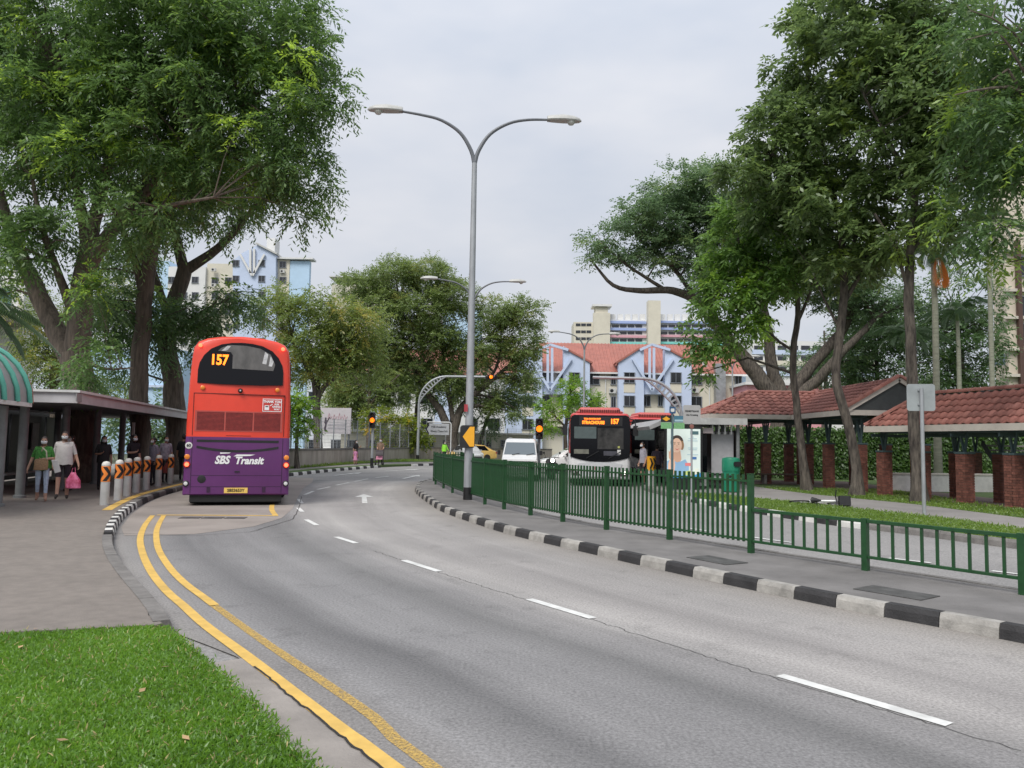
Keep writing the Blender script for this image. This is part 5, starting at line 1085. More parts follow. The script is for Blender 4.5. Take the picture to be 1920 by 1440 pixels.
def ridge(parent, a, b, n_per=0.36, r=0.1):
    a, b = Vector(a), Vector(b); L = (b - a).length; k = max(1, round(L / n_per)); d = (b - a).normalized(); x = d.cross(Vector((0, 0, 1))).normalized(); z = x.cross(d)
    for i in range(k):
        p, q = a.lerp(b, i / k), a.lerp(b, (i + 1) / k); rg = []
        for pt, rr in ((p, r), (q, r * 0.9)): rg.append([pt + x * rr * math.cos(t) + z * rr * math.sin(t) for t in (rad(-10 + 200 * j / 6) for j in range(7))])
        MB().loft(rg, cap=True).build('ridge_tile', random.choice((M_TILE, M_TILE2, M_TILE3)), parent)
PH = 1.49
def brick_mesh(hgt, w=0.35):
    J = MB(); nC = int(hgt / 0.075)
    for c in range(nC):
        z = (c + 0.5) * hgt / nC; hh = hgt / nC - 0.011
        for f in range(4):
            a = f * math.pi / 2; R_ = Matrix.Rotation(a, 3, 'Z')
            for x0, x1 in (((-w / 2, -0.002), (0.008, w / 2 - 0.1)) if (c + f) % 2 == 0 else ((-w / 2, -w / 2 + 0.1), (-w / 2 + 0.11, 0.1), (0.11, w / 2 - 0.1))):
                p = R_ @ Vector(((x0 + x1) / 2, -w / 2 + 0.045, z)); J.box(p, (x1 - x0, 0.1, hh), rz=a)
    return J.mesh('bricks', M_BRICK)
BR = {}
def pillar(parent, x, y, rz, hgt=PH, ztop=2.33, z0=0.0):
    key = round(hgt, 2)
    if key not in BR:
        BR[key] = (MB().box((0, 0, hgt / 2), (0.325, 0.325, hgt - 0.004)).mesh('pillar', M_MORTAR), brick_mesh(hgt), MB().box((0, 0, hgt + 0.03), (0.4, 0.4, 0.06)).mesh('cap', M_TEALS))
    p = link('pillar', BR[key][0], parent); p.location = (x, y, z0); p.rotation_euler.z = rz
    stuff(link('bricks', BR[key][1], p)); link('cap', BR[key][2], p)
    bh = ztop - z0 - hgt - 0.06
    for q in (0, 1):
        m = MB().extrude([(-0.05, 0), (0.05, 0), (0.17, bh), (0.11, bh), (0.0, 0.12), (-0.11, bh), (-0.17, bh)], -0.025, 0.025).build('bracket', M_TEALS, p, loc=(0, 0, hgt + 0.06), rz=q * math.pi / 2)
def covered_walkway(label, O, d, L, half, zE, zR, hipA=0.0, hipB=0.0, rows=(0.6, 2.0), spacing=1.7, visible=-1, ph=PH, gable_near=False, skip=(), off=0.6, hgt=PH):
    """O: near end of the eave line on the road side; d: unit direction; half: half span"""
    d = Vector(d).normalized(); n_ = Vector((d.y, -d.x, 0)); t = thing('covered_walkway', label, 'covered walkway', (O[0], O[1], 0.095), 0, 'tiled covered walkways')
    W = lambda s_, q, z: d * s_ + n_ * q + Vector((0, 0, z)); rise = zR - zE; Ls = math.hypot(half, rise)
    up1 = (n_ * half + Vector((0, 0, rise))).normalized(); up2 = (-n_ * half + Vector((0, 0, rise))).normalized()
    ins = lambda x, y: x > hipA * y / Ls and x < L - hipB * y / Ls
    slope(t, W(0, 0, zE), d, up1, L, Ls, ins, True)
    slope(t, W(0, 2 * half, zE), d, up2, L, Ls, ins, False)
    ridge(t, W(hipA, half, zR), W(L - hipB, half, zR))
    for hp, s0, sg in ((hipA, 0, 1), (hipB, L, -1)):
        if hp:
            hu = (d * sg * hp + Vector((0, 0, rise))); Lh = hu.length
            slope(t, W(s0, 0, zE), n_, hu, 2 * half, Lh, (lambda x, y, Lh=Lh: half * y / Lh < x < 2 * half - half * y / Lh), False)
            ridge(t, W(s0, 0, zE + 0.03), W(s0 + sg * hp, half, zR + 0.01)); ridge(t, W(s0, 2 * half, zE + 0.03), W(s0 + sg * hp, half, zR + 0.01))
        else:
            pts = [W(s0, 0.05, zE - 0.02), W(s0, 2 * half - 0.05, zE - 0.02), W(s0, half, zR - 0.04)]; e = d * sg * 0.05
            MB().add(pts + [p + e for p in pts], [(0, 1, 2), (5, 4, 3), (0, 3, 4, 1), (1, 4, 5, 2), (2, 5, 3, 0)]).build('gable_end', M_DARKW, t)
            for q in (0, 2 * half):
                a, b = W(s0 - sg * 0.06, q, zE + 0.0), W(s0 - sg * 0.06, half, zR + 0.0); MB().beam(a, b, 0.05, 0.18).build('barge_board', M_BOARD, t); ridge(t, a + Vector((0, 0, 0.1)), b + Vector((0, 0, 0.1)), 0.4, 0.11)
    # under the tiles: deck, fascias, beams
    z0 = zE - 0.012; deck = [W(0.02, 0.02, z0), W(L - 0.02, 0.02, z0), W(L - hipB - 0.02, half, zR - 0.03), W(hipA + 0.02, half, zR - 0.03)]; deck2 = [W(0.02, 2 * half - 0.02, z0), W(L - 0.02, 2 * half - 0.02, z0), W(L - hipB - 0.02, half, zR - 0.03), W(hipA + 0.02, half, zR - 0.03)]
    for dk in (deck, deck2): MB().add(dk + [p - Vector((0, 0, 0.05)) for p in dk], [(0, 1, 2, 3), (7, 6, 5, 4), (0, 4, 5, 1), (1, 5, 6, 2), (2, 6, 7, 3), (3, 7, 4, 0)]).build('roof_deck', M_DARKW, t)
    for q in (-0.02, 2 * half + 0.02): MB().beam(W(-0.03, q, zE - 0.09), W(L + 0.03, q, zE - 0.09), 0.04, 0.2).build('fascia', M_BOARD, t)
    for s0 in (0.0, L): MB().beam(W(s0, 0.0, zE - 0.09), W(s0, 2 * half, zE - 0.09), 0.04, 0.19).build('fascia', M_BOARD, t)
    for q in rows: MB().beam(W(0.1, q, zE - 0.15), W(L - 0.1, q, zE - 0.15), 0.1, 0.18).build('beam', M_TEALS, t)
    k = 0; s_ = off
    while s_ < L - 0.2:
        for ri, q in enumerate(rows):
            if (k, ri) not in skip: p = W(s_, q, 0); pillar(t, p.x, p.y, math.atan2(d.y, d.x), hgt, zE - 0.24)
        MB().beam(W(s_, 0.1, zE - 0.3), W(s_, 2 * half - 0.1, zE - 0.3), 0.06, 0.1).build('tie_beam', M_TEALS, t)
        s_ += spacing; k += 1
    return t
random.seed(21)
dA = Vector((-0.262, 0.965, 0)); nA = Vector((dA.y, -dA.x, 0))
F0 = Vector((14.25, 22.29, 0)) - dA * 1.7 * 3 - nA * 0.6 - dA * 0.5
covered_walkway('nearest tiled walkway with low brick pillars at the right edge', F0, dA, 10.9, 1.3, 2.36, 3.46, hipB=1.3, off=0.5)
covered_walkway('taller gabled walkway whose ridge tiles point at the camera', (12.05, 28.2), (0, 1, 0), 7.6, 1.9, 2.98, 4.12, rows=(0.75, 3.05), spacing=2.9, off=0.6, hgt=1.75)
covered_walkway('hipped tiled walkway between the bus stop and the gabled walkway', (13.75, 33.7), (-1, 0, 0), 5.3, 1.9, 2.98, 4.08, hipB=2.3, rows=(0.7, 3.1), spacing=1.85, off=0.75, hgt=1.75)
covered_walkway('rear tiled walkway glimpsed under the nearest walkway roof', (21.5, 27.5), (-0.3, 0.954, 0), 8.0, 1.2, 2.55, 3.3, rows=(0.6, 1.8), spacing=3.6, off=0.5)
struct(sheet('walkway_floor', [(12.6, 29.0), (13.0, 26.6), (13.9, 22.0), (15.6, 16.0), (18.4, 16.0), (16.2, 24.0), (16.0, 37.8), (8.8, 37.8), (8.8, 34.0), (12.4, 33.6)], 0.108, M_BRICKFLOOR))
wb = thing('walkway_bench', 'long low timber bench between the brick pillars', 'bench', (11.9, 34.2, 0.105))
for y in (-0.12, 0.12): MB().box((0, y, 0.42), (2.3, 0.2, 0.05)).build('seat_plank', mat('bench_timber', (0.09, 0.06, 0.045), 0.7, var=0.2), wb)
for x in (-0.9, 0.9): MB().box((x, 0, 0.2), (0.12, 0.4, 0.39)).build('leg', M_KG, wb)
lw = thing('planter_wall', 'low white rendered planter wall behind the brick pillars', 'wall', (17.6, 30.5, 0.095), rad(8))
MB().box((0, 0, 0.32), (6.5, 0.25, 0.64)).build('wall', mat('render_white', (0.6, 0.58, 0.55), 0.7, var=0.1, dirt=0.2), lw); MB().box((0, 0, 0.67), (6.6, 0.32, 0.06)).build('coping', M_BOARD, lw)
sr = thing('outdoor_stair', 'dark outdoor stair with concrete treads at the right edge', 'stair', (21.6, 32.5, 0.095), rad(-10))
for k in range(9): MB().box((0, 0.3 * k, 0.22 + 0.2 * k), (1.8, 0.34, 0.07)).build('tread', mat('tread_concrete', (0.2, 0.185, 0.175), 0.8), sr)
for x in (-0.95, 0.95): MB().beam((x, -0.2, 0.1), (x, 2.6, 1.95), 0.06, 0.25).build('stringer', M_DARKW, sr)
for x in (-0.95, 0.95): MB().beam((x, -0.1, 1.1), (x, 2.6, 2.9), 0.05, 0.05).build('handrail', M_STEEL, sr)

# ================================================================== BUS STOP ON THE RIGHT
M_STOPG = mat('stop_grey', (0.3, 0.3, 0.3), 0.5, var=0.1, dirt=0.15)
BS = thing('bus_stop_shelter', 'grey flat roofed bus shelter behind the skincare poster', 'bus shelter', (6.9, 31.0, 0.105))
MB().extrude([(-1.85, 2.28), (-1.3, 2.56), (1.75, 2.56), (1.75, 2.42), (-1.2, 2.42), (-1.8, 2.16)], -2.2, 4.5).build('roof', M_STOPG, BS)
MB().box((0.25, -2.23, 2.5), (3.0, 0.05, 0.24)).build('fascia', mat('stop_fascia', (0.4, 0.4, 0.39), 0.5, dirt=0.15), BS)
for x, y in ((1.5, -1.9), (1.5, 1.0), (1.5, 4.0), (-0.4, 4.0)): MB().tube([(x, y, 0), (x, y, 2.43)], 0.07, 10).build('post', M_POST, BS, smooth=True)
MB().box((1.0, -1.6, 1.25), (0.82, 0.06, 1.75)).build('notice_board', mat('board_grey', (0.36, 0.36, 0.37), 0.4, var=0.08), BS)
MB().box((1.0, -1.62, 0.55), (0.86, 0.1, 0.06)).build('board_ledge', M_BLACK, BS)
MB().box((0.32, -1.5, 1.2), (0.26, 0.05, 1.7)).build('glass_panel', M_GLASSB, BS); MB().box((0.32, -1.55, 0.35), (0.3, 0.08, 0.5)).build('base_panel', mat('panel_pale', (0.45, 0.45, 0.44), 0.5), BS)
for k in range(8): MB().box((0.45 + 0.115 * k, -1.9, 2.2), (0.055, 0.03, 0.34)).build('stripe_slat', M_SIGNW if k % 2 else M_BLACK, BS)
MB().box((0.4, 1.0, 0.45), (0.4, 3.0, 0.06)).build('bench', M_POST, BS); MB().box((1.62, 1.2, 1.3), (0.05, 5.4, 1.8)).build('back_panel', M_DARKP, BS)
MB().box((0.37, -1.98, 2.16), (0.36, 0.03, 0.2)).build('small_notice', mat('notice_pinkish', (0.5, 0.42, 0.42), 0.5), BS)
# advertising light box
AD = thing('poster_light_box', 'tall advertising light box with a smiling woman poster', 'poster', (6.28, 28.6, 0.105), rad(-3))
MB().extrude(rrect(1.36, 2.02, 0.04), 0.0, 0.2).build('case', M_BLACK, AD, loc=(0, 0, 1.28)); MB().box((0, 0.1, 0.14), (1.1, 0.16, 0.28)).build('plinth', M_BLACK, AD)
def flat(m, r, g, b, e=0.0):
    if m in MATS: return MATS[m]
    return mat(m, (r, g, b), 0.5, var=0.03)
def lit(name, c):
    if name in MATS: return MATS[name]
    m, n, l, b = new_mat(name); b.inputs['Base Color'].default_value = (*c, 1); b.inputs['Roughness'].default_value = 0.25
    b.inputs['Emission Color'].default_value = (*c, 1); b.inputs['Emission Strength'].default_value = 0.16; return m
po = MB().extrude([(-0.6, 0.42), (0.6, 0.42), (0.6, 2.2), (-0.6, 2.2)], -0.01, 0.0).build('poster', lit('poster_pale', (0.62, 0.7, 0.66)), AD)
def ell(cx, cz, rx, rz_, a0=0, a1=360, n_=20): return [(cx + rx * math.cos(rad(a0 + (a1 - a0) * k / n_)), cz + rz_ * math.sin(rad(a0 + (a1 - a0) * k / n_))) for k in range(n_ + (0 if a1 - a0 >= 360 else 1))]
L_ = [0.012]
def art(name, poly, c): L_[0] += 0.0006; return MB().extrude(poly, -L_[0], -L_[0] + 0.0004).build(name, c, po)
sk_, sk2 = lit('poster_skin', (0.72, 0.47, 0.34)), lit('poster_skin_shade', (0.6, 0.36, 0.25))
art('printed_hair', ell(-0.24, 1.70, 0.235, 0.27), lit('poster_hair', (0.05, 0.035, 0.03)))
art('printed_bun', ell(-0.06, 1.6, 0.07, 0.17), lit('poster_hair_tip', (0.3, 0.17, 0.09)))
art('printed_neck', [(-0.34, 1.35), (-0.12, 1.4), (-0.08, 1.1), (-0.15, 0.95), (-0.38, 1.0)], sk2)
art('printed_face', ell(-0.25, 1.6, 0.185, 0.26), sk_)
art('printed_top', [(-0.6, 0.5), (-0.6, 1.02), (-0.42, 1.1), (-0.25, 0.98), (-0.1, 1.02), (0.06, 1.1), (0.18, 0.9), (0.2, 0.5)], lit('poster_blue_top', (0.25, 0.42, 0.6)))
art('printed_arm', [(-0.56, 0.5), (-0.36, 0.52), (-0.3, 0.9), (-0.34, 1.1), (-0.5, 1.1), (-0.56, 0.9)], sk_)
art('printed_hand', [(-0.5, 1.08), (-0.34, 1.08), (-0.32, 1.3), (-0.42, 1.52), (-0.46, 1.52), (-0.5, 1.35), (-0.54, 1.4), (-0.54, 1.15)], sk2)
for x in (-0.325, -0.185): art('printed_eye', ell(x, 1.645, 0.03, 0.012), lit('poster_eye', (0.06, 0.04, 0.03))); art('printed_brow', [(x - 0.045, 1.69), (x + 0.045, 1.695), (x + 0.04, 1.705), (x - 0.04, 1.702)], lit('poster_eye', (0.06, 0.04, 0.03)))
art('printed_smile', [(-0.31, 1.49), (-0.24, 1.455), (-0.16, 1.49), (-0.17, 1.47), (-0.24, 1.42), (-0.3, 1.47)], lit('poster_lips', (0.6, 0.16, 0.14)))
art('printed_nose', [(-0.25, 1.62), (-0.21, 1.56), (-0.27, 1.56)], sk2)
art('printed_swoosh', [(-0.6, 0.42), (0.6, 0.42), (0.6, 0.62), (0.3, 0.5), (-0.1, 0.52), (-0.5, 0.5)], lit('poster_blue', (0.05, 0.3, 0.62)))
art('printed_bowl', ell(0.2, 0.6, 0.18, 0.09), lit('poster_lime', (0.5, 0.6, 0.2)))
art('printed_badge', [(0.05, 0.86), (0.25, 0.86), (0.25, 0.97), (0.05, 0.97)], lit('poster_pink', (0.7, 0.2, 0.2)))
art('printed_logo', [(0.24, 2.0), (0.53, 2.0), (0.53, 2.12), (0.24, 2.12)], lit('poster_dark_teal', (0.06, 0.12, 0.13)))
art('printed_logo', [(0.26, 1.1), (0.46, 1.1), (0.46, 1.19), (0.26, 1.19)], lit('poster_navy', (0.06, 0.15, 0.35)))
for k, (z, w) in enumerate(((1.9, 0.1), (1.84, 0.3), (1.76, 0.36), (1.5, 0.34), (1.44, 0.3), (1.26, 0.4))): art('printed_line', [(0.32 - w / 2, z), (0.32 + w / 2, z), (0.32 + w / 2, z + 0.025), (0.32 - w / 2, z + 0.025)], lit('poster_print_grey', (0.4, 0.52, 0.56)))
art('printed_bottle', [(0.36, 0.55), (0.5, 0.57), (0.53, 0.78), (0.4, 0.75)], lit('poster_bottle', (0.68, 0.7, 0.6)))
# stop pole with route plates
BP = thing('bus_stop_pole', 'blue bus stop pole with dark and green route plates', 'sign', (5.72, 27.9, 0.105))
MB().tube([(0, 0, 0), (0, 0, 2.95)], 0.045, 10).build('pole', mat('pole_teal_grey', (0.1, 0.15, 0.17), 0.5), BP, smooth=True)
bl = MB().extrude(rrect(0.22, 0.24, 0.03), -0.06, -0.04).build('stop_flag', mat('flag_blue', (0.03, 0.09, 0.19), 0.4), BP, loc=(0, 0, 2.84)); MB().extrude(rrect(0.13, 0.12, 0.03), -0.066, -0.061).build('bus_pictogram', M_SIGNW, bl)
for sx, top, low_ in ((-0.22, 'plate_black', (0.012, 0.016, 0.014)), (0.24, 'plate_teal', (0.06, 0.17, 0.24))):
    r_ = MB().extrude(rrect(0.38, 0.23, 0.01), -0.04, -0.02).build('route_plate', mat(top, low_, 0.4), BP, loc=(sx, 0, 2.53))
    MB().extrude(rrect(0.38, 0.22, 0.01), -0.04, -0.02).build('route_plate', mat('plate_green', (0.17, 0.38, 0.17), 0.5, var=0.25, scale=30), BP, loc=(sx, 0, 2.29))
    if sx < 0: MB().extrude([(-0.14, 0), (0, 0.085), (0.14, 0), (0, -0.085)], -0.046, -0.041).build('emblem', M_AMBERSIGN, r_)
    else: MB().extrude([(-0.16, -0.02), (0.16, -0.02), (0.16, -0.09), (-0.16, -0.09)], -0.046, -0.041).build('emblem', mat('plate_pale_blue', (0.35, 0.5, 0.55), 0.4), r_)
# litter bin
LB = thing('litter_bin', 'round green litter bin with dark openings at the bus stop', 'bin', (7.72, 27.6, 0.105))
M_BIN = mat('bin_green', (0.01, 0.19, 0.105), 0.4, var=0.1)
MB().lathe([(0.24, 0.0), (0.29, 0.03), (0.295, 0.72)], n=20).build('body', M_BIN, LB, smooth=True); MB().lathe([(0.31, 0.72), (0.315, 0.78), (0.31, 1.12), (0.29, 1.18), (0.15, 1.21), (0.001, 1.21)], n=20).build('lid', M_BIN, LB, smooth=True)
MB().extrude(rrect(0.28, 0.17, 0.06), -0.33, -0.2).build('opening', M_BLACK, LB, loc=(0.08, 0, 0.98), rz=0.2); MB().lathe([(0.05, 0), (0.001, 0.01)], (-0.1, -0.28, 0.55), 10, axis='Y').build('lock', M_BLACK, LB)
YB = thing('chevron_post', 'yellow chevron post standing between the two people at the stop', 'bollard', (5.52, 30.9, 0.105))
MB().tube([(0, 0, 0), (0, 0, 0.6)], 0.17, 16).build('body', M_BOLLARD, YB, smooth=True); bd = MB().tube([(0, 0, 0.6), (0, 0, 1.15)], 0.175, 16).build('band', M_AMBERSIGN, YB, smooth=True)
for x in (-0.1, 0.03): MB().extrude([(x, 1.08), (x + 0.06, 1.08), (x + 0.14, 0.88), (x + 0.06, 0.68), (x, 0.68), (x + 0.07, 0.88)], -0.19, -0.15).build('chevron', M_BLACK, bd)

# ================================================================== WALL, BILLBOARD AND BUILDINGS BEYOND THE JUNCTION
M_OLDWALL = mat('stained_wall', (0.36, 0.32, 0.28), 0.85, var=0.22, scale=1.5, stretch=(1.5, 1.5, 0.35), dirt=0.75)
WL = catmull([V2(-13.2, 36.5), V2(-12.3, 42), V2(-11.55, 48), V2(-10.95, 53), V2(-9.95, 58.5), V2(-8.9, 64), V2(-7.4, 70), V2(-3.0, 74.5), V2(4, 77)], 1.0)
ow = thing('boundary_wall', 'weathered low concrete wall with wire fence along the far pavement', 'wall', (0, 0, 0.05))
seg = resample(WL, 22)
for a, b in zip(seg, seg[1:]):
    d = (b - a).normalized(); MB().beam(a + d * 0.005 + Vector((0, 0, 0.5)), b - d * 0.005 + Vector((0, 0, 0.5)), 0.2, 1.0).build('wall_panel', M_OLDWALL, ow)
    MB().beam(a + d * 0.004 + Vector((0, 0, 1.06)), b - d * 0.004 + Vector((0, 0, 1.06)), 0.28, 0.12).build('coping', M_KG, ow)
    p = a + Vector((0, 0.05, 0)); MB().tube([p + Vector((0, 0, 1.1)), p + Vector((0, 0, 3.0))], 0.04, 6).build('fence_post', M_STEEL, ow)
    wm = MB()
    for k in range(9): wm.beam(a + Vector((0, 0.05, 1.25 + 0.215 * k)), b + Vector((0, 0.05, 1.25 + 0.215 * k)), 0.012, 0.012)
    nv_ = 9
    for k in range(nv_): q = a.lerp(b, (k + 0.5) / nv_) + Vector((0, 0.05, 0)); wm.beam(q + Vector((0, 0, 1.2)), q + Vector((0, 0, 2.98)), 0.01, 0.01)
    stuff(wm.build('wire_mesh', M_STEEL, ow))
BB = thing('billboard', 'white billboard with pink script and a dancing figure behind the fence', 'billboard', (-13.6, 60.5, 0.0), rad(-3))
MB().box((0, 0, 3.15), (2.5, 0.1, 2.0)).build('board', mat('board_white', (0.62, 0.58, 0.6), 0.5, var=0.06, scale=1.2), BB)
for x in (-1.22, 1.1): MB().beam((x, 0.08, -0.03), (x, 0.08, 4.2), 0.1).build('post', M_STEEL_D, BB)
M_PINKP = mat('pink_print', (0.62, 0.35, 0.4), 0.6)
for k in range(4):
    MB().tube([(-0.55 + 0.4 * k, -0.055, 3.25), (-0.45 + 0.4 * k, -0.055, 3.75 - 0.1 * (k % 2)), (-0.35 + 0.4 * k, -0.055, 3.3), (-0.22 + 0.4 * k, -0.055, 3.5)], 0.025, 5).build('script_stroke', M_PINKP, BB)
for k in range(2): MB().box((0.15, -0.054, 2.85 - 0.25 * k), (1.3, 0.006, 0.07)).build('printed_line', mat('print_grey', (0.4, 0.38, 0.42), 0.6), BB)
MB().extrude([(-0.78, 2.35), (-0.68, 2.35), (-0.62, 2.8), (-0.58, 3.0), (-0.35, 3.45), (-0.4, 3.48), (-0.62, 3.15), (-0.66, 3.4), (-0.76, 3.4), (-0.82, 3.0), (-0.74, 2.85), (-0.84, 2.6)], -0.058, -0.051).build('printed_dancer', mat('dancer_dark', (0.06, 0.04, 0.06), 0.6), BB)

M_CREAM = mat('wall_cream', (0.6, 0.565, 0.47), 0.75, var=0.06, scale=0.5, dirt=0.1)
M_WHITEW = mat('wall_white', (0.66, 0.66, 0.65), 0.75, var=0.05, scale=0.5, dirt=0.1)
M_BLUEW = mat('wall_pale_blue', (0.5, 0.58, 0.74), 0.75, var=0.05, scale=0.5, dirt=0.06)
M_SKYW = mat('wall_sky_blue', (0.44, 0.6, 0.76), 0.75, var=0.05, scale=0.5)
M_REDROOF = mat('roof_sheet_red', (0.34, 0.125, 0.095), 0.6, var=0.15, scale=1.5, dirt=0.12)
M_WDARK = glass_mat('far_window_glass', (0.018, 0.02, 0.025), 0.15)
M_WFRAME = mat('far_window_frame', (0.2, 0.22, 0.25), 0.5)
M_ACU = mat('aircon_white', (0.5, 0.5, 0.48), 0.5)
WM = {}
def window(parent, x, z, w, h, y=0.0, pane=M_WDARK, frame=M_WFRAME, name='window'):
    key = (round(w, 2), round(h, 2), pane.name, frame.name)
    if key not in WM:
        p = MB().box((0, 0.04, 0), (w, 0.1, h)).mesh('window', pane)
        t_ = 0.07; f = MB()
        for c, d in (((0, -0.03, h / 2), (w + 0.14, 0.1, t_)), ((0, -0.045, -h / 2), (w + 0.24, 0.14, t_)), ((-w / 2, -0.03, 0), (t_, 0.1, h)), ((w / 2, -0.03, 0), (t_, 0.1, h)), ((0, -0.025, 0), (0.05, 0.06, h))): f.box(c, d)
        WM[key] = (p, f.mesh('frame', frame))
    o = link(name, WM[key][0], parent); o.location = (x, y, z); link('frame', WM[key][1], o); return o
def aircon(parent, x, z, y):
    a = MB().box((x, y - 0.2, z), (0.85, 0.38, 0.6)).build('aircon_unit', M_ACU, parent); MB().lathe([(0.22, 0), (0.2, 0.01), (0.001, 0.012)], (x - 0.1, y - 0.39, z), 12, axis='Y').build('fan_grille', M_BLACK, a)
def uvplane(y):
    def f(u, v): p = P(u, v, y); return p.x, p.z
    return f
# --- red roofed flats on the right
YF = 96.0; Q = uvplane(YF)
FL = thing('red_roofed_flats', 'cream and pale blue three storey flats with red roof behind the buses', 'building', (0, YF, 0.0))
x0, x1 = Q(1020, 800)[0], Q(1392, 800)[0]; ze = Q(1200, 699)[1]; zr = ze + 4.3
MB().box(((x0 + x1) / 2, 6.0, ze / 2), (x1 - x0, 12.0, ze)).build('wall', M_CREAM, FL)
MB().box((x1 + 0.3, 6.0, ze / 2 - 0.1), (0.6, 11.0, ze - 0.2)).build('end_wall', M_SKYW, FL)
MB().add([(x0 - .5, -.7, ze - .05), (x1 + .9, -.7, ze - .05), (x1 + .9, 6, zr), (x0 - .5, 6, zr), (x0 - .5, 12.7, ze - .05), (x1 + .9, 12.7, ze - .05)], [(0, 1, 2, 3), (3, 2, 5, 4)]).build('roof', M_REDROOF, FL)
rf = MB()
nr = int((x1 - x0) / 0.42)
for k in range(nr): x = x0 - .3 + (x1 - x0 + 1) * k / nr; rf.beam((x, -.72, ze - .02), (x, 6, zr + .04), 0.12, 0.06)
stuff(rf.build('roof_ribs', M_REDROOF, FL)); MB().beam((x0 - .5, -.72, ze - .15), (x1 + .9, -.72, ze - .15), 0.06, 0.2).build('gutter', M_WHITEW, FL)
def poly(uv): return [Q(u, v) for u, v in uv]
for du in (0, -188):
    for half in (0, 1):
        o_ = [(1157, 905), (1157, 681), (1175, 669), (1204, 652), (1204, 905)] if half == 0 else [(1243, 905), (1243, 651), (1272, 668), (1292, 681), (1292, 905)]
        bay = MB().extrude(poly([(u + du, v) for u, v in o_]), -1.3, 0.15).build('blue_bay', M_BLUEW, FL)
        rl = ((1152, 683), (1196, 655)) if half == 0 else ((1243, 654), (1297, 683))
        a, b = [Q(u + du, v) for u, v in rl]; MB().beam((a[0], -0.4, a[1]), (b[0], -0.4, b[1]), 2.2, 0.22).build('bay_roof_edge', M_REDROOF, bay)
        uc = 1177 if half == 0 else 1263
        for v in (710, 753, 796):
            c = Q(uc + du, v); window(bay, c[0], c[1], 1.25, 1.25, -1.36)
            c2 = Q(uc + du, v + 19); MB().box((c2[0], -1.32, c2[1]), (1.35, 0.06, 1.1)).build('cream_panel', M_CREAM, bay)
    # the tied gable frame between the two halves
    for (ua, va), (ub, vb) in (((1196, 659), (1218, 649)), ((1252, 659), (1218, 649)), ((1183, 675), (1218, 733)), ((1257, 675), (1218, 733)), ((1214, 655), (1214, 720)), ((1222, 655), (1222, 720))):
        a, b = Q(ua + du, va), Q(ub + du, vb); MB().beam((a[0], -1.5, a[1]), (b[0], -1.5, b[1]), 0.28 if va != 655 else 0.16, 0.3).build('gable_brace', M_BLUEW, FL)
    a = [Q(u + du, v) for u, v in ((1204, 740), (1243, 740), (1243, 716), (1204, 716))]; MB().extrude(a, -0.9, 0.1).build('blue_band', M_BLUEW, FL)
    for v in (707, 752): 
        c = Q(1212 + du, v); window(FL, c[0], c[1], 0.9, 1.25, -0.06); c = Q(1238 + du, v); window(FL, c[0], c[1], 0.5, 1.25, -0.06)
    a = [Q(u + du, v) for u, v in ((1206, 800), (1243, 800), (1243, 766), (1206, 766))]; MB().extrude(a, -1.0, 0.1).build('entrance_canopy', M_CREAM, FL)
for u, ws_ in ((1305, 1.35), (1150, 0.55), (1384, 0.8), (1112, 1.5)):
    for v in (711, 754, 797): c = Q(u, v); window(FL, c[0], c[1], ws_, 1.3, -0.06)
for u, v in ((1302, 732), (1148, 733)): c = Q(u, v); aircon(FL, c[0], c[1], 0)
for u in (1330, 1356, 1135): c = Q(u, 760); MB().tube([(c[0], -0.08, 0), (c[0], -0.08, ze - 0.3)], 0.07, 6).build('down_pipe', M_WHITEW, FL)
a, b = Q(1337, 683), Q(1357, 780); MB().box(((a[0] + b[0]) / 2, -0.6, (a[1] + b[1]) / 2), (1.2, 1.0, a[1] - b[1])).build('exhaust_duct', mat('duct_metal', (0.32, 0.33, 0.34), 0.4, metal=0.4, var=0.2, scale=2), FL)
a = Q(1325, 681); MB().box((a[0], 1.0, a[1]), (0.5, 0.5, 1.1)).build('roof_stack', M_WHITEW, FL)
MB().box(((x0 + x1) / 2 - 2, 14, ze + 3.5), (x1 - x0 + 4, 2, 3.0)).build('parapet_behind', M_WHITEW, FL)
# --- more flats behind the middle trees
YG = 102.0; Q2 = uvplane(YG)
FM = thing('white_flats', 'white walled flats with red roof mostly hidden by the middle trees', 'building', (0, YG, 0.0))
x0, x1 = Q2(590, 800)[0], Q2(1012, 800)[0]; ze = Q2(800, 703)[1]
MB().box(((x0 + x1) / 2, 6, ze / 2), (x1 - x0, 12, ze)).build('wall', M_WHITEW, FM)
MB().add([(x0 - .5, -.7, ze), (x1 + .5, -.7, ze), (x1 + .5, 6, ze + 4), (x0 - .5, 6, ze + 4)], [(0, 1, 2, 3)]).build('roof', M_REDROOF, FM)
for u in range(590, 1000, 42):
    for v in (745, 795, 835): c = Q2(u, v); window(FM, c[0], c[1], 1.5, 1.4, -0.06)
for u in (700, 830, 960): a, b = Q2(u - 12, 700), Q2(u + 12, 870); MB().box(((a[0] + b[0]) / 2, -0.3, a[1] / 2), (b[0] - a[0], 0.7, a[1])).build('blue_bay', M_BLUEW, FM)
a, b = Q2(560, 843), Q2(1012, 848); MB().box(((a[0] + b[0]) / 2, -0.4, a[1]), (b[0] - a[0], 0.8, 0.35)).build('ledge', M_WHITEW, FM)
c = Q2(928, 819); aircon(FM, c[0], c[1], 0)
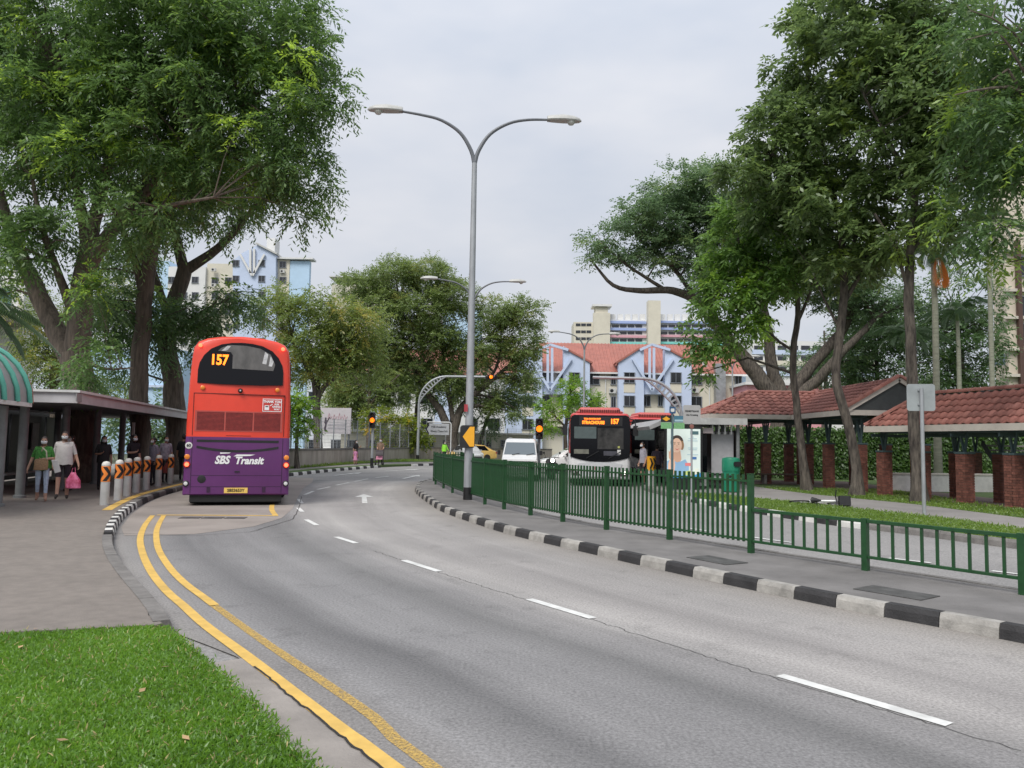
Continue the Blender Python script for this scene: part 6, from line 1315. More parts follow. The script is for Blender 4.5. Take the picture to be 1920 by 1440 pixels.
# --- low beige building behind the wall
LBD = thing('low_beige_hall', 'low pale hall with small windows behind the wire fence', 'building', (0, 84.0, 0.0)); Q3 = uvplane(84.0)
x0, x1 = Q3(640, 800)[0], Q3(1000, 800)[0]; zt = Q3(800, 812)[1]
MB().box(((x0 + x1) / 2, 3, zt / 2), (x1 - x0, 6, zt)).build('wall', M_CREAM, LBD); MB().box(((x0 + x1) / 2, 3, zt + 0.08), (x1 - x0 + 0.8, 6.8, 0.16)).build('roof', M_WHITEW, LBD)
for u in range(660, 1000, 36): c = Q3(u, 832); window(LBD, c[0], c[1], 1.0, 0.7, -0.05)
# --- far tall block
YT = 300.0; Q4 = uvplane(YT)
TB_ = thing('tall_slab_block', 'tall distant slab block with coloured corridor bands on the skyline', 'building', (0, YT, 0.0))
def blk(name, u0, u1, vt, m, y=0.0, d=12.0, parent=TB_, Qf=Q4):
    a, b = Qf(u0, vt)[0], Qf(u1, vt)[0]; z = Qf((u0 + u1) / 2, vt)[1]; return MB().box(((a + b) / 2, y + d / 2, z / 2), (b - a, d, z)).build(name, m, parent)
blk('wall', 1076, 1127, 604, M_CREAM, 0); blk('wall', 1127.3, 1360, 600, M_WHITEW, 1.0); blk('stair_tower', 1112, 1143, 588, M_CREAM, -2.0, 2.8); blk('lift_tower', 1213, 1236, 566, M_CREAM, -3.0, 4)
pv = blk('pavilion', 1116, 1139, 577, M_CREAM, -1.5, 6); a, b = Q4(1110, 574), Q4(1146, 574); MB().box(((a[0] + b[0]) / 2, 1.5, a[1]), (b[0] - a[0], 8, 0.8)).build('pavilion_roof', M_WHITEW, pv)
bands = [('wall_lilac', (0.32, 0.4, 0.66), 604), ('wall_lilac', (0.32, 0.4, 0.66), 617), ('wall_pink', (0.6, 0.33, 0.38), 630.5), ('wall_aqua', (0.2, 0.58, 0.53), 643.5), ('wall_lilac', (0.32, 0.4, 0.66), 657), ('wall_aqua', (0.2, 0.58, 0.53), 670), ('wall_lilac', (0.32, 0.4, 0.66), 683), ('wall_pink', (0.6, 0.33, 0.38), 697)]
for nm, c, v in bands:
    for u0, u1 in ((1131, 1212), (1237, 1358)):
        a, b = Q4(u0, v - 3), Q4(u1, v + 3); MB().box(((a[0] + b[0]) / 2, 0.6, (a[1] + b[1]) / 2), (b[0] - a[0], 0.9, a[1] - b[1])).build('corridor_band', mat(nm, c, 0.8, var=0.05), TB_)
        n_ = int((u1 - u0) / 14.5)
        for k in range(n_): q = Q4(u0 + 9 + 14.6 * k, v + 6.6); MB().box((q[0], 0.93, q[1]), (2.6, 0.2, 1.05)).build('corridor_opening', M_WDARK, TB_)
for v in (609, 622, 635, 648, 661, 674):
    for u in (1084, 1094, 1104): q = Q4(u, v); MB().box((q[0], -0.05, q[1]), (1.8, 0.14, 1.0)).build('window', M_WDARK, TB_)
for u in list(range(1146, 1212, 14)) + list(range(1240, 1330, 14)):
    q = Q4(u, 595); MB().box((q[0] + 1, 3, q[1]), (2.0, 1.5, 3.2)).build('parapet_fin', M_WHITEW, TB_)
# --- pale blue flats above the left trees
YB_ = 145.0; Q5 = uvplane(YB_)
BF = thing('pale_blue_flats', 'pale blue and cream high rise flats rising above the middle left trees', 'building', (0, YB_, 0.0))
blk('blue_wall', 282, 316, 488, M_SKYW, 0.5, 12, BF, Q5); blk('cream_wall', 316.3, 386, 500, M_WHITEW, 0.0, 12, BF, Q5); blk('cream_wall', 386.3, 443, 493, M_CREAM, 0.6, 12, BF, Q5)
tw = MB().extrude([Q5(*p) for p in ((440, 830), (440, 492), (455, 478), (486, 462), (520, 480), (520, 830))], -1.0, 11).build('gable_tower', M_BLUEW, BF)
for (ua, va), (ub, vb) in (((455, 480), (477, 520)), ((500, 480), (478, 520)), ((474, 470), (474, 515)), ((481, 470), (481, 515))): a, b = Q5(ua, va), Q5(ub, vb); MB().beam((a[0], -1.3, a[1]), (b[0], -1.3, b[1]), 0.35, 0.35).build('gable_brace', M_WHITEW, tw)
a, b = Q5(484, 461), Q5(523, 481); MB().beam((a[0], 4, a[1] + .2), (b[0], 4, b[1] + .2), 11, 0.3).build('tower_roof', M_ACU, tw); a = Q5(497, 452); MB().box((a[0], 5, a[1] - 1), (1.6, 3, 5)).build('lift_shaft', M_WHITEW, tw)
blk('cream_wall', 520.3, 543, 487, M_CREAM, 0.2, 2.0, BF, Q5); blk('blue_wall', 543.3, 580, 489, M_SKYW, 0.3, 1.2, BF, Q5)
a, b = Q5(518, 486), Q5(588, 488); MB().box(((a[0] + b[0]) / 2, 0.8, a[1] + .15), (b[0] - a[0], 2.5, 0.3)).build('flat_roof', M_WHITEW, BF)
blk('rear_wall', 590, 690, 506, M_CREAM, 14, 12, BF, Q5); a = Q5(640, 505); MB().box((a[0], 20, a[1] + 1.5), (11, 13, 0.25)).build('rear_roof', M_WHITEW, BF)
blk('rear_tower', 770, 805, 488, M_WHITEW, 30, 10, BF, Q5); blk('rear_blue_wall', 806, 890, 530, M_SKYW, 30, 10, BF, Q5)
for v in (496, 525, 554, 583, 612, 641, 670):
    for u in (322, 345, 366, 401, 426, 446, 494, 530):
        if v < 500 and u < 440: continue
        q = Q5(u, v); window(BF, q[0], q[1], 1.15, 1.15, -1.06 if 440 < u < 520 else (0.54 if 386 < u < 440 else -0.06 if u < 386 else 0.14))
for u, v in ((401, 506), (530, 509), (401, 535)): q = Q5(u, v); aircon(BF, q[0], q[1], 0.1)
# --- white building at the left edge, blue hall behind the shelter, building at the right edge
WB = thing('white_office', 'white office building with teal glazing behind the left trunk', 'building', (0, 62.0, 0.0)); Q6 = uvplane(62.0)
blk('wall', -160, 48, 505, M_WHITEW, 0, 2.0, WB, Q6)
for v in (560, 690, 760): a, b = Q6(-100, v - 22), Q6(20, v + 22); MB().box(((a[0] + b[0]) / 2, -0.03, (a[1] + b[1]) / 2), (b[0] - a[0], 0.1, a[1] - b[1])).build('window_band', glass_mat('teal_glass_%d' % 1, (0.12, 0.22, 0.24), 0.15) if 'teal_glass_1' not in MATS else MATS['teal_glass_1'], WB)
a, b = Q6(-100, 606), Q6(68, 606); MB().box(((a[0] + b[0]) / 2, -2.5, a[1]), (b[0] - a[0], 5.5, 0.5)).build('canopy_slab', mat('slab_concrete', (0.3, 0.26, 0.22), 0.8), WB)
SH2 = thing('sky_blue_hall', 'sky blue rendered hall seen between the left trunks', 'building', (0, 76.0, 0.0)); Q7 = uvplane(76.0)
blk('wall', 150, 345, 655, M_SKYW, 0, 10, SH2, Q7); a, b = Q7(150, 722), Q7(345, 722); MB().box(((a[0] + b[0]) / 2, -0.1, a[1]), (b[0] - a[0], 0.3, 0.25)).build('string_course', M_BLUEW, SH2)
for u in (180, 250, 320): q = Q7(u, 760); window(SH2, q[0], q[1], 1.5, 1.3, -0.06)
RBD = thing('beige_flats', 'beige rendered flats with ledges at the right edge, numbered 54', 'building', (0, 58.0, 0.0)); Q8 = uvplane(58.0)
blk('wall', 1880, 2200, 330, mat('wall_beige', (0.6, 0.53, 0.44), 0.75, var=0.06, scale=0.5, dirt=0.12), 0, 1.6, RBD, Q8)
for v in (470, 545, 596, 655, 704): a, b = Q8(1877, v), Q8(2200, v); MB().box(((a[0] + b[0]) / 2, -0.15, a[1]), (b[0] - a[0], 0.4, 0.22)).build('ledge', M_BOARD, RBD)
for v in (500, 575, 626, 680): q = Q8(1926, v); window(RBD, q[0], q[1], 1.2, 1.5, -0.06)
a = Q8(1908, 600); MB().box((a[0], -0.25, a[1] / 1 - 6), (0.3, 0.3, 24)).build('down_pipe', mat('pipe_brown', (0.09, 0.05, 0.04), 0.6), RBD)
q = Q8(1863, 675); npl = MB().box((q[0], -0.3, q[1]), (1.3, 0.1, 0.85)).build('number_plate', mat('plate_slate', (0.1, 0.13, 0.18), 0.5), RBD); text('54', 0.75, M_WHITEL, npl, (q[0] - 0.1, -0.36, q[1]), bold=0.02)
FB = thing('distant_white_block', 'white block with dark window bands seen through the spreading tree fork', 'building', (0, 170.0, 0.0)); Q9 = uvplane(170.0)
blk('wall', 1410, 1640, 640, M_WHITEW, 0, 12, FB, Q9)
for v, m_ in ((652, M_BLUEW), (672, M_CREAM), (692, M_BLUEW)):
    a, b = Q9(1410, v + 8), Q9(1640, v + 8); MB().box(((a[0] + b[0]) / 2, -0.15, a[1]), (b[0] - a[0], 0.4, 1.0)).build('coloured_band', m_, FB)
    for u in range(1422, 1640, 22): q = Q9(u, v); MB().box((q[0], -0.05, q[1]), (1.9, 0.14, 0.9)).build('window', M_WDARK, FB)
PK = thing('pink_shop_row', 'low pink and white shop row behind the hipped walkway', 'building', (0, 90.0, 0.0)); Q10 = uvplane(90.0)
blk('wall', 1400, 1590, 722, mat('wall_rose', (0.6, 0.3, 0.33), 0.7, var=0.08), 0, 8, PK, Q10); blk('white_end', 1540, 1588, 724, M_WHITEW, -0.3, 0.5, PK, Q10)
for u in (1440, 1480, 1520): q = Q10(u, 732); MB().box((q[0], -0.06, q[1]), (1.9, 0.14, 0.5)).build('shop_sign', mat('sign_rose', (0.55, 0.2, 0.28), 0.6), PK)
a, b = Q10(1395, 719), Q10(1595, 719); MB().box(((a[0] + b[0]) / 2, 4, a[1]), (b[0] - a[0], 9, 0.3)).build('roof', M_WHITEW, PK)

# ================================================================== VEGETATION
RNG = np.random.default_rng(7)
M_BARK = mat('bark_grey_brown', (0.105, 0.082, 0.065), 0.9, var=0.5, scale=5.0, stretch=(2.2, 2.2, 0.3), bump=1.0, bscale=11, dirt=0.4)
M_BARKD = mat('bark_dark', (0.05, 0.04, 0.034), 0.9, var=0.5, scale=7.0, stretch=(1.6, 1.6, 0.35), bump=1.0, bscale=18, c2=(0.1, 0.085, 0.07))
M_BARKP = mat('bark_pale', (0.14, 0.112, 0.09), 0.9, var=0.5, scale=5, stretch=(2, 2, 0.3), bump=1.0, bscale=11, dirt=0.45)
LF = dict(
    feather=dict(m=leaf_mat('leaf_feathery', (0.051, 0.108, 0.038), (0.115, 0.211, 0.054), (0.280, 0.437, 0.050), 0.3), K=11, L=(.5, .9), leaf=(.2, .072), droop=.46, S=22, rc=.56, cpa=5.2, flat=.25),
    feather2=dict(m=leaf_mat('leaf_feathery_deep', (0.049, 0.101, 0.041), (0.105, 0.192, 0.061), (0.235, 0.370, 0.056), 0.28), K=10, L=(.55, .9), leaf=(.21, .076), droop=.44, S=20, rc=.6, cpa=5.2, flat=.25),
    broad=dict(m=leaf_mat('leaf_broad', (0.059, 0.105, 0.041), (0.141, 0.218, 0.070), (0.224, 0.325, 0.062), 0.26, rough=0.42, spec=0.9), K=7, L=(.32, .55), leaf=(.23, .105), droop=.3, S=20, rc=.52, cpa=5.8, flat=.1),
    broadlow=dict(m=leaf_mat('leaf_broad_fresh', (0.059, 0.124, 0.038), (0.141, 0.262, 0.054), (0.224, 0.381, 0.050), 0.3, rough=0.42, spec=0.9), K=7, L=(.32, .55), leaf=(.23, .105), droop=.3, S=20, rc=.5, cpa=5.8, flat=.1),
    rain=dict(m=leaf_mat('leaf_rain_tree', (0.059, 0.115, 0.057), (0.128, 0.211, 0.090), (0.157, 0.235, 0.078), 0.25), K=9, L=(.7, 1.1), leaf=(.25, .12), droop=.1, S=19, rc=.9, cpa=5.0, flat=.72),
    mid=dict(m=leaf_mat('leaf_olive', (0.08, 0.13, 0.034), (0.175, 0.24, 0.055), (0.3, 0.28, 0.06), 0.3), K=8, L=(.6, 1.0), leaf=(.24, .10), droop=.3, S=19, rc=.8, cpa=5.5, flat=.2),
    middark=dict(m=leaf_mat('leaf_olive_dark', (0.085, 0.13, 0.045), (0.175, 0.25, 0.07), (0.26, 0.27, 0.08), 0.26), K=8, L=(.6, 1.0), leaf=(.25, .11), droop=.15, S=19, rc=.8, cpa=5.7, flat=.4),
    fresh=dict(m=leaf_mat('leaf_bright', (0.060, 0.140, 0.018), (0.170, 0.320, 0.030), (0.280, 0.420, 0.040), 0.34), K=8, L=(.4, .6), leaf=(.2, .1), droop=.2, S=14, rc=.6, cpa=6.0, flat=.15),
    yellow=dict(m=leaf_mat('leaf_yellow_shrub', (0.06, 0.12, 0.014), (0.2, 0.26, 0.02), (0.62, 0.46, 0.02), 0.34, tipshare=0.2), K=7, L=(.4, .6), leaf=(.2, .11), droop=.2, S=14, rc=.6, cpa=5.7, flat=.15),
    back=dict(m=leaf_mat('leaf_backdrop', (0.049, 0.103, 0.043), (0.109, 0.192, 0.067), (0.146, 0.224, 0.062), 0.25), K=7, L=(.6, .9), leaf=(.3, .13), droop=.3, S=12, rc=.95, cpa=4.0, flat=.2))
def np_mesh(name, V, F4, m, tone=None):
    me = bpy.data.meshes.new(name); nv, nf = len(V), len(F4)
    me.vertices.add(nv); me.vertices.foreach_set('co', np.ascontiguousarray(V, np.float32).ravel())
    me.loops.add(nf * 4); me.loops.foreach_set('vertex_index', np.ascontiguousarray(F4, np.int32).ravel())
    me.polygons.add(nf); me.polygons.foreach_set('loop_start', np.arange(0, nf * 4, 4, dtype=np.int32)); me.polygons.foreach_set('loop_total', np.full(nf, 4, np.int32))
    me.materials.append(m); me.update(calc_edges=True)
    if tone is not None: a_ = me.attributes.new('tone', 'FLOAT', 'POINT'); a_.data.foreach_set('value', np.ascontiguousarray(tone, np.float32))
    return me
def unit(a): return a / np.maximum(1e-9, np.linalg.norm(a, axis=-1, keepdims=True))
def leaf_quads(base, d, side, L, W, curl=0.12):
    n = np.cross(d, side); mid = base + d * (L * 0.45)[:, None] + n * (L * curl)[:, None]; tip = base + d * L[:, None] - np.array([0, 0, 1.0]) * (L * 0.18)[:, None]
    V = np.stack([base, mid + side * (W / 2)[:, None], tip, mid - side * (W / 2)[:, None]], 1).reshape(-1, 3)
    return V, np.arange(len(V)).reshape(-1, 4)
def sprays(org, d, length, sp):
    M, K = len(org), sp['K']; t = (np.arange(K) + 0.6) / K
    pos = org[:, None, :] + d[:, None, :] * (length[:, None] * t)[:, :, None]
    pos[:, :, 2] -= sp['droop'] * length[:, None] * t ** 2
    tang = d[:, None, :] * np.ones((1, K, 1)); tang = tang + np.array([0, 0, -1.0]) * (2 * sp['droop'] * t)[None, :, None]; tang = unit(tang)
    up = np.array([0, 0, 1.0]) + RNG.normal(0, .35, (M, 1, 3)); sd = unit(np.cross(tang, up * np.ones_like(tang)))
    sg = np.where(np.arange(K) % 2 == 0, 1.0, -1.0)[None, :, None]
    ld = unit(tang * 0.75 + sd * sg * 0.85 + RNG.normal(0, .22, (M, K, 3))); ls = unit(np.cross(ld, np.array([0, 0, 1.0]) + RNG.normal(0, .45, (M, K, 3))))
    L = sp['leaf'][0] * RNG.uniform(.65, 1.2, (M, K)); W = sp['leaf'][1] * RNG.uniform(.7, 1.2, (M, K))
    return leaf_quads(pos.reshape(-1, 3), ld.reshape(-1, 3), ls.reshape(-1, 3), L.ravel(), W.ravel())
def foliage(blobs, sp):
    """blobs: (centre, rx, ry, rz, density factor); returns quads and clump centres"""
    Vs, Fs, cl, off, Ts = [], [], [], 0, []
    for c, rx, ry, rz, dn in blobs:
        c = np.array(c); n = max(2, int(math.pi * rx * rz * sp['cpa'] * dn))
        u = unit(RNG.normal(0, 1, (n, 3))); r = RNG.uniform(0, 1, n) ** (1 / 2.4); cc = c + u * r[:, None] * np.array([rx, ry, rz]); cl.append(np.concatenate([cc, np.repeat(c[None], n, 0)], 1))
        S = sp['S']; C = np.repeat(cc, S, 0); O = np.repeat(u, S, 0) * 0.55
        rcs = np.repeat(sp['rc'] * RNG.uniform(.65, 1.2, n), S)
        d = RNG.normal(0, 1, (n * S, 3)); d[:, 2] *= (1 - sp['flat']); d = unit(d) + O; d[:, 2] += 0.12; d = unit(d)
        org = C + d * (rcs * RNG.uniform(0, .55, n * S))[:, None] + RNG.normal(0, .1, (n * S, 3))
        V, F = sprays(org, d, RNG.uniform(*sp['L'], n * S), sp); Vs.append(V); Fs.append(F + off); off += len(V)
        tn = RNG.uniform(0, .25, n) + np.where(RNG.uniform(0, 1, n) < sp.get('young', .1), .45, 0); tn = np.repeat(tn, S) + RNG.uniform(-.06, .12, n * S); Ts.append(np.repeat(tn, sp['K'] * 4))
    return np.concatenate(Vs), np.concatenate(Fs), np.concatenate(cl), np.concatenate(Ts)
def tree(name, label, y0, limbs, blobs, leaf, bark=M_BARK, group=None, zb=0.08, twig=0.035, roots=True, cat='tree'):
    """limbs in photograph coordinates (u, v, dy, radius); v None = ground. blobs (u, v, ru, rv, dy, rd, density)"""
    L3 = []
    for lb in limbs:
        pts, rs = [], []
        for u, v, dy, r in lb:
            if v is None: p = P(u, 900, y0 + dy); p.z = zb - 0.05
            else: p = P(u, v, y0 + dy)
            pts.append(p); rs.append(r)
        L3.append((pts, rs))
    base = L3[0][0][0].copy(); base.z = 0
    t = thing(name, label, cat, base, 0, group)
    allp = []
    for i, (pts, rs) in enumerate(L3):
        cp = catmull(pts, 0.45); n = len(cp); d = [0.0]
        for a, b in zip(pts, pts[1:]): d.append(d[-1] + (b - a).length)
        rr = [float(np.interp(d[-1] * k / max(1, n - 1), d, rs)) for k in range(n)]
        rnd = random.Random(i * 7 + int(abs(base.x) * 10))
        cp = [p + Vector((rnd.uniform(-1, 1), rnd.uniform(-1, 1), 0)) * rr[k] * 0.12 for k, p in enumerate(cp)]
        if i == 0 and roots: rr[0] *= 1.55; rr[1] *= 1.2
        allp += [(p.x, p.y, p.z, rr[k]) for k, p in enumerate(cp)]
        m = MB().tube([p - base for p in cp], rr, 10 if max(rs) > 0.12 else 6)
        m.build('trunk' if i == 0 else 'limb', bark, t, smooth=True, fix=False)
    bl = []
    for u, v, ru, rv, dy, rd, dn in blobs:
        c = P(u, v, y0 + dy); s_ = FPX / (y0 + dy); bl.append(((c.x, c.y, c.z), ru / s_, rd, rv / s_, dn))
    sp = LF[leaf]; V, F, cl, T = foliage(bl, sp); V = V - np.array(base)
    link('crown', np_mesh('crown', V, F, sp['m'], T), t)
    # twigs from the limbs to the leaf clumps
    A = np.array(allp); tw = MB()
    for row in cl[::2]:
        q = row[:3]; dd = np.linalg.norm(A[:, :3] - q, axis=1) + 0.7 * np.maximum(0, A[:, 2] - q[2]); k = int(np.argmin(dd)); a = Vector(A[k, :3]); b = Vector(q)
        if (b - a).length > 6.5: continue
        mid = a.lerp(b, 0.5) + Vector((0, 0, 0.12 * (b - a).length)) + Vector(RNG.normal(0, .1, 3)); r0 = min(A[k, 3] * 0.6, twig * (1 + 0.25 * (b - a).length)); tw.tube([a - base, mid - base, b - base], [r0, r0 * .6, r0 * .2], 4, cap=False)
    stuff(tw.build('twigs', bark, t, fix=False))
    return t
# --- great trees behind the left shelter
tree('rain_tree', 'huge leaning two stemmed tree rising behind the left bus shelter', 27.5,
     [[(158, None, 0, 0.62), (150, 700, 0, 0.51), (142, 660, 0, 0.48)], [(140, 690, 0, 0.43), (100, 610, .2, 0.36), (66, 535, .4, 0.31), (32, 470, .6, 0.27), (5, 380, .8, 0.17), (-20, 280, 1, 0.08)],
      [(146, 675, 0, 0.43), (150, 590, -.2, 0.39), (160, 500, -.4, 0.33), (175, 420, -.5, 0.23), (196, 330, -.6, 0.16), (232, 210, -.6, 0.09), (250, 90, -.6, 0.04)],
      [(154, 520, -.4, 0.28), (200, 445, -.6, 0.23), (262, 372, -.8, 0.17), (330, 300, -1, 0.12), (420, 220, -1.2, 0.06), (520, 150, -1.4, 0.03)], [(165, 470, -.4, 0.20), (148, 370, -.9, 0.17), (128, 250, -1.2, 0.12), (110, 120, -1.3, 0.05)],
      [(140, 590, 0, 0.19), (112, 520, -.8, 0.14), (80, 430, -1.5, 0.10), (60, 330, -2, 0.05)], [(215, 430, -.7, 0.11), (300, 390, -2, 0.08), (400, 370, -3, 0.04)], [(140, 660, 0, 0.08), (190, 690, -1.2, 0.05), (250, 690, -1.8, 0.02)]],
     [(60, 60, 150, 100, 0, 3.5, 1), (210, 50, 150, 95, -1, 3.5, 1), (350, 70, 140, 95, -1, 3.5, 1), (480, 60, 110, 90, -1, 3, 1), (560, 50, 60, 60, -1, 2, .9), (520, 160, 95, 80, -1.2, 2.6, .9), (600, 110, 42, 42, -1, 1.2, .6), (400, 180, 120, 85, -1.2, 3, .95), (270, 190, 120, 85, -1.2, 3, .95), (130, 190, 130, 90, -1, 3, .95), (10, 190, 90, 100, 0, 3, 1),
      (560, 245, 60, 60, -1.2, 2, .8), (612, 215, 24, 40, -1.2, 1, .5), (450, 290, 85, 60, -1.2, 2.4, .8), (330, 300, 95, 62, -1.3, 2.6, .75), (200, 300, 95, 60, -1.5, 2.6, .7), (70, 310, 90, 65, -1, 2.6, .8), (585, 330, 26, 50, -1.2, 1, .5), (572, 400, 16, 36, -1.2, .8, .45), (510, 350, 40, 40, -1.2, 1.4, .5), (25, 400, 60, 45, -.8, 2, .7),
      (110, 430, 60, 32, -2, 1.5, .5), (200, 400, 50, 30, -2.2, 1.3, .5), (130, 690, 40, 22, -1.6, .8, .7), (40, 480, 45, 28, -1.2, 1.2, .5), (60, 450, 60, 40, -1.6, 1.6, .7), (230, 440, 60, 34, -2.2, 1.5, .6), (20, 540, 40, 40, 0.8, 1.2, .6), (210, 560, 60, 34, -2.2, 1.3, .6), (200, 680, 46, 26, -2, 1, .6), (300, 400, 70, 40, -2, 1.6, .6), (420, 400, 50, 30, -1.6, 1.4, .5), (540, 310, 46, 40, -1.4, 1.4, .6), (625, 170, 26, 26, -1, 1, .5)], 'feather', M_BARKP, 'great trees behind the left shelter', twig=.04)
tree('rain_tree', 'broad dark crowned tree between the shelter roof and the red bus', 34.5,
     [[(332, None, 0, 0.51), (326, 720, 0, 0.43), (312, 640, 0, 0.38), (322, 580, .2, 0.34), (343, 520, .3, 0.33), (350, 495, .3, 0.31)], [(350, 505, .3, 0.25), (392, 478, .2, 0.20), (440, 435, 0, 0.14), (480, 380, -.3, 0.08), (520, 300, -.6, 0.04)],
      [(346, 510, .3, 0.26), (326, 430, .4, 0.21), (305, 350, .5, 0.16), (290, 250, .6, 0.08)], [(320, 600, .1, 0.20), (290, 520, .4, 0.16), (265, 430, .6, 0.11), (250, 340, .6, 0.07)], [(312, 640, 0, 0.10), (370, 590, -1.5, 0.07), (430, 560, -2.4, 0.03)], [(316, 660, 0, 0.10), (260, 610, -1, 0.07), (215, 590, -1.6, 0.03)]],
     [(300, 400, 80, 50, 0, 2.2, .8), (400, 350, 90, 50, 0, 2.4, .8), (480, 330, 60, 45, 0, 2, .7), (440, 405, 50, 26, 0, 1.4, .5), (240, 470, 60, 40, .5, 1.8, .6), (250, 590, 70, 46, -1, 2, .8), (345, 590, 70, 42, -1.5, 2, .85), (420, 560, 55, 36, -1.8, 1.8, .7), (300, 640, 60, 34, -1.5, 1.6, .8), (210, 610, 45, 36, -1, 1.4, .7), (380, 640, 40, 30, -1.4, 1.2, .7), (225, 680, 30, 34, -1.4, 1, .6)], 'feather2', M_BARK, 'great trees behind the left shelter', twig=.04)
tree('rain_tree', 'slimmer dark trunked tree half hidden between the two great left trees', 31.0,
     [[(262, None, 0, 0.41), (262, 700, 0, 0.34), (268, 600, 0, 0.31), (276, 520, 0, 0.30), (286, 450, 0, 0.25), (280, 380, 0, 0.18), (262, 280, 0, 0.10)], [(272, 560, 0, 0.20), (252, 490, -.2, 0.15), (225, 420, -.3, 0.10), (190, 350, -.4, 0.05)], [(284, 460, 0, 0.16), (318, 400, 0, 0.11), (360, 330, 0, 0.06)]],
     [(180, 490, 50, 28, 0, 1.4, .6), (265, 330, 100, 55, .3, 2.4, .7), (340, 290, 80, 50, .3, 2, .7), (205, 560, 40, 26, -.8, 1.2, .6)], 'feather2', M_BARK, 'great trees behind the left shelter')
# --- trees on the right, beside the walkways
tree('street_tree', 'slender street tree with bent trunk before the hipped walkway', 29.4,
     [[(1512, None, 0, .17), (1505, 860, 0, .15), (1496, 780, 0, .14), (1487, 700, 0, .13), (1489, 640, 0, .12), (1496, 590, 0, .11), (1490, 520, 0, .08), (1470, 440, 0, .05)], [(1490, 660, 0, .06), (1460, 640, 0, .05), (1420, 600, 0, .03)], [(1492, 610, 0, .08), (1515, 560, 0, .06), (1530, 500, 0, .04)], [(1490, 560, 0, .06), (1440, 500, -.2, .05), (1390, 470, -.3, .03)]],
     [(1420, 400, 70, 55, 0, 1.7, 1), (1360, 470, 55, 55, 0, 1.5, .9), (1420, 520, 80, 55, 0, 1.8, 1), (1350, 560, 50, 42, 0, 1.3, .85), (1330, 630, 42, 36, 0, 1, .7), (1480, 460, 60, 60, 0, 1.6, .9), (1400, 610, 60, 36, .1, 1.4, .75), (1290, 640, 26, 26, 0, .7, .5), (1320, 690, 24, 14, 0, .6, .4)], 'broadlow', M_BARKD, 'trees along the right footpath')
tree('street_tree', 'forking street tree with flared roots in front of the gabled walkway', 26.8,
     [[(1606, None, 0, .2), (1606, 880, 0, .17), (1590, 790, 0, .16), (1568, 720, 0, .15), (1572, 650, 0, .145), (1580, 580, 0, .14), (1583, 500, 0, .12), (1570, 400, 0, .09), (1545, 290, 0, .06), (1520, 160, 0, .03)], [(1580, 570, 0, .09), (1610, 520, 0, .07), (1640, 440, 0, .05)], [(1576, 620, 0, .06), (1545, 560, .3, .045), (1520, 500, .4, .03)], [(1583, 500, 0, .06), (1620, 400, -.3, .05), (1660, 280, -.5, .03)], [(1572, 410, 0, .06), (1510, 340, -.3, .045), (1450, 290, -.5, .03)]],
     [(1500, 100, 50, 60, 0, 1.5, .9), (1530, 180, 80, 70, 0, 2, 1), (1450, 260, 70, 65, 0, 1.8, 1), (1550, 290, 90, 70, -.2, 2.2, 1), (1410, 330, 50, 45, 0, 1.4, .9), (1490, 370, 90, 60, -.2, 2, 1), (1590, 390, 90, 60, -.2, 2, .95), (1560, 470, 90, 50, 0, 2, .85), (1630, 500, 70, 46, .2, 1.7, .7), (1480, 60, 26, 26, 0, .8, .6), (1430, 200, 30, 30, 0, .9, .7)], 'broad', M_BARKD, 'trees along the right footpath')
tree('street_tree', 'straight dark trunked street tree behind the blank grey sign', 24.2,
     [[(1722, None, 0, .2), (1718, 850, 0, .175), (1712, 760, 0, .165), (1708, 660, 0, .155), (1704, 560, 0, .15), (1708, 470, 0, .13), (1715, 380, 0, .11), (1720, 260, 0, .08), (1700, 120, 0, .05), (1680, 20, 0, .03)], [(1706, 560, 0, .07), (1680, 470, 0, .06), (1640, 400, 0, .04)], [(1708, 480, 0, .08), (1750, 400, 0, .06), (1800, 320, 0, .04)], [(1716, 370, 0, .07), (1670, 270, -.3, .05), (1620, 180, -.4, .03)]],
     [(1640, 40, 110, 80, 0, 2.5, 1), (1560, 30, 50, 60, 0, 1.5, .8), (1740, 60, 100, 80, 0, 2.4, 1), (1660, 150, 100, 75, -.2, 2.3, 1), (1760, 180, 90, 75, -.2, 2.2, .95), (1690, 270, 95, 70, -.2, 2.2, .95), (1790, 290, 80, 65, 0, 2, .9), (1720, 370, 90, 55, 0, 2, .85), (1690, 450, 60, 40, .2, 1.5, .6), (1790, 400, 60, 50, .4, 1.5, .6), (1860, 150, 70, 70, .6, 2, .8), (1870, 280, 60, 60, .8, 1.8, .7)], 'broad', M_BARKD, 'trees along the right footpath')
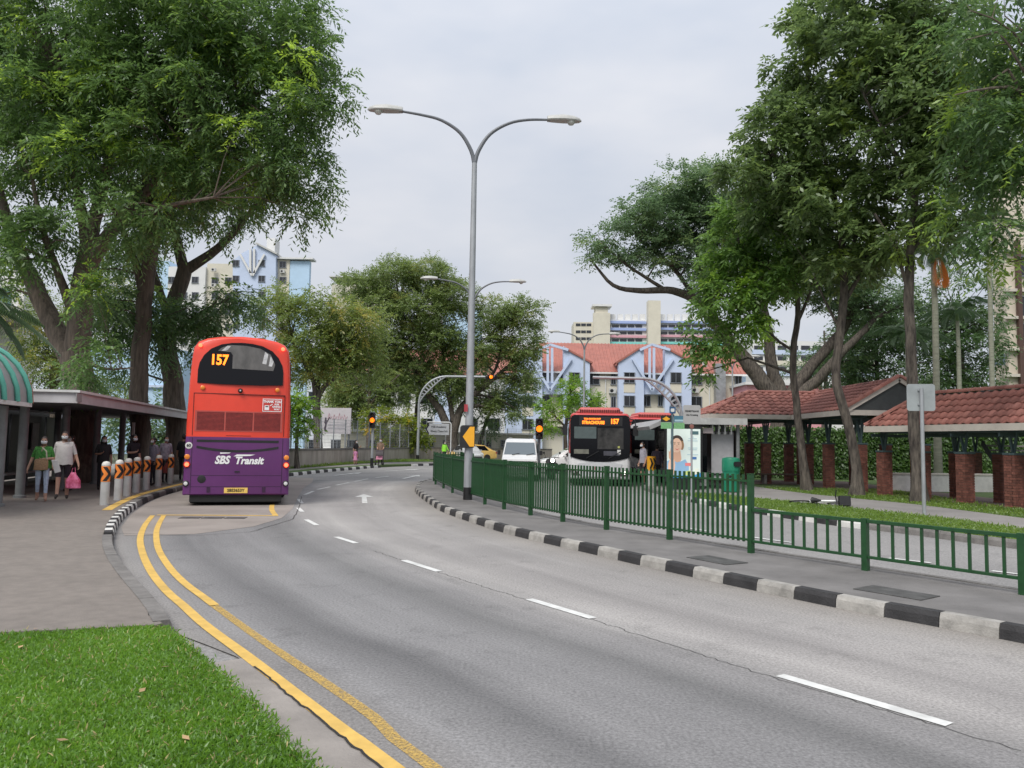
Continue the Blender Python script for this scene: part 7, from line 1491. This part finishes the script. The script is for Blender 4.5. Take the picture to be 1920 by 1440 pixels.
tree('street_tree', 'tree leaning in from the right edge with pale bare branches', 19.0,
     [[(2080, None, 0, .24), (2060, 700, 0, .2), (2040, 500, 0, .18), (2020, 350, 0, .15), (1980, 200, 0, .1), (1920, 60, 0, .05)], [(2025, 380, 0, .09), (1960, 270, 0, .06), (1890, 130, -.2, .035), (1860, 150, -.2, .02)], [(2010, 300, 0, .07), (1930, 178, -.2, .045), (1860, 165, -.3, .03), (1790, 178, -.3, .014)], [(2000, 240, 0, .07), (1930, 150, -.4, .04), (1870, 60, -.5, .025), (1810, 75, -.5, .012)], [(1975, 200, 0, .05), (1900, 60, -.3, .03), (1820, 20, -.4, .014)]],
     [(1850, 20, 70, 50, 0, 1.4, .8), (1780, 30, 40, 40, 0, 1, .6), (1900, 250, 50, 60, .3, 1.2, .8), (1890, 420, 40, 50, .4, 1, .5), (1960, 120, 70, 80, 0, 1.4, .9), (1930, 340, 50, 60, .3, 1.1, .7), (1850, 110, 36, 26, .4, .8, .4), (1830, 220, 60, 50, .8, 1.4, .8), (1900, 160, 60, 50, .8, 1.4, .8), (1870, 320, 60, 50, .8, 1.3, .7), (1830, 400, 50, 40, 1, 1.2, .5), (1900, 500, 40, 40, .8, 1, .45)], 'feather2', M_BARKP, 'trees along the right footpath')
# --- spreading tree behind the hipped walkway
tree('umbrella_tree', 'wide umbrella shaped tree with black spreading limbs over the buses', 54.0,
     [[(1468, None, 0, 1.0), (1468, 830, 0, .9), (1466, 745, 0, .85)], [(1455, 750, 0, .62), (1420, 705, 0, .56), (1382, 655, 0, .48), (1345, 610, 0, .42), (1310, 568, 0, .34), (1262, 545, -.3, .26), (1200, 545, -.5, .2), (1150, 535, -.7, .14), (1110, 490, -.8, .07)],
      [(1466, 745, 0, .5), (1448, 690, .3, .42), (1440, 620, .5, .36), (1420, 540, .6, .28), (1380, 450, .6, .16)], [(1480, 745, 0, .5), (1510, 700, .2, .42), (1550, 655, .4, .36), (1590, 600, .6, .3), (1610, 520, .8, .2)], [(1486, 750, 0, .45), (1530, 715, -.5, .38), (1570, 670, -1, .3), (1640, 600, -1.4, .2)],
      [(1310, 568, 0, .2), (1260, 500, .4, .14), (1200, 450, .6, .08)], [(1340, 605, 0, .22), (1320, 520, .8, .17), (1290, 420, 1.2, .1)], [(1250, 545, -.3, .14), (1180, 500, -.8, .09), (1130, 460, -1, .05)]],
     [(1110, 470, 26, 16, -.8, 2, .6), (1140, 440, 34, 20, -.8, 2.4, .8), (1170, 470, 46, 18, -.8, 2.4, .7), (1200, 400, 44, 24, -.5, 3, .9), (1260, 355, 52, 28, 0, 3.6, 1), (1330, 350, 66, 34, 0, 4, 1), (1250, 420, 66, 30, 0, 3.6, 1), (1330, 420, 74, 34, 0, 4, 1), (1250, 480, 60, 26, -.4, 3, .8), (1340, 490, 66, 32, 0, 3.6, .8), (1420, 400, 80, 50, .5, 4.4, 1), (1460, 500, 80, 44, .5, 4, .8), (1300, 545, 40, 16, 0, 2, .45), (1560, 520, 80, 60, .8, 4, .8), (1640, 560, 60, 50, 0, 3, .8)], 'rain', M_BARKD, None, twig=.07)
# --- trees in the middle distance
tree('roadside_tree', 'olive crowned tree with dark forked trunk right of the red bus', 52.0,
     [[(596, None, 0, .34), (596, 800, 0, .28), (592, 750, 0, .27)], [(592, 755, 0, .2), (588, 715, 0, .17), (570, 680, 0, .13), (548, 640, 0, .08)], [(594, 750, 0, .22), (608, 725, 0, .18), (640, 695, 0, .14), (660, 650, 0, .07)], [(592, 745, 0, .16), (604, 690, .3, .13), (620, 630, .3, .08), (620, 560, .3, .04)]],
     [(560, 600, 50, 34, 0, 2, .55), (620, 590, 62, 36, 0, 2.6, .85), (680, 610, 52, 36, 0, 2.4, .85), (600, 650, 60, 32, 0, 2.4, .9), (670, 655, 50, 28, 0, 2, .85), (555, 660, 36, 28, 0, 1.6, .8), (640, 690, 36, 14, 0, 1.4, .6), (580, 700, 40, 16, 0, 1.6, .5), (690, 690, 40, 20, 0, 1.8, .7), (545, 560, 40, 24, 0, 1.6, .35), (510, 570, 34, 26, 1, 1.6, .4), (470, 590, 34, 30, 1, 1.6, .45)], 'mid', M_BARKD, 'trees in the middle distance', twig=.05)
tree('roadside_tree', 'largest olive green tree with twisted trunk behind the nearest lamp post', 73.0,
     [[(842, None, 0, 0.66), (848, 845, 0, 0.58), (846, 810, 0, 0.55)], [(846, 815, 0, 0.41), (826, 770, 0, 0.36), (800, 735, 0, 0.29), (776, 690, 0, 0.23), (757, 640, 0, 0.16), (750, 590, 0, 0.08)], [(850, 812, 0, 0.41), (862, 770, 0, 0.34), (884, 745, 0, 0.26), (920, 715, 0, 0.22), (960, 680, 0, 0.12)], [(850, 790, 0, 0.24), (840, 730, .5, 0.20), (830, 660, .6, 0.16), (820, 580, .6, 0.07)], [(880, 748, 0, 0.19), (930, 690, .3, 0.14), (940, 620, .3, 0.07)]],
     [(680, 540, 50, 24, 0, 3, .8), (740, 515, 56, 26, 0, 3.4, .9), (810, 520, 60, 28, 0, 3.6, .9), (720, 575, 60, 30, -.5, 3, .85), (790, 580, 66, 34, -.5, 3.4, .9), (855, 560, 40, 30, 0, 3, .85), (760, 640, 60, 34, -.5, 3, .75), (830, 640, 56, 34, -.3, 3, .8), (790, 700, 56, 24, 0, 2.6, .55), (920, 590, 50, 30, 0, 3, .8), (985, 590, 36, 30, 0, 2.4, .75), (900, 650, 50, 32, 0, 2.8, .8), (970, 650, 46, 34, 0, 2.6, .8), (980, 710, 40, 24, 0, 2, .7), (740, 690, 40, 26, 0, 2, .7), (840, 710, 50, 26, .4, 2.4, .7), (700, 660, 40, 26, 0, 2, .7), (900, 740, 46, 22, .5, 2, .6), (950, 765, 40, 16, .5, 1.8, .55)], 'middark', M_BARKD, 'trees in the middle distance', twig=.06)
tree('roadside_tree', 'thin pale stemmed tree between billboard and yellow shrub', 70.0,
     [[(690, None, 0, .2), (690, 780, 0, .17), (694, 720, 0, .15), (690, 650, 0, .1), (682, 590, 0, .05)], [(692, 740, 0, .1), (660, 700, 0, .07), (640, 680, 0, .04)], [(692, 760, 0, .1), (730, 720, 0, .07), (752, 700, 0, .04)]],
     [(640, 740, 36, 26, 1, 1.8, .9), (690, 735, 46, 28, 1, 2, .9), (740, 740, 36, 26, 1, 1.8, .8), (660, 770, 30, 20, 1, 1.4, .8)], 'middark', M_BARK, 'trees in the middle distance')
tree('roadside_tree', 'small bright green tree tucked behind the red bus', 43.0,
     [[(556, None, 0, .12), (556, 830, 0, .1), (560, 790, 0, .08), (560, 750, 0, .05)]],
     [(556, 745, 26, 30, 0, 1.2, 1), (568, 785, 26, 30, 0, 1.2, 1), (545, 800, 20, 24, 0, 1, .9)], 'fresh', M_BARKD, 'trees in the middle distance')
tree('yellow_shrub', 'rounded yellow green shrub with flowers beside the far traffic light', 66.5,
     [[(742, None, 0, .08), (742, 840, 0, .06), (742, 800, 0, .04)], [(742, 850, 0, .05), (710, 810, 0, .03)], [(742, 850, 0, .05), (775, 810, 0, .03)]],
     [(740, 800, 44, 28, 0, 1.6, 1.1), (705, 790, 26, 22, 0, 1.2, 1), (780, 815, 24, 22, 0, 1.1, 1), (730, 835, 40, 14, 0, 1.2, .8)], 'yellow', M_BARKD, None, roots=False, cat='shrub')
tree('roadside_tree', 'feathery light green tree in front of the red roofed flats', 66.0,
     [[(1062, None, 0, .2), (1060, 820, 0, .16), (1064, 770, 0, .12), (1070, 730, 0, .06)], [(1060, 800, 0, .1), (1030, 770, 0, .06), (1010, 750, 0, .03)], [(1062, 790, 0, .1), (1095, 760, 0, .05)]],
     [(1075, 730, 30, 22, 0, 1.8, .9), (1100, 755, 28, 20, 0, 1.6, .85), (1060, 765, 30, 22, 0, 1.8, .7), (1025, 760, 26, 22, 0, 1.6, .5), (1035, 800, 30, 20, 0, 1.6, .6), (1090, 785, 24, 14, 0, 1.2, .6)], 'fresh', M_BARK, 'trees in the middle distance')
tree('roadside_tree', 'dark leaning tree beside the white van', 76.0,
     [[(895, None, 0, .22), (900, 830, 0, .18), (912, 790, 0, .16), (925, 760, 0, .12), (930, 720, 0, .06)]], [(910, 790, 26, 22, 0, 1.2, .6), (935, 745, 36, 20, 0, 1.6, .8), (980, 745, 34, 16, 0, 1.6, .7), (885, 760, 26, 20, 0, 1.4, .6)], 'back', M_BARKD, 'trees in the middle distance')
# --- backdrop trees
tree('backdrop_tree', 'dark filler tree behind the wall left of the direction sign', 80.0, [[(780, None, 0, .3), (780, 800, 0, .25), (782, 740, 0, .1)]], [(700, 700, 50, 30, 0, 3, .8), (770, 700, 50, 30, 0, 3, .8), (650, 720, 40, 26, 0, 3, .8), (820, 740, 40, 30, 0, 3, .6), (610, 690, 40, 30, 0, 3, .7), (880, 700, 50, 30, 0, 3, .7)], 'back', M_BARKD, 'backdrop trees')
tree('backdrop_tree', 'low shrubby tree beyond the far end of the left shelter', 40.0, [[(270, None, 0, .12), (270, 820, 0, .1), (272, 780, 0, .05)]], [(250, 800, 40, 30, 0, 1.4, .8), (300, 790, 44, 34, 0, 1.4, .9), (330, 830, 40, 24, 0, 1.2, .8), (200, 790, 40, 30, 0, 1.4, .7)], 'back', M_BARKD, 'backdrop trees')
tree('backdrop_tree', 'pale leaved tree glimpsed behind the left shelter trunks', 50.0, [[(95, None, 0, .25), (100, 700, 0, .2), (110, 600, 0, .1)]], [(90, 600, 50, 50, 0, 2, .5), (110, 680, 50, 40, 0, 2, .7), (60, 660, 30, 40, 0, 1.5, .6), (190, 720, 40, 30, 0, 2, .6), (220, 540, 50, 40, 0, 2, .4)], 'mid', M_BARKP, 'backdrop trees')
for u, y0, lb, bb in ((1640, 60, 'dense dark tree behind the gabled walkway ridge', [(1620, 640, 70, 50, 0, 3, .9), (1680, 620, 60, 60, 0, 3, .9), (1640, 700, 80, 30, 0, 3, .9), (1560, 690, 40, 36, 0, 2.5, .7)]),
                      (1800, 52, 'dense green tree mass left of the beige flats', [(1780, 620, 60, 60, 0, 2.6, .9), (1840, 640, 40, 60, 0, 2, .8), (1760, 700, 70, 36, 0, 2.6, .9), (1830, 710, 50, 30, 0, 2, .9), (1780, 550, 50, 46, 0, 2.4, .7), (1850, 560, 30, 40, 0, 1.6, .5)]),
                      (1545, 75, 'green tree behind the fork of the spreading tree', [(1510, 680, 60, 24, 0, 3, .5), (1590, 660, 50, 40, 0, 3, .8)])):
    tree('backdrop_tree', lb, float(y0), [[(u, None, 0, .3), (u, 800, 0, .25), (u + 4, 700, 0, .18), (u, 620, 0, .08)]], bb, 'back', M_BARKD, 'backdrop trees')

# --- palms
M_PALM = leaf_mat('leaf_palm', (0.02, 0.05, 0.02), (0.05, 0.1, 0.03), (0.1, 0.16, 0.04), 0.25); M_PALMT = mat('palm_trunk', (0.23, 0.235, 0.18), 0.85, var=0.2, scale=2, stretch=(1, 1, 5)); M_DEAD = leaf_mat('leaf_dead_palm', (0.36, 0.14, 0.035), (0.6, 0.27, 0.05), None, 0.2)
def palm(label, u, y0, vtop, n=13, fl=2.4, dead=False, seed=1, ground=True):
    r_ = np.random.default_rng(seed); top = P(u, vtop, y0); t = thing('palm_tree', label, 'palm tree', (top.x, y0, 0), 0, 'palms'); H_ = top.z
    MB().tube([(0, 0, 0.02), (0, 0, H_ * .4), (0.03, 0, H_ * .8), (0, 0, H_)], [.19, .14, .125, .1], 10).build('trunk', M_PALMT, t, smooth=True)
    MB().tube([(0, 0, H_ - .05), (0, 0, H_ + .7)], [.12, .07], 8).build('crown_shaft', mat('palm_shaft', (0.1, 0.17, 0.05), 0.6), t, smooth=True)
    for i in range(n + (1 if dead else 0)):
        dd = dead and i == n; a = 2 * math.pi * i / n + r_.uniform(-.2, .2) if not dd else -1.4; el = r_.uniform(.1, 1.1) if not dd else -1.2; L = fl * r_.uniform(.8, 1.1) if not dd else 2.0; K = 26
        tt = np.linspace(0.08, 1, K); hx = L * tt * math.cos(el); z = L * tt * math.sin(el) - (1.3 * L * .5) * tt ** 2 * (0 if dd else 1)
        c = np.stack([hx * math.cos(a), hx * math.sin(a), z + H_ + (.55 if not dd else .1)], 1)
        if dd: c[:, :2] = c[:, :2] * 0.3 + np.array([0.1, -0.22]); c[:, 2] = H_ + .35 - tt * 1.5
        tang = unit(np.gradient(c, axis=0)); sd = unit(np.cross(tang, [0, 0, 1.0])); Vs = []
        for sg in (-1, 1):
            ld = unit(tang * .5 + sd * sg * (.8 if not dd else .8) + np.array([0, 0, -.45 if not dd else -.3])); ls = unit(np.cross(ld, tang)); Ln = .62 * np.sin(np.pi * np.clip(tt * .9 + .08, 0, 1)) * fl / 2.4 + .08
            V, _ = leaf_quads(c, ld, ls, Ln, np.full(K, .06 if not dd else .075), .02); Vs.append(V)
        V = np.concatenate(Vs); o = link('dead_frond' if dd else 'frond', np_mesh('frond', V, np.arange(len(V)).reshape(-1, 4), M_DEAD if dd else M_PALM), t)
        stuff(MB().tube([tuple(p) for p in c[::4]], .018, 4).build('midrib', M_DEAD if dd else M_PALM, o))
    return t
palm('tall palm with one hanging orange dead frond right of the grey sign', 1750, 34.0, 492, 13, 2.2, True, 3)
palm('slim palm trunk beside the beige flats', 1852, 44.0, 430, 12, 2.4, False, 5)
palm('palm with drooping fronds behind the tiled roof', 1795, 47.0, 600, 14, 2.8, False, 8)
palm('low palm with drooping fronds left of the dead frond palm', 1700, 48.0, 640, 14, 2.8, False, 11)
palm('palm reaching in at the left edge above the vault canopy', -62, 21.0, 610, 14, 2.3, False, 12)

# --- hedge behind the walkways
HG = thing('hedge', 'tall clipped green creeper hedge behind the brick pillars', 'hedge', (18.5, 41.0, 0.09))
MB().box((0, 0, 1.25), (17.0, 0.8, 2.5)).build('core_box', mat('hedge_core', (0.012, 0.03, 0.01), 0.9), HG)  # one solid dark green box filling the hedge behind the leaves
n = 26000; pos = np.stack([RNG.uniform(-8.6, 8.6, n), -0.42 - RNG.uniform(0, .18, n), RNG.uniform(0.02, 2.65, n)], 1); d = unit(RNG.normal(0, .6, (n, 3)) + np.array([0, -.5, -.5])); s_ = unit(np.cross(d, RNG.normal(0, .5, (n, 3)) + np.array([0, -1, .3])))
V, F = leaf_quads(pos, d, s_, RNG.uniform(.1, .2, n), RNG.uniform(.07, .13, n)); link('foliage', np_mesh('foliage', V, F, leaf_mat('leaf_hedge', (0.045, 0.11, 0.02), (0.1, 0.2, 0.03), (0.15, 0.26, 0.04), 0.25)), HG)

# --- grass
def inside(pts, poly):
    x, y = pts[:, 0], pts[:, 1]; c = np.zeros(len(pts), bool); j = len(poly) - 1
    for i in range(len(poly)):
        xi, yi = poly[i]; xj, yj = poly[j]; m_ = ((yi > y) != (yj > y)) & (x < (xj - xi) * (y - yi) / (yj - yi + 1e-12) + xi); c ^= m_; j = i
    return c
def grass(name, poly, box, dens, L, W, z, m, lean=.75, clump=False):
    n = int((box[1] - box[0]) * (box[3] - box[2]) * dens); p = np.stack([RNG.uniform(box[0], box[1], n), RNG.uniform(box[2], box[3], n), np.full(n, z)], 1); p = p[inside(p, poly)]; n = len(p)
    if clump: q = np.sin(p[:, 0] * 3.1 + np.sin(p[:, 1] * 2.3) * 1.7) * np.sin(p[:, 1] * 2.7 + np.sin(p[:, 0] * 1.9)) + RNG.normal(0, .5, n); p = p[q > -1.0]; n = len(p); p[:, :2] += RNG.normal(0, .035, (n, 2)); tone = np.repeat(np.clip(q[q > -1.0][:n] * .12 + RNG.uniform(-.05, .2, n), -.1, .5), 4)
    else: tone = np.repeat(RNG.uniform(0, .3, n), 4)
    d = RNG.normal(0, lean, (n, 3)); d[:, 2] = np.abs(RNG.normal(.75, .3, n)) + .15; d = unit(d); s_ = unit(np.cross(d, RNG.normal(0, 1, (n, 3))))
    V, F = leaf_quads(p, d, s_, RNG.uniform(.5, 1.2, n) * L, RNG.uniform(.7, 1.2, n) * W, .1); return stuff(link(name, np_mesh(name, V, F, m, tone)))
M_BLADE = leaf_mat('grass_blade', (0.055, 0.14, 0.012), (0.16, 0.33, 0.03), (0.36, 0.46, 0.12), 0.3, rough=0.45); M_BLADE2 = leaf_mat('grass_blade_dry', (0.085, 0.16, 0.02), (0.18, 0.29, 0.04), (0.3, 0.33, 0.09), 0.3)
vp = [(x, y) for x, y in verge_poly]
vp_in = [(-2.98, 6.84), (-2.76, 6.6), (-2.3, 5.97), (-1.6, 4.98), (-1.02, 4.12), (0.9, 1.18), (4.4, -4.4), (-22, -6), (-22, 1.5), (-10.0, 4.77), (-4.1, 6.5)]
tag(grass('lawn_grass', vp_in, (-6.0, 0.6, 2.6, 7.0), 14500, .06, .0115, .072, M_BLADE, clump=True), 'lush green cow grass of the near left verge', 'grass')
rvp = [(p.x, p.y) for p in right_in if 6 < p.y < 26.4] + [(p.x, p.y) for p in reversed(path_l) if p.y > 5]
tag(grass('dry_grass', vp_in, (-6.0, 0.6, 2.6, 7.0), 700, .07, .009, .072, mat('grass_straw', (0.32, 0.27, 0.12), 0.8, island=0.3), lean=1.1, clump=True), 'dry straw coloured blades mixed into the near turf', 'grass')
tag(grass('verge_grass', rvp, (5.0, 15.0, 8.0, 26.5), 420, .12, .022, .098, M_BLADE2), 'bright grass strip along the opposite kerb', 'grass')
plp = [(p.x, p.y) for p in path_r] + [(15.0, 32.0), (14.0, 20.0), (19, 8)]
tag(grass('lawn_edge_grass', plp, (9.8, 16.0, 10.0, 31.0), 260, .12, .024, .09, M_BLADE2), 'grass between the footpath and the brick pillars', 'grass')
flp = [(-12.3, 38), (-11.5, 48), (-10.95, 53), (-9.95, 58.5), (-8.9, 64), (-6.5, 64), (-9.3, 58), (-10.6, 51.5), (-11.9, 42), (-12.9, 38)]
tag(grass('far_grass', flp, (-13.5, -5.0, 37, 68), 130, .26, .05, .11, M_BLADE2), 'rough grass tufts at the foot of the far wall', 'grass')
n = 16; p = np.stack([RNG.uniform(-4.0, -1.0, n), RNG.uniform(4.0, 6.9, n), np.full(n, .12)], 1); p = p[inside(p, vp_in)]; n = len(p); d = unit(np.stack([RNG.normal(0, 1, n), RNG.normal(0, 1, n), RNG.uniform(0, .3, n)], 1)); s_ = unit(np.cross(d, RNG.normal(0, .3, (n, 3)) + np.array([0, 0, 1.0])))
V, F = leaf_quads(p, d, s_, RNG.uniform(.05, .085, n), RNG.uniform(.025, .04, n), .1); tag(stuff(link('fallen_leaves', np_mesh('fallen_leaves', V, F, mat('leaf_litter', (0.3, 0.2, 0.1), 0.8, island=0.4)))), 'scattered dry fallen leaves on the near grass', 'leaves')
